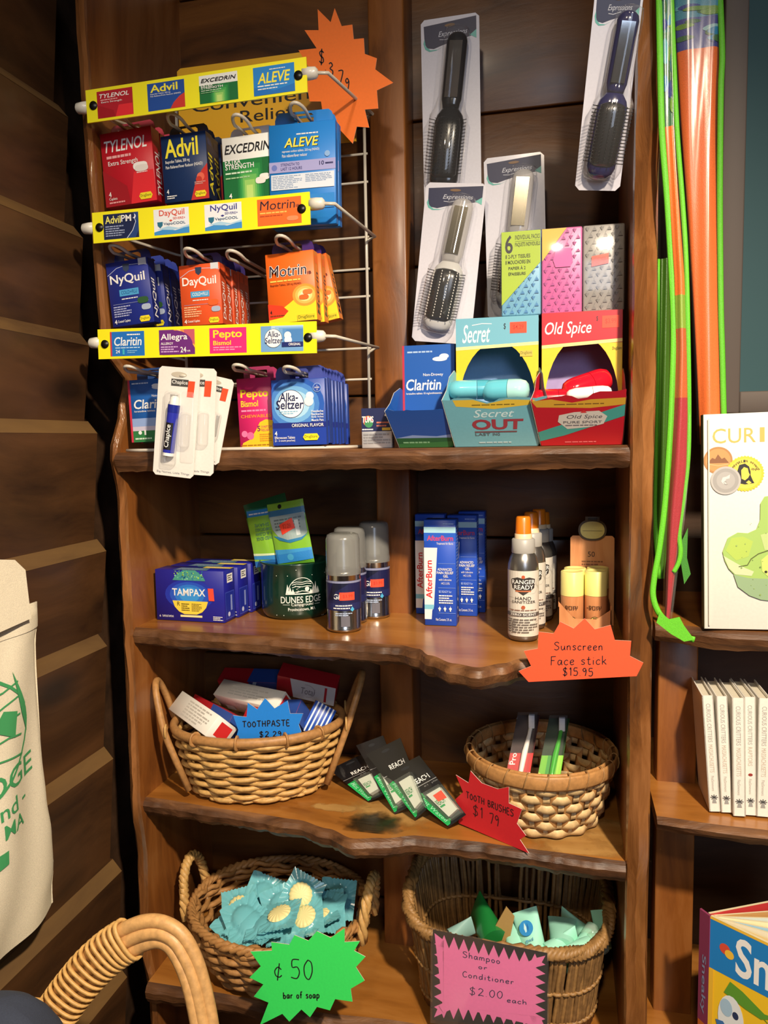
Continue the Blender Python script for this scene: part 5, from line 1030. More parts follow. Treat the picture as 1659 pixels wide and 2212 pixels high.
def tb_total(f, t, e, e2):
    f.poly([(.30, 0), (.22, 1), (1, 1), (1, 0)], I('d9d4d4')); f.text('Total', .42, .3, .66, .66, I('8a8286'), .01, .15); f.stroke([(.52+.14*math.cos(a), .5+.34*math.sin(a)) for a in [PI*i/10-1.6 for i in range(12)]], .0008, I('a89aa0')); f.rect(.82, .1, .86, .9, I('b82a34')); t.rect(0, 0, 1, 1, I('b01c26'))
def tb_blue(f, t, e, e2):
    for i in range(5): f.rect(0, .1+.18*i, 1, .17+.18*i, I('dfe6f2'))
    t.rect(0, 0, 1, .6, I('c8382e')); t.rect(.6, 0, 1, 1, I('e08a3a')); e.rect(0, 0, 1, .5, I('e8ecf4'))
stick_box('white toothpaste box with a red end, slanting down at the left of the basket', (398, 1526, .092), (478, 1582, .022), .033, .040, ('e9e6de', tb_white), 24)
stick_box('white toothpaste box with red label lying across the middle behind the blue sign', (484, 1498, .132), (618, 1528, .085), .030, .036, ('e6e2da', tb_colg), 12)
stick_box('red and blue toothpaste box in shade at the back of the basket', (484, 1473, .172), (612, 1478, .165), .030, .034, ('b01c24', tb_red), 0)
stick_box('red and white toothpaste box tilted at the back right of the basket', (604, 1464, .140), (728, 1492, .150), .030, .036, ('b01c26', tb_total), -4)
stick_box('red and blue toothpaste box low in the middle, half under the white boxes', (430, 1526, .125), (512, 1572, .06), .03, .034, ('a01c2c', tb_red), 35)
stick_box('red and blue toothpaste box low behind the blue sign', (545, 1545, .095), (655, 1545, .075), .03, .034, ('b8242c', tb_red), 10)
stick_box('blue and white striped toothpaste box upright at the right of the basket', (672, 1586, .085), (704, 1524, .105), .028, .034, ('2350b4', tb_blue), 0, upref=(-1, -.3, .2))
sg = crop([(745, 500), (720, 470), (735, 420), (705, 335), (783, 345), (790, 262), (845, 300), (890, 235), (945, 295), (1020, 250), (1035, 325), (1110, 325), (1085, 390), (1100, 430), (1060, 470), (1000, 500)], 2.676, 240, 1420)
s1 = burst('price_sign', 'blue jagged card with dark handwriting standing inside the oval willow basket', sg, .034, '1f86e6', [('TOOTHPASTE', 524, 1571, 13, 2.4, .10, 110), ('$2.29', 560, 1592, 12, 2.4, .08, 54), ('.', 622, 1586, 12, 4, 0, 8)])

# floss packs fanned on the shelf
BK = P('15161a', .3, 'card', coat=.4); GN = I('1fb45e')
def quadthing(name, label, cat, corners, th, drawfn, matt, group, blist=None, cut=(1/12, 1/12)):
    """card given by its four corner points TL, TR, BR, BL in the room"""
    tl, tr_, br, bl = [V3(c) for c in corners]; c = (tl+tr_+br+bl)/4; root = thing(name, label, cat, Matrix.Translation(c), group)
    q = [p-c for p in (tl, tr_, br, bl)]; n = ((q[1]-q[3]).cross(q[0]-q[2])).normalized()
    fn = lambda u, v, l: q[3]*(1-u)*(1-v)+q[2]*u*(1-v)+q[0]*(1-u)*v+q[1]*u*v + n*l
    if n.dot(CAM-c) < 0: n.negate()
    m = MB(); r_ = .06
    ring = [(r_, 0), (1-r_, 0), (1, r_), (1, 1-r_), (1-r_, 1), (r_, 1), (0, 1-r_), (0, r_)]
    m.grid(lambda a, b: fn(a, b, 0), 12, 12, matt); m.grid(lambda a, b: fn(1-a, b, -th), 12, 12, matt); m.prism([fn(u, v, -th*.3) for u, v in ring], -n*th*.4, matt); f = Fr(m, fn=fn, U=(q[1]-q[0]).length, V=(q[0]-q[3]).length, cut=cut); drawfn(f); m.build('card', root)
    if blist: blist(fn, root)
    return root, fn
def floss(label, TL, TR, BR, BL, ys, sticker=False):
    cs = [at(*p, y) for p, y in zip((TL, TR, BR, BL), ys)]
    def dr(f):
        f.ell(.5, .93, .12, .02, I('2a2c30')); f.text('REACH', .34, .66, .86, .735, W_, .02); f.text('#1 Selling Floss', .52, .575, .98, .60, I('9a9a9a')); f.rect(0, .62, 1, .626, I('b8b8b8'))
        f.rect(.30, .04, 1, .50, I('3a3e3c')); f.poly([(0, .52), (.30, .54), (.34, .06), (.16, .02), (0, .02)], GN); f.text('Mint Waxed', .08, .07, .24, .50, I('a8f0c8'), .01, 0, -90)
    def bl(fn, root):
        m = MB(); W = P('ece9e0', .35, 'plastic', coat=.3)
        p8 = [fn(u, v, l) for l in (.001, .009) for u, v in ((.42, .08), (.93, .10), (.93, .46), (.42, .46))]; m.hexa(p8, W)
        g = Fr(m, fn=lambda u, v, l: fn(.42+.51*u, .09+.37*v, .0092+l), U=.025, V=.03); g.text('REACH', .08, .45, .7, .66, I('1f8a4a'), .02); g.rect(.1, .35, .5, .42, I('2fa85e'))
        if sticker: g.poly([(.28, .58), (.95, .55), (.97, .88), (.30, .86)], I('ff5030'))
        m.build('floss_case', root)
        m = MB(); m.hexa([fn(u, v, l) for l in (.0005, .011) for u, v in ((.30, .03), (.98, .03), (.98, .50), (.30, .50))], clear('eef4f0', .05, .08)); m.build('blister', root)
    quadthing('floss_pack', label, 'dental floss', cs, .0008, dr, BK, 'floss packs on the shelf', bl)
cq = lambda L: crop(L, 2.304, 680, 1480)
floss('black and green floss pack at the far left of the fan, beside the willow basket', *cq([(70, 420), (265, 330), (345, 545), (270, 580)]), (.11, .11, .062, .060))
floss('black and green floss pack second from the left of the fan, its lettering covered', *cq([(205, 300), (340, 250), (470, 605), (400, 640)]), (.10, .10, .035, .033))
floss('black and green floss pack third from the left of the fan, upper white lettering showing', *cq([(255, 345), (425, 262), (560, 615), (505, 665)]), (.075, .075, .02, .018))
floss('front floss pack of the fan with white case and orange sticker', *cq([(345, 440), (520, 350), (752, 645), (668, 705)]), (.055, .055, .008, .004), True)

# toothbrush basket: round splint basket
c0 = atz(1210, 1817, Z3); RB = .074; RT = at(1343, 1640, c0.y+.08).x-at(1172, 1640, c0.y+.08).x-.008
C2 = V3((at(1172, 1700, c0.y+RB).x-.003, c0.y+RB+.002, Z3+.0025)); H2 = at(1180, 1706, C2.y-RT).z-Z3
B2 = thing('splint_basket', 'round pale splint basket with a broad rim, holding two toothbrush packs', 'basket', C2)
ab2 = lambda t: (RB+(RT-RB)*t**.7, RB+(RT-RB)*t**.7)
m = MB(); weave(m, ab2, H2, 6, 30, .0011, SPL, .0024, 5, flat=.0062, per=6, jit=.0002); stakes_(m, ab2, H2, 30, .0058, SPL2, flat=.0008); m.build('woven_wall', B2)
m = MB(); basket_floor(m, RB, RB, CANE3); m.build('base', B2)
m = MB(); m.tube(ringpath(RT+.004, RT+.004, H2+.006), .0022, SPL2, 8, True, .0098, (0, 0, 1)); m.tube(ringpath(RT-.003, RT-.003, H2+.007), .0018, SPL2, 8, True, .0090, (0, 0, 1))
for k in range(24):
    q = 2*PI*(k+.4)/24; m.tube([((RT+.0005+.0068*math.cos(p))*math.cos(q+.03*math.sin(p)), (RT+.0005+.0068*math.cos(p))*math.sin(q+.03*math.sin(p)), H2+.006+.011*math.sin(p)) for p in [2*PI*i/12 for i in range(12)]], .0009, CANE3, 5, True)
m.build('rim', B2)
def brushpack(label, TL, TR, BR, BL, ys, col, txt, bcol):
    cs = [at(*p, y) for p, y in zip((TL, TR, BR, BL), ys)]
    def dr(f):
        f.rect(0, .0, 1, 1, I(col)); f.poly([(0, .18), (.5, .08), (1, .16), (1, .20), (.5, .12), (0, .23)], I('f0dcd4' if txt else 'd8f06a')); f.rect(0, .46, 1, 1, P('3a2424' if txt else '1e3a1e', .3, 'print'))  # dark upper part: the shelf's cast shadow painted into the pack colours
        if txt: f.text(txt, .06, .30, .30, .46, W_, .02, 0, 90); f.text('', 0, 0, 1, 1, W_) if False else None
        else: f.rect(.3, .0, .48, .46, I('2f9a2a')); f.rect(.78, 0, .95, .46, I('a8e84a'))
    def bl(fn, root):
        m = MB(); m.tube([fn(.62, .03, .004), fn(.62, .2, .004), fn(.64, .45, .0045), fn(.7, .7, .004), fn(.72, .92, .004)], .0032, P(bcol, .3, 'plastic', coat=.3), 8, False, .0026, None, [1.1, 1, 1.2, .8, 1]); m.box(fn(.72, .88, .008), (.008, .008, .018), P('e0e0e8', .5, 'plastic'), .001); m.build('toothbrush', root)
        m = MB(); m.hexa([fn(u, v, l) for l in (.0005, .012) for u, v in ((.06, .0), (.94, .0), (.94, .99), (.06, .99))], clear('ffffff', .03, .1)); m.build('blister', root)
    quadthing('toothbrush_pack', label, 'toothbrush', cs, .0008, dr, P(col, .35, 'card'), 'toothbrush packs', bl)
ybp = C2.y-RT+.02
brushpack('red toothbrush pack with a white brush handle leaning in the round basket', (1118, 1545), (1166, 1545), (1140, 1700), (1088, 1700), (C2.y-.01, C2.y-.01, ybp, ybp), 'c42828', 'Pro', 'efeae4')
brushpack('green toothbrush pack beside the red one in the round basket', (1186, 1552), (1230, 1552), (1206, 1704), (1156, 1704), (C2.y-.01, C2.y-.01, ybp, ybp), '6fbf2a', '', '3fae2e')
# red toothbrush sign standing on the shelf
pl = atz(999, 1777, Z3); pr_ = atz(1151, 1843, Z3-.004); dv = V3((pr_.x-pl.x, pr_.y-pl.y, 0)).normalized(); nrm = V3((dv.y, -dv.x, 0))
def onplane(px, py):
    d = ray(px, py); return CAM+d*((pl-CAM).dot(nrm)/d.dot(nrm))
pts = [onplane(*p) for p in cq([(722, 450), (785, 490), (795, 430), (850, 490), (930, 520), (985, 510), (985, 590), (1050, 620), (1025, 690), (1070, 750), (1040, 770), (1085, 838), (735, 688), (742, 630), (720, 570), (758, 535)])]
zb = min(p.z for p in pts); m = MB(); m.prism([p-pl for p in pts], -nrm*.0008, P('c8202a', .6, 'card'), P('e0c8c0', .6, 'card'))
wv = (pr_-pl).dot(dv); f = Fr(m, V3((0, 0, 0))+nrm*.0002, dv*wv, V3((0, 0, .1)))
for t, px, py, hpx, wpx in (('TOOTH BRUSHES', 1016, 1724, 14, 104), ('$1', 1030, 1760, 22, 26), ('79', 1066, 1778, 22, 24)):
    p = onplane(px, py)-pl; e_ = onplane(px+wpx, py+wpx*.40)-pl; adv = sum((PEN[ch][0]+.16)*pxm(pl, hpx) for ch in t); f.k = 1
    f.pen(t, p.dot(dv)/wv, p.z/.1, pxm(pl, hpx), ink('3a0c10'), pxm(pl, 2.2), (e_.z-p.z)/(e_-p).dot(dv), (e_-p).dot(dv)/adv)
o = m.build('price_sign'); o.location = pl+nrm*.009+V3((0, 0, .004)); tag(o, 'red jagged card with handwriting leaning against the round splint basket', 'sign')

# ------------------------------------------------------------------ bottom shelf: soap basket
c0 = atz(560, 2161, Z4); RBs = .098; RTs = .132
C3 = V3((at(612, 2090, c0.y+RBs).x, c0.y+RBs*.88+.006, Z4+.005)); H3 = at(600, 2064, C3.y-RTs*.88).z-Z4-.004
B3 = thing('wicker_basket', 'round willow basket with twisted loop handles, heaped with soaps in turquoise wrappers', 'basket', C3)
ab3 = lambda t: (RBs+(RTs-RBs)*t**.7, (RBs+(RTs-RBs)*t**.7)*.88)
m = MB(); weave(m, ab3, H3*.86, 9, 24, .0046, CANE2, .0050, 8, jit=.0012); weave(m, lambda t: ab3(.9+t*.1), .012, 2, 24, .004, CANE2, .007, 9, zf=lambda q, t: H3*.88+t*.012+.003*math.sin(24*q)); stakes_(m, ab3, H3*.9, 24, .0026, CANE3); m.build('woven_wall', B3)
m = MB(); basket_floor(m, RBs, RBs*.88, CANE3); m.build('base', B3)
m = MB(); rope(m, ringpath(RTs+.002, RTs*.88+.002, H3), .0042, .0040, CANE2, 22, 3, True); m.build('rim', B3)
for sx in (-1, 1):
    m = MB(); pts = [(sx*(RTs+.006-.002*math.sin(PI*u)+.010*math.sin(PI*u)), .036*math.cos(PI*u), H3*.72+.078*math.sin(PI*u)**.7) for u in [i/28 for i in range(29)]]
    rope(m, pts, .0042, .0044, CANE, 6, 3); m.build('handle', B3)
TEALW = P('78c8d4', .25, 'foil', coat=.4, trans=.15); SOAP = P('efe4a4', .5, 'soap')
proto = None; zs0 = Z4+H3
sp = [(750, 290, .006, 20, 0), (880, 235, .004, -10, 10), (985, 415, .026, 8, -18), (1105, 245, .024, -20, 12), (1165, 375, .020, 20, -8), (1325, 235, .004, 4, 14), (1350, 350, .012, -6, -12), (1385, 440, .008, 30, -20), (735, 440, .012, 14, 8), (700, 470, .014, -18, 0), (850, 500, .010, -28, -16), (775, 370, .008, 40, 6), (990, 285, .014, 30, 5), (1215, 440, .010, -12, -20), (845, 520, .014, 12, -6), (1060, 500, .004, 5, -15), (1250, 300, .010, 15, 5), (690, 400, .002, 60, 0)]
sl_ = ['beside the left handle, near the rim', 'at the back left of the heap', 'facing front with its cream disc in full view', 'standing tilted at the back middle', 'just right of the middle, cream bar bulging', 'in shade at the back right', 'at the right below the shaded one', 'at the right by the green sign, disc half seen', 'at the left, middle of the heap', 'lowest at the left rim', 'at the front with a serrated edge showing', 'left, tucked under two others', 'in the middle behind the full disc', 'right behind the green sign top', 'front left, against the rim', 'front, just above the green sign', 'right of the tall one at the back', 'far left, turned edgewise']
for i, (cx_, cy_, bump, rz, tx) in enumerate(sp):
    px, py = 238+cx_/2.676, 1862+cy_/2.676; p = atz(px, py, zs0+bump)
    dx_, dy_ = p.x-C3.x, (p.y-C3.y)/.88; rr_ = math.hypot(dx_, dy_); k_ = min(1, (RTs-.044)/max(rr_, 1e-6)); p = V3((C3.x+dx_*k_, C3.y+dy_*k_*.88, p.z+.012*(1-min(1, rr_/RTs))+.0025*(i % 4)))
    M = Matrix.Translation(p) @ Matrix.Rotation(R(tx+(42 if cy_ < 430 else 28)-8*(i % 3)), 4, 'X') @ Matrix.Rotation(R(tx*.8), 4, 'Y') @ Matrix.Rotation(R(rz), 4, 'Z') @ Matrix.Rotation(0 if i in (2, 3, 4, 7, 0) else PI, 4, 'X')
    L_ = 'turquoise wrapped soap %s' % sl_[i]
    if proto is None:
        proto = thing('wrapped_soap', L_, 'soap', M, 'soaps in the basket'); S_ = .054; n = 20
        def sf(u, v, s):
            e = max(0, 1-((u-.5)**2+(v-.5)**2)/.105)**.5*.0075+.0008*math.sin(14*math.atan2(v-.5, u-.5))*(1 if abs(u-.5)+abs(v-.5) > .3 else 0)
            return V3(((u-.5)*S_, (v-.5)*S_*1.06+(.0008*(-1)**int(u*n) if v in (0, 1) else 0), s*(e+.0004)))
        m = MB(); m.grid(lambda a, b: sf(a, b, 1), n, n, TEALW); m.grid(lambda a, b: sf(1-a, b, -1), n, n, TEALW); m.build('wrapper', proto)
        m = MB(); vs = [(0, 0, .0085)]
        for r_, z in ((.006, .0084), (.012, .0074), (.0155, .0058), (.0168, .0042)): vs += [(r_*(1+.03*math.cos(16*q))*math.cos(q), r_*(1+.03*math.cos(16*q))*math.sin(q), z+.0004*math.cos(16*q)*(r_ > .007)) for q in [2*PI*k/64 for k in range(64)]]
        m.add(vs, [(0, 1+k, 1+(k+1) % 64) for k in range(64)]+[(1+j*64+k, 1+(j+1)*64+k, 1+(j+1)*64+(k+1) % 64, 1+j*64+(k+1) % 64) for j in range(3) for k in range(64)], SOAP, True); m.build('soap_bar', proto)
    else: dup(proto, M, L_)
sg = crop([(805, 550), (930, 545), (925, 495), (1030, 510), (1060, 455), (1140, 487), (1190, 432), (1270, 470), (1350, 415), (1350, 495), (1438, 490), (1405, 545), (1470, 580), (1415, 640), (1465, 718), (1385, 765), (1395, 840), (1295, 825), (1265, 890), (1190, 870), (1150, 930), (1100, 885), (1030, 955), (990, 910), (860, 975), (910, 845), (825, 810), (880, 740), (800, 700), (865, 635)], 2.676, 240, 1850)
burst('price_sign', 'bright green starburst card with handwriting in front of the round soap basket', sg, C3.y-RTs*.88-.026, '3cf06a', [('\u00a2', 592, 2114, 36, 2.6, .1, 26), ('50', 628, 2114, 44, 2.6, .1, 58), ('bar of soap', 612, 2157, 15, 2.6, .17, 84)])

# ------------------------------------------------------------------ bottom shelf: shampoo basket (upright rods, low front, high back)
x0, x1 = at(864, 2100, .02).x+.007, at(1321, 2100, .02).x-.001; A4 = (x1-x0)/2; B4 = .094
C4 = V3(((x0+x1)/2-.001, .092, Z4+.005)); zfr = at(1060, 2040, C4.y-B4).z-Z4; zpk = at(890, 1925, C4.y-.02).z-Z4
zr4 = lambda q: zfr+(zpk*1.02-zfr)*(max(0, min(1, (math.sin(q)+.80)/.9))**1.1)+.008*math.sin(q)
B4o = thing('wicker_basket', 'brown rectangular rod basket with high back, holding mint shampoo tubes', 'basket', C4)
ab4 = lambda t: (A4*(.86+.14*t), B4*(.86+.14*t)); zf4 = lambda q, t: t*zr4(q)
ROD = P('8a673e', .5, 'cane'); ROD2 = P('a67d4a', .5, 'cane')
m = MB(); rnd = random.Random(12); n = 150
for k in range(n):
    q = 2*PI*k/n+rnd.uniform(-.012, .012); q2 = q+rnd.uniform(-.03, .03); pts = []
    for j in range(6):
        t = j/5; a, b = ab4(t); x, y = ringpt(a, b, q+(q2-q)*t, 3.4); pts.append((x+rnd.uniform(-.0012, .0012), y+rnd.uniform(-.0012, .0012), zf4(q, t)))
    m.tube(pts, .0030, (ROD, ROD2, ROD)[k % 3], 5)
for t in (.12, .5):
    for s_ in (0, 1): m.tube([(*ringpt(ab4(t)[0]+.0035*math.sin(30*q+PI*s_), ab4(t)[1]+.0035*math.sin(30*q+PI*s_), q, 3.4), zf4(q, t)) for q in [2*PI*k/180 for k in range(180)]], .0026, ROD2, 5, True)
m.build('rod_wall', B4o)
m = MB(); basket_floor(m, A4*.86, B4*.86, CANE3, 3.4); m.build('base', B4o)
m = MB(); rp_ = [(*ringpt(A4+.002, B4+.002, q, 3.4), zr4(q)) for q in [2*PI*k/120 for k in range(120)]]; rope(m, rp_, .0055, .0050, ROD2, 34, 4, True); m.build('rim', B4o)
MINT = P('a8ecd8', .4, 'plastic', coat=.2); zt4 = Z4
def shampoo(label, A, B, wpx, logo=False, cap=False, col=None):
    a, b = at(*A), at(*B); r = pxm((a+b)/2, wpx/2)*1.18; x = b-a; L = x.length; M = frame3(a, x.cross(V3((0, -1, 0))) if abs(x.normalized().y) < .9 else (1, 0, 0), x)
    root = thing('shampoo_tube', label, 'shampoo', M, 'mint tubes in the basket'); mt = col or MINT; m = MB(); n = 24; vs = []; N = 9
    for j in range(N):      # round at one end, crimped flat at the other
        t = j/(N-1); fl = 1-t**1.4*.9; wd = r*(.92+.28*t)
        for k in range(n): q = 2*PI*k/n; vs.append((wd*math.cos(q), r*fl*math.sin(q), L*t))
    m.add(vs, [(j*n+k, j*n+(k+1) % n, (j+1)*n+(k+1) % n, (j+1)*n+k) for j in range(N-1) for k in range(n)], mt, True); m.add(vs[-n:], [tuple(range(n))], mt); m.add(vs[:n], [tuple(reversed(range(n)))], mt)
    if logo:
        f = Fr(m, (-r, -r*1.02, L*.2), (2*r, 0, 0), (0, r*.35, L*.7)); f.circ(.5, .55, r*.62, I('2f8fd4')); f.poly([(.44, .42), (.40, .55), (.46, .72), (.52, .58), (.5, .45)], I('c8ecf4')); f.poly([(.56, .42), (.62, .55), (.58, .7), (.54, .56)], I('1f6ab4')); f.text('gel', .34, .12, .70, .24, I('58a8d0'))
    m.build('tube', root)
    if cap: m = MB(); m.lathe([(r*.98, -.016), (r*1.02, -.012), (r*1.02, .001), (r*.9, .002)], clear('e8fff6', .3, .15), 20); m.build('cap', root)
c6 = lambda x, y: (820+x/2.765, 1846+y/2.765)
shampoo('mint tube standing tall with a round blue logo', (*c6(940, 620), .03), (*c6(862, 330), .07), 43, True)
shampoo('mint tube leaning at the left behind the cardboard flap', (*c6(800, 640), .02), (*c6(818, 400), .07), 30)
shampoo('mint tube behind the logo tube, leaning right', (*c6(1090, 560), .04), (*c6(1000, 380), .09), 44)
shampoo('mint tube slanting in front with a blue patch', (*c6(1000, 590), .03), (*c6(1180, 490), .06), 36)
shampoo('mint tube at front right with a clear cap', (*c6(1270, 545), .05), (*c6(1090, 640), .025), 42, False, True)
shampoo('mint tube slanting down from the back to the right', (*c6(1320, 560), .06), (*c6(1090, 375), .12), 38)
shampoo('mint tube standing at the far right in shade', (*c6(1345, 560), .07), (*c6(1310, 330), .105), 26)
shampoo('mint tube low between the slanting tubes, clear-capped end up', (*c6(1250, 500), .06), (*c6(1160, 640), .03), 34, False, True)
shampoo('dark green bottle lying at the left in the shampoo basket', (*c6(690, 520), .04), (*c6(570, 300), .10), 52, False, False, P('1c7a38', .4, 'plastic', coat=.2))
shampoo('pale blue-grey tube low at the left in the shampoo basket', (*c6(420, 490), .04), (*c6(560, 420), .06), 28, False, False, P('8fb8b4', .4, 'plastic'))
p4 = [at(*c6(*p), .045) for p in ((675, 520), (690, 430), (755, 315), (805, 375), (770, 540))]
m = MB(); m.prism([p-p4[0] for p in p4], (0, .003, 0), P('b08d52', .7, 'card')); o = m.build('cardboard_flap'); o.location = p4[0]; tag(o, 'brown cardboard flap standing among the mint tubes', 'cardboard')
# pink sign in a clear holder
ho = [at(935, 2009, -.016), at(1182, 2060, -.028), at(1182, 2226, -.028), at(934, 2203, -.016)]
def pinkdraw(f):
    n, k_ = 11, 8; pts = []; ou, ov = .015, .03; iu, iv = .085, .14
    def spike(p0, p1, n, off):
        for i in range(n):
            t0, t1 = i/n, (i+.5)/n; pts.append((p0[0]+(p1[0]-p0[0])*t0, p0[1]+(p1[1]-p0[1])*t0)); q = (p0[0]+(p1[0]-p0[0])*t1, p0[1]+(p1[1]-p0[1])*t1); pts.append((q[0]+off[0], q[1]+off[1]))
    spike((ou, ov), (1-ou, ov), n, (0, iv)); spike((1-ou, ov), (1-ou, 1-ov), k_, (-iu, 0)); spike((1-ou, 1-ov), (ou, 1-ov), n, (0, -iv)); spike((ou, 1-ov), (ou, ov), k_, (iu, 0))
    f.poly(pts, P('f47cb4', .6, 'card'))
    for t, u, v, h, wd in (('Shampoo', .27, .76, .0085, .34), ('or', .41, .66, .006, .09), ('Conditioner', .27, .535, .0082, .46), ('$2.00', .33, .34, .011, .31), ('each', .66, .305, .0075, .18)):
        adv = sum((PEN[ch][0]+.16)*h for ch in t); f.k = 3; f.pen(t, u, v, h, ink('3a1c50'), .0012, .0, wd*f.W/adv)
root, fn = quadthing('sign_holder', 'clear upright holder with a pink spiky handwritten card on black, before the rod basket', 'sign', ho, .0012, pinkdraw, P('17130f', .5, 'card'), None, None, None)
m = MB(); m.hexa([fn(u, v, l) for l in (.0012, .003) for u, v in ((-.015, -.02), (1.015, -.02), (1.015, 1.03), (-.015, 1.03))], clear('ffffff', .02, .08)); m.build('clear_sleeve', root)

# ------------------------------------------------------------------ kites in long vinyl sleeves hanging right of the unit
LIME = P('66c828', .6, 'fabric')
def kite(name, label, Y, prof, bands, trims, depth=.010, sleeve=True):
    """prof: (py, left px, right px) down the sleeve; bands: (py0, py1, colour) of the folded cloth inside"""
    top = at((prof[0][1]+prof[0][2])/2, prof[0][0], Y); root = thing(name, label, 'kite', top)
    def edge(py):
        if py <= prof[0][0]: return prof[0][1:]
        for a, b in zip(prof, prof[1:]):
            if py <= b[0]: t = (py-a[0])/(b[0]-a[0]); return a[1]+(b[1]-a[1])*t, a[2]+(b[2]-a[2])*t
        return prof[-1][1:]
    def surf(py, u, k=1.0, ins=0.0):
        l, r = edge(py); l, r = l+ins, r-ins; c = at((l+r)/2, py, Y); hw = pxm(c, (r-l)/2); q = PI*(u-.5)
        fold = .0012*math.sin(9*u+py*.004)+.0009*math.sin(17*u+1+py*.007)
        return V3((c.x+hw*math.sin(q), Y-depth*k*math.cos(q)-fold*k+.004*math.sin(py*.006), c.z))-top
    for (y0, y1, col, nm) in bands:
        m = MB(); mt = P(col, .45, 'fabric', coat=.15); n = max(4, int((y1-y0)/14))
        m.grid(lambda a, b: surf(y0+(y1-y0)*b, a, .8, 5), 16, n, mt); m.grid(lambda a, b: surf(y0+(y1-y0)*b, 1-a, -.6, 5), 8, n, mt)
        if nm == 'printed_cloth':
            f = Fr(m, fn=lambda a, b, l: surf(y1+(y0-y1)*b, a, .8, 5)+V3((0, -l-.0003, 0)), U=.08, V=pxm(top, y1-y0), cut=(.0625, .06)); rnd = random.Random(int(y1))
            for i in range(9): f.ell(rnd.uniform(.15, .85), rnd.uniform(.12, .9), rnd.uniform(.08, .22), rnd.uniform(.05, .14), P(rnd.choice(('2f8fc0', '6fc0c8', '7aa83a', '3f4f9c', '9fd0d4', '4a7a4a')), .45, 'fabric'), 18)
        m.build(nm, root)
    m = MB(); y0, y1 = prof[0][0], prof[-1][0]; n = int((y1-y0)/22); m.grid(lambda a, b: surf(y0+(y1-y0)*b, a, 1.15), 14, n, clear('ffffff', .015, .2))
    if sleeve: m.build('vinyl_sleeve', root)
    for pts, wd in trims:
        m = MB(); q = smooth2(pts, 5); path = [at(x, y, Y-.004-.002*math.sin(y*.01))-top for x, y in q]
        m.tube(path, pxm(top, wd/2), LIME, 8, False, .0018, (0, -1, 0)); m.build('piping', root)
    return root
kite('kite_in_sleeve', 'wide orange kite folded in a clear lime-edged sleeve, hanging behind the white standing book', .050,
     [(-40, 1452, 1560), (60, 1456, 1558), (130, 1462, 1556), (300, 1472, 1552), (480, 1484, 1551), (640, 1492, 1552), (800, 1500, 1556), (960, 1508, 1560)],
     [(-40, 42, '4fa0b8', 'printed_cloth'), (42, 108, '4a4f9c', 'printed_cloth'), (108, 960, 'ff7a34', 'orange_cloth')],
     [([(1554, -40), (1560, 110), (1557, 200), (1555, 420), (1557, 650), (1560, 760), (1563, 880), (1566, 960)], 13), ([(1450, -40), (1457, 120), (1464, 280), (1474, 430), (1482, 600)], 8)])
kite('kite_in_sleeve', 'narrow kite in a slim lime-edged sleeve with a curled foot, left of the orange one', -.046,
     [(-40, 1420, 1452), (120, 1424, 1456), (280, 1429, 1462), (430, 1439, 1471), (600, 1450, 1482), (760, 1453, 1487), (900, 1449, 1490), (1010, 1444, 1488), (1120, 1438, 1478), (1200, 1436, 1468), (1300, 1434, 1456), (1335, 1432, 1452)],
     [(-40, 75, '3f7f7a', 'printed_cloth'), (75, 275, '4a7f5a', 'printed_cloth'), (275, 640, 'ff7a2a', 'orange_cloth'), (640, 712, '8fae34', 'green_cloth'), (712, 860, 'c8642e', 'orange_cloth'), (860, 1335, 'b03038', 'red_cloth')],
     [([(1423, -40), (1426, 140), (1430, 290), (1441, 430), (1451, 600), (1455, 720), (1451, 860), (1446, 960), (1437, 1080), (1425, 1180), (1413, 1250), (1411, 1290), (1424, 1325), (1450, 1352), (1478, 1374), (1500, 1382)], 14),
      ([(1449, -40), (1456, 140), (1463, 290), (1474, 430), (1482, 560), (1486, 720), (1488, 880), (1486, 990), (1476, 1080), (1467, 1150), (1470, 1190), (1466, 1215), (1455, 1236)], 11)])
# the flaring lime foot of the narrow sleeve
p = [at(x, y, -.058) for x, y in ((1425, 1322), (1446, 1338), (1468, 1333), (1478, 1352), (1500, 1382), (1478, 1386), (1450, 1370), (1418, 1345))]
nk = bpy.data.objects['kite_in_sleeve.001']; bpy.context.view_layer.update(); m = MB(); m.prism(p, (0, .0012, 0), LIME); put('foot_flap', m, nk)
p = [at(x, y, -.03) for x, y in ((1472, 1170), (1486, 1140), (1484, 1205), (1492, 1240), (1478, 1262), (1470, 1210))]; m = MB(); m.prism(p, (0, .0012, 0), P('3f8a2a', .6, 'fabric')); put('foot_flap', m, nk)
# third green sleeve edge in the shade behind
kite('kite_in_sleeve', 'dim green kite sleeve hanging in shade behind the narrow kite', .03, [(560, 1422, 1452), (900, 1418, 1450), (1120, 1414, 1452), (1250, 1416, 1440)], [(560, 1250, '3f6a1c', 'green_cloth')], [([(1421, 560), (1419, 800), (1416, 1000), (1415, 1130), (1424, 1250)], 10)], .006, False)

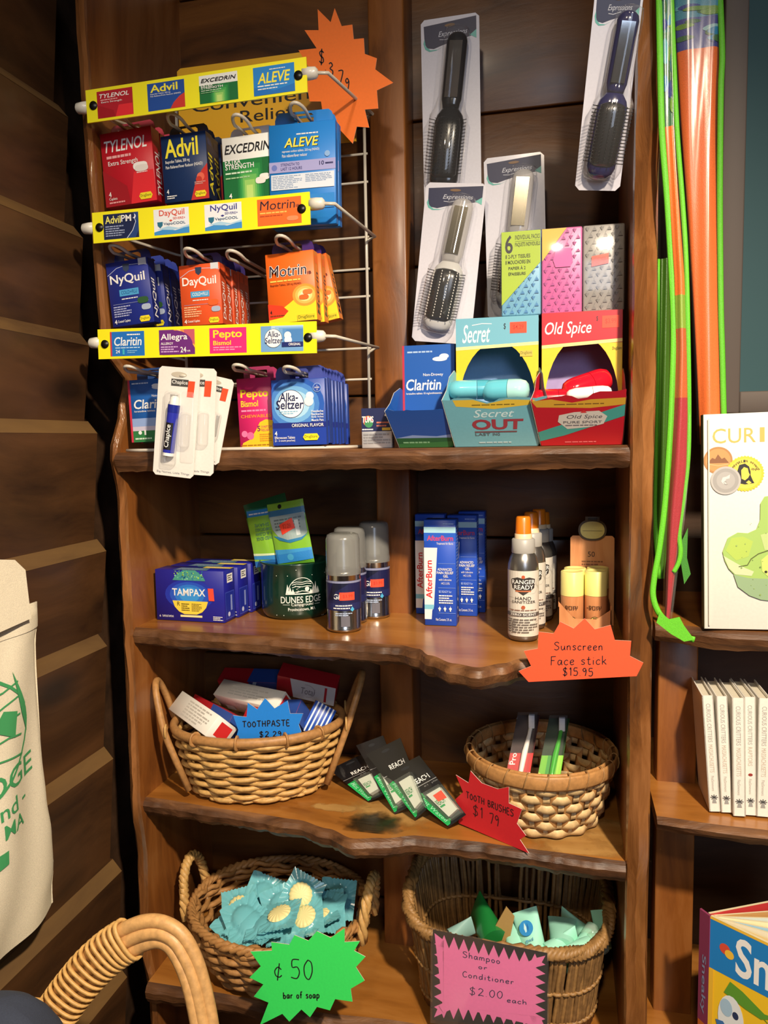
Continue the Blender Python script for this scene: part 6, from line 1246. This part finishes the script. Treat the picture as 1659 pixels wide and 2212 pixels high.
# ------------------------------------------------------------------ books at the right
WH = P('efeae0', .35, 'card', coat=.3); PG = P('e6dfcc', .8, 'paper')
yb = .004; bl = at(1522, 1357, yb); tl = at(1509, 894, yb); Hb = tl.z-bl.z; Wb = .215
book = thing('picture_book', 'large white hardcover with a green creature and award seals, standing on the bookshelf', 'book', Matrix.Translation((bl.x, yb, n1+.0012)) @ Matrix.Rotation(R(-1.2), 4, 'Y') @ Matrix.Rotation(R(-1.2), 4, 'X'))
m = MB(); m.box((Wb/2, .0012, Hb/2), (Wb, .0025, Hb), WH, .0006); f = Fr(m, (0, -.0002, 0), (Wb, 0, 0), (0, 0, Hb))
def uvb(x, y):
    p = at(1360+x/3.686, 850+y/3.686, yb); return (p.x-bl.x)/Wb+.0, (p.z-bl.z)/Hb
GOLD = I('d8b25a'); a = uvb(700, 395); b = uvb(1050, 270); f.text('CUR', a[0], a[1], b[0], b[1], GOLD); f.text('IOUS', b[0]+.02, a[1], b[0]+.53, b[1], GOLD)
f.text('CRITTERS', a[0], a[1]-.11, b[0]+.4, a[1]-.045, W_) if False else None
def seal(x, y, r, c1, c2, sc=0):
    u, v = uvb(x, y); rr = pxm(bl, r/3.686)
    if sc: f.poly([(u+rr*(1+.03*(-1)**i)*math.cos(2*PI*i/72)/Wb, v+rr*(1+.03*(-1)**i)*math.sin(2*PI*i/72)/Hb) for i in range(72)], I(c1))
    else: f.circ(u, v, rr, I(c1), 40)
    f.circ(u, v, rr*.86, I(c2), 40); return u, v, rr
u, v, r_ = seal(740, 530, 106, 'b4814a', 'c8965a'); f.poly([(u-.75*r_/Wb, v-.2*r_/Hb), (u-.4*r_/Wb, v+.2*r_/Hb), (u-.2*r_/Wb, v+.1*r_/Hb), (u, v+.45*r_/Hb), (u+.25*r_/Wb, v+.1*r_/Hb), (u+.45*r_/Wb, v+.2*r_/Hb), (u+.75*r_/Wb, v-.2*r_/Hb)], I('8a5a34')); f.stroke([(u-.7*r_/Wb, v-.25*r_/Hb), (u, v-.4*r_/Hb), (u+.7*r_/Wb, v-.3*r_/Hb)], .0008, I('e0b880'))
u, v, r_ = seal(952, 640, 136, 'e8c83a', 'f0d552', 1)
f.poly([(u+x*r_/Wb, v+y*r_/Hb) for x, y in ((-.5, -.5), (-.42, .1), (-.3, .5), (.0, .58), (.22, .4), (.3, .1), (.3, -.1), (.42, -.4), (.5, -.55), (0, -.62))], I('2e2a24')); f.poly([(u+x*r_/Wb, v+y*r_/Hb) for x, y in ((-.18, -.28), (-.2, .2), (-.05, .38), (.15, .3), (.2, .05), (.26, -.06), (.16, -.25), (0, -.38))], I('f0d552')); f.poly([(u+x*r_/Wb, v+y*r_/Hb) for x, y in ((.05, -.5), (.2, -.38), (.35, -.52), (.2, -.6))], I('f0d552'))
f.text('ibpa', u+.34*r_/Wb, v+.15*r_/Hb, u+.78*r_/Wb, v+.32*r_/Hb, I('2e2a24'), .01)
for i, ch in enumerate('FRANKLIN AWARD'):
    q = R(150-9.6*i)
    if ch != ' ': f.k = 12; f.text(ch, u+(.72*r_*math.cos(q)-.05*r_)/Wb, v+(.72*r_*math.sin(q)-.07*r_)/Hb, u+(.72*r_*math.cos(q)+.05*r_)/Wb, v+(.72*r_*math.sin(q)+.07*r_)/Hb, I('3a3420'), .01)
f.k = 16; u, v, r_ = seal(796, 692, 110, 'b9b6b2', 'a29f9c'); f.circ(u, v, r_*.62, I('b0adaa')); f.poly([(u+x*r_/Wb, v+y*r_/Hb) for x, y in ((-.3, -.05), (-.2, .22), (.05, .28), (.28, .42), (.25, .15), (.02, .1), (-.05, -.1), (.05, -.22), (-.15, -.25))], I('d6d4d0')); f.stroke([(u+.18*r_*k*math.cos(k*5)/Wb, v-.12*r_/Hb+.18*r_*k*math.sin(k*5)/Hb) for k in [i/12 for i in range(14)]], .0005, I('8a8784'))
C = lambda L: [uvb(*p) for p in L]
f.poly(C([(1300, 800), (1102, 826), (1068, 880), (1062, 1010), (1030, 1085), (960, 1115), (880, 1108), (800, 1150), (755, 1260), (770, 1330), (800, 1395), (842, 1440), (870, 1540), (960, 1610), (1050, 1645), (1300, 1680), (1500, 1500), (1520, 1100)]), I('a3c468'))
f.poly(C([(838, 1440), (950, 1470), (1100, 1480), (1300, 1500), (1300, 1680), (1050, 1645), (960, 1610), (870, 1540)]), I('93ae86')); f.poly(C([(780, 1250), (830, 1150), (920, 1140), (1000, 1180), (960, 1300), (860, 1330)]), I('b0ca5c')); f.poly(C([(1060, 1130), (1180, 1100), (1300, 1150), (1240, 1260), (1090, 1250)]), I('bcd088'))
f.poly(C([(760, 1290), (860, 1350), (930, 1390), (1000, 1420), (980, 1455), (850, 1440), (800, 1390)]), I('c8d4a8')); f.stroke(C([(880, 1380), (950, 1368), (980, 1320), (1040, 1280), (1120, 1255)]), .0012, I('5f6a34')); f.poly(C([(1060, 1330), (1110, 1290), (1200, 1300), (1230, 1400), (1120, 1470), (1065, 1420)]), I('c8dc74')); f.circ(*uvb(1095, 1425), .0016, I('3a3a20'))
rnd = random.Random(2)
for _ in range(46): f.k = 30; x, y = rnd.uniform(850, 1400), rnd.uniform(880, 1620); f.circ(*uvb(x, y), rnd.uniform(.0004, .0011), I(rnd.choice(('8aa45a', '6f8a4a', '98b46a'))), 8) if (x-1150)**2/90000+(y-1300)**2/110000 < 1 else None
f.rect(0.02, .018, .028, .98, I('d8d2c6')); m.build('front_cover', book)
m = MB(); m.box((Wb/2+.003, .009, Hb/2), (Wb-.012, .013, Hb-.008), PG); m.build('page_block', book)
m = MB(); m.box((Wb/2, .0172, Hb/2), (Wb, .0025, Hb), WH, .0006); m.box((.0008, .009, Hb/2), (.0022, .017, Hb), P('7f8a74', .4, 'card')); m.build('back_cover', book)
# row of slim white books
sp5 = [((1517, 1541, 1503), (1533, 1556, 1757), 'CURIOUS CRITTERS MASSACHUSETTS'), ((1549, 1571, 1505), (1559, 1582, 1759), 'CURIOUS CRITTERS MASSACHUSETTS'), ((1584, 1607, 1509), (1585, 1610, 1767), 'CURIOUS CRITTERS MASSACHUSETTS'), ((1609, 1633, 1507), (1610, 1633, 1765), 'CURIOUS CRITTERS RAPTORS'), ((1641, 1666, 1510), (1635, 1660, 1768), 'CURIOUS CRITTERS MASSACHUSETTS')]
ll = ['slim white book leftmost in the row of white spines', 'slim white book second from the left in the white row', 'slim white book in the middle of the white row', 'slim white book fourth in the row, a small red mark on its spine', 'slim white book at the right picture edge of the row']
for (t3, b3, txt), L_ in zip(sp5, ll):
    o = atz((b3[0]+b3[1])/2, b3[2], n2+.0005); o = V3((o.x, max(o.y, -.035), n2+.0028)); wd = pxm(o, b3[1]-b3[0])*.98; p = at((t3[0]+t3[1])/2, t3[2], o.y); Hh = p.z-o.z; lean = math.atan2(p.x-o.x, Hh); D = .078
    root = thing('slim_book', L_, 'book', Matrix.Translation(o) @ Matrix.Rotation(lean, 4, 'Y') @ Matrix.Rotation(R(-1), 4, 'X'), 'white books on the bookshelf')
    m = MB(); m.box((0, .0006, Hh/2), (wd, .0012, Hh), WH)
    for sx in (-1, 1): m.box((sx*(wd/2-.0006), D/2, Hh/2), (.0012, D, Hh), WH)
    f = Fr(m, (-wd/2, -.0001, 0), (wd, 0, 0), (0, 0, Hh)); g_ = I('a5a09a'); i = txt.rindex(' '); f.text(txt[:i], .30, .60, .68, .93, g_, 0, 0, -90); f.text(txt[i+1:], .30, .34 if len(txt) > 26 else .42, .68, .58, I('c4b4a4'), 0, 0, -90); f.text('FitzSimmons', .36, .18, .60, .31, I('b4aea6'), 0, 0, -90)
    if 'RAPTORS' in txt: f.ell(.5, .345, .2, .012, I('9a3a34'))
    for k in range(8): q = 2*PI*k/8; f.k = 5; f.stroke([(.5, .125), (.5+.34*math.cos(q), .125+.024*math.sin(q))], .0010, I('5a5a5a'))
    f.poly([(.3, .075), (.7, .075), (.6, .115), (.4, .115)], I('9a9a98')); m.build('cover', root)
    m = MB(); m.box((0, D/2, Hh/2-.002), (wd-.003, D-.004, Hh-.004), PG); t = Fr(m, (-wd/2+.0015, .002, Hh-.0039), (wd-.003, 0, 0), (0, D-.004, 0))
    for k in range(5): t.k = 1; t.rect(.1+.18*k, 0, .125+.18*k, 1, I('a8a090'))
    m.build('page_block', root)
# board book standing open at the bottom right
yo = -.03; tl = at(1535, 1980, yo); trp = at(1665, 2044, yo-.03); ob = thing('board_book', 'yellow and blue board book standing half open at the lower right corner', 'book', V3((tl.x, tl.y, n3+.001)))
ox = V3((trp.x-tl.x, trp.y-tl.y, 0)).normalized(); ox = V3((.80, -.60, 0)); Wc, Hc_ = .18, tl.z-n3
def bpage(ang, thick, name, mat, draw=None, hh=1.0, off=0.0):
    d = V3((math.cos(ang), math.sin(ang), 0)); nn = V3((d.y, -d.x, 0)); m = MB(); o = nn*0+V3((0, off, 0)); p = [o, o+d*Wc, o+d*Wc+V3((0, 0, Hc_*hh)), o+V3((0, 0, Hc_*hh))]; m.prism(p, -nn*thick, mat, P('d9cda8', .7, 'card'))
    if draw: draw(Fr(m, o+nn*.0001, d*Wc, V3((0, 0, Hc_*hh))))
    m.build(name, ob)
def cov(f):
    f.rect(0, .70, 1, 1, I('1f7fc8')); f.text('Snea', .17, .735, .62, .955, W_, .03); f.rect(0, .985, 1, 1, I('f0c040'))
    f.ell(.10, .85, .035, .03, I('d8503a')); f.ell(.13, .83, .03, .025, I('f0c040'))
    f.poly([(.10, .60), (.14, .68), (.22, .66), (.36, .60), (.46, .62), (.34, .56), (.24, .57)], I('5f9a34')); f.stroke([(.30, .60), (.40, .55), (.44, .62)], .0012, I('5f9a34'))
    f.ell(.15, .46, .085, .14, I('e6ecee')); f.poly([(.05, .42), (.08, .34), (.22, .34), (.26, .42), (.22, .39), (.18, .43), (.14, .39), (.10, .43)], I('3f74b4')); f.ell(.18, .50, .02, .022, I('2a3a5c')); f.ell(.12, .52, .04, .05, I('a8c8e0')); f.stroke([(.09, .02), (.11, .18), (.14, .34)], .002, I('8fa8bc')); f.stroke([(.12, .16), (.22, .24)], .002, I('8fa8bc'))
    f.ell(.55, .40, .20, .30, I('f0d048')); f.ell(.55, .40, .18, .27, I('c8aa30')); f.poly([(.40, .45), (.44, .58), (.50, .62), (.55, .56), (.60, .60), (.68, .52), (.70, .35), (.62, .18), (.48, .18), (.40, .3)], I('d0342a')); f.poly([(.50, .62), (.55, .56), (.60, .60), (.68, .52), (.66, .60), (.56, .66)], I('c8d84a'))
    f.rect(0, 0, .03, .7, I('e8b83a'))
a0 = math.atan2(ox.y, ox.x)
bpage(a0, .003, 'front_cover', I('f2c62c'), cov)
for k, c in enumerate(('f0d8a0', 'e8e0c8', 'a8d0e8', 'f0ecc0', 'd8e4e0', 'c89a60')): bpage(a0+.16*(k+1), .0022, 'board_page', I(c), None, .985+.004*(k % 2), .003)
bpage(a0+1.12, .003, 'back_cover', I('c03a3a'), None, 1, .004)
m = MB(); m.prism([(-.001, -.001, 0), (-.010, .012, 0), (-.010, .012, Hc_), (-.001, -.001, Hc_)], (.002, .002, 0), I('8a3a5c')); g = Fr(m, V3((-.0102, .0118, 0)), V3((.009, -.013, 0)), V3((0, 0, Hc_))); g.rect(.05, 0, .95, .35, I('d0702a')); g.text('Sneaky', .25, .40, .75, .75, I('8f9ac0'), .02, 0, -90); m.build('spine', ob)

# ------------------------------------------------------------------ canvas tote hanging on the log wall
XT = -.588
def tx(px, py): p = atx(px, py, XT); return p.y, p.z
bt = [tx(*p) for p in ((0, 1978), (40, 1962), (85, 1945), (122, 1928), (139, 1895), (142, 1840), (136, 1770), (125, 1700), (117, 1620), (112, 1530), (107, 1440), (105, 1380), (110, 1340), (108, 1300))]
yR = [(z, y) for y, z in bt[4:]]; zbot = [(y, z) for y, z in bt[:5]]; zt0 = bt[-1][1]
def rightY(z): return ipol(sorted(yR), z)
zb0 = bt[3][1]-.006; YL = -.50
tote = thing('tote_bag', 'cream canvas tote bag with green campground print hanging on the log wall', 'bag', V3((XT, -.3, zt0)))
org = V3((XT, -.3, zt0))
def sag(y): return zb0-.030*math.sin(PI*min(1, max(0, (y-YL)/(-.10-YL))))**.8
def tfn(u, v, l, s=1):      # u from the front (left in the photo) to the wall end, v up
    z = zt0+(zb0-zt0)*(1-v); yr = rightY(z); y = YL+(yr-YL)*u; z = zt0+(sag(y)-zt0)*(1-v)
    e = max(0, math.sin(PI*min(1, max(0, u))))**.45*max(0.0, 1-v)**.12*(1-(1-v)**6*.8)
    wr = .0075*math.sin(13*u+5*v+2)*math.sin(PI*u)+.0045*math.sin(23*u-7*v)+.0035*math.sin(5*v+9*u)*(1-v)
    return V3((XT-.018+s*(.020*e+wr*.5*(s > 0)+l), y, z))-org
CAN = P('f0e5cc', .85, 'fabric')
m = MB(); m.grid(lambda a, b: tfn(a, b, 0), 60, 44, CAN); m.grid(lambda a, b: tfn(1-a, b, 0, -1), 30, 30, CAN)
f = Fr(m, fn=lambda a, b, l: tfn(a, b, l+.0006), U=.38, V=.34, cut=(1/60, 1/44)); GP = P('3f9a5e', .8, 'ink')
def tuv(px, py):
    y, z = tx(px, py); v = 1-(z-zt0)/(sag(y)-zt0); yr = rightY(z); return (y-YL)/(yr-YL), v
b0 = [tuv(0, 1745), tuv(60, 1690), tuv(82, 1655)]
u1, v1 = tuv(84, 1628); u0_, v0 = tuv(0, 1735)
f.text('DUNES EDGE', .08, v0+.015, u1+.005, v1+.012, GP, .01)
f.text('Campground -', .26, tuv(0, 1792)[1]+.004, tuv(66, 1715)[0], tuv(66, 1715)[1]+.03, GP, .012)
f.text('Provincetown, MA', .20, tuv(0, 1818)[1]-.012, tuv(56, 1755)[0], tuv(56, 1755)[1]+.012, GP, .012)
cxu, cyv = .46, v1+.12; ru = u1-.02-cxu; arc = [(cxu+ru*math.cos(a), cyv+.20*math.sin(a)) for a in [2*PI*i/40 for i in range(41)]]
f.stroke(arc, .0035, GP)
for k in range(5): f.stroke([(cxu-ru*.9+ru*1.8*i/10, cyv+.12-.05*k+.012*math.sin(i*1.3+k)) for i in range(11)], .0018, GP)
f.poly([(cxu+ru*.55, cyv+.02), (cxu+ru*.80, cyv-.03), (cxu+ru*.86, cyv+.04), (cxu+ru*.7, cyv+.06)], GP); f.poly([(cxu+ru*.84, cyv+.16), (cxu+ru*.98, cyv+.05), (cxu+ru*.99, cyv-.04), (cxu+ru*.92, cyv+.03)], GP)
f.poly([(cxu-ru*.5, cyv-.1), (cxu+ru*.3, cyv-.11), (cxu+ru*.45, cyv-.06), (cxu, cyv-.04)], GP) if False else None
q0 = tuv(0, 1862); f.poly([(q0[0]-.05, q0[1]-.03), (q0[0]+.035, q0[1]-.02), (q0[0]+.04, q0[1]+.02), (q0[0]-.05, q0[1]+.02)], GP)
m.build('bag_body', tote)
m = MB(); m.grid(lambda a, b: tfn(a, 1-.075*b, .0012), 60, 4, CAN); m.build('hem', tote)
def strap(pts, nm):
    m = MB(); q = [atx(x, y, X_)-org for x, y, X_ in pts]; m.tube(q, .016, CAN, 10, False, .0016, (1, 0, 0)); m.build(nm, tote)
hy = tx(62, 1290)[0]; ztop = tx(40, 1215)[1]
for dy, dx in ((0, .004), (-.03, -.008)):
    m = MB(); y1 = hy-.012+dy
    m.prism([V3((XT-.006+dx, y1-.10, zt0-.02))-org, V3((XT-.006+dx, y1+.014, zt0-.012))-org, V3((XT-.008+dx, y1+.012, zt0+.044))-org, V3((XT-.008+dx, y1-.004, zt0+.058))-org, V3((XT-.008+dx, y1-.16, zt0+.085))-org, V3((XT-.008+dx, y1-.17, zt0+.05))-org], (.002, 0, 0), CAN); m.build('handle', tote)

# ------------------------------------------------------------------ low table with a hooped basket and navy cloth in front (mostly below the picture)
zt_ = .50; tb = thing('low_table', 'low dark wooden table in front of the shelves, below the wicker handle', 'table', V3((-.35, -.45, 0)))
bpy.context.view_layer.update(); m = MB(); m.box((-.40, -.42, zt_-.012), (.40, .44, .024), W_TOP, .003); put('table_top', m, tb)
for sx in (-.57, -.23):
    for sy in (-.61, -.23): m = MB(); m.box((sx, sy, (zt_-.024)/2), (.035, .035, zt_-.024), W_SIDE, .002); put('leg', m, tb)
YH = -.30; hp = [(62, 2330), (85, 2270), (122, 2190), (170, 2122), (228, 2062), (285, 2025), (335, 2011), (375, 2026), (402, 2066), (422, 2120), (438, 2190), (446, 2250), (450, 2330)]
pts = smooth2(hp, 6); P3 = [at(x, y, YH+.02*math.sin(i/len(pts)*PI)) for i, (x, y) in enumerate(pts)]
HAN = P('d3a368', .45, 'cane'); hb_ = thing('handled_basket', 'large foreground basket, only its thick hooped cane handle in view at the bottom', 'basket', V3(((P3[0].x+P3[-1].x)/2, YH, zt_+.002)))
bpy.context.view_layer.update(); n = len(P3)
def perp(i):
    t = (P3[min(i+1, n-1)]-P3[max(i-1, 0)]).normalized(); return V3((t.z, 0, -t.x)).normalized()
for k in (-1, 0, 1):
    m = MB(); path = []; tp = []
    for i, p in enumerate(P3):
        w_ = 1-.40*max(0, min(1, (i/n-.45)/.3)); path.append(p+perp(i)*(k*.0112*w_)+V3((0, -.002*(1-abs(k))-.004*k*(1-w_)*2, 0))); tp.append(.80+.2*w_)
    m.tube(path, .0072, HAN, 12, False, None, None, tp); put('cane_rod', m, hb_)
i0 = min(range(n), key=lambda i: abs(pts[i][0]-132)); i1 = min(range(n), key=lambda i: abs(pts[i][0]-278)); m = MB(); rnd = random.Random(4); NW = 15
for k in range(NW):
    t = i0+(i1-i0)*k/(NW-1); i = int(t); fr_ = t-i; p = P3[i].lerp(P3[min(i+1, n-1)], fr_); u_ = perp(i); t_ = (P3[i+1]-P3[i-1]).normalized(); sl = rnd.uniform(.1, .5)
    m.tube([p+u_*(.0205*math.copysign(abs(math.cos(a))**.8, math.cos(a)))+V3((0, -.0105*math.copysign(abs(math.sin(a))**.7, math.sin(a)), 0))+t_*(.006*sl*math.cos(a)) for a in [2*PI*j/22 for j in range(22)]], .0040, CANE, 6, True, .0022)
p = P3[i0]; m.tube([p+perp(i0)*-.018+V3((0, -.006, 0)), p+perp(i0)*-.024+V3((-.004, -.008, -.002)), p+perp(i0)*-.027+V3((-.010, -.006, -.007))], .0032, CANE, 6); put('cane_wrap', m, hb_)
hx0, hx1 = P3[0].x, P3[-1].x; ah = (hx1-hx0)/2+.012; Hh = P3[0].z-zt_-.01
m = MB(); weave(m, lambda t: (ah*(.8+.2*t), .08*(.85+.15*t)), Hh, 8, 24, .0055, CANE2, .005, 3); stakes_(m, lambda t: (ah*(.8+.2*t), .08*(.85+.15*t)), Hh, 24, .003, CANE3)
for k in range(len(m.v)): m.v[k] = (m.v[k][0]+(hx0+hx1)/2, m.v[k][1]+YH, m.v[k][2]+zt_+.006)
put('woven_wall', m, hb_)
# navy cloth
cN = at(2, 2262, -.50); NV = P('2a3142', .9, 'fabric'); m = MB(); Hn = cN.z+.0; rz_ = .5*(at(0, 2166, -.50).z-zt_)
m.grid(lambda a, b: V3((.085*math.sin(PI*b)**.8*math.cos(2*PI*a)*(1+.06*math.sin(10*PI*a+3*b)), .07*math.sin(PI*b)**.8*math.sin(2*PI*a)*(1+.05*math.sin(6*PI*a)), rz_*(1-math.cos(PI*b))+.004*math.sin(4*PI*a)*math.sin(PI*b))), 40, 24, NV)
o = m.build('folded_cloth'); o.location = V3((at(-14, 2200, -.50).x, -.50, zt_+.001)); tag(o, 'navy blue bunched cloth at the lower left corner beside the hooped handle', 'cloth')
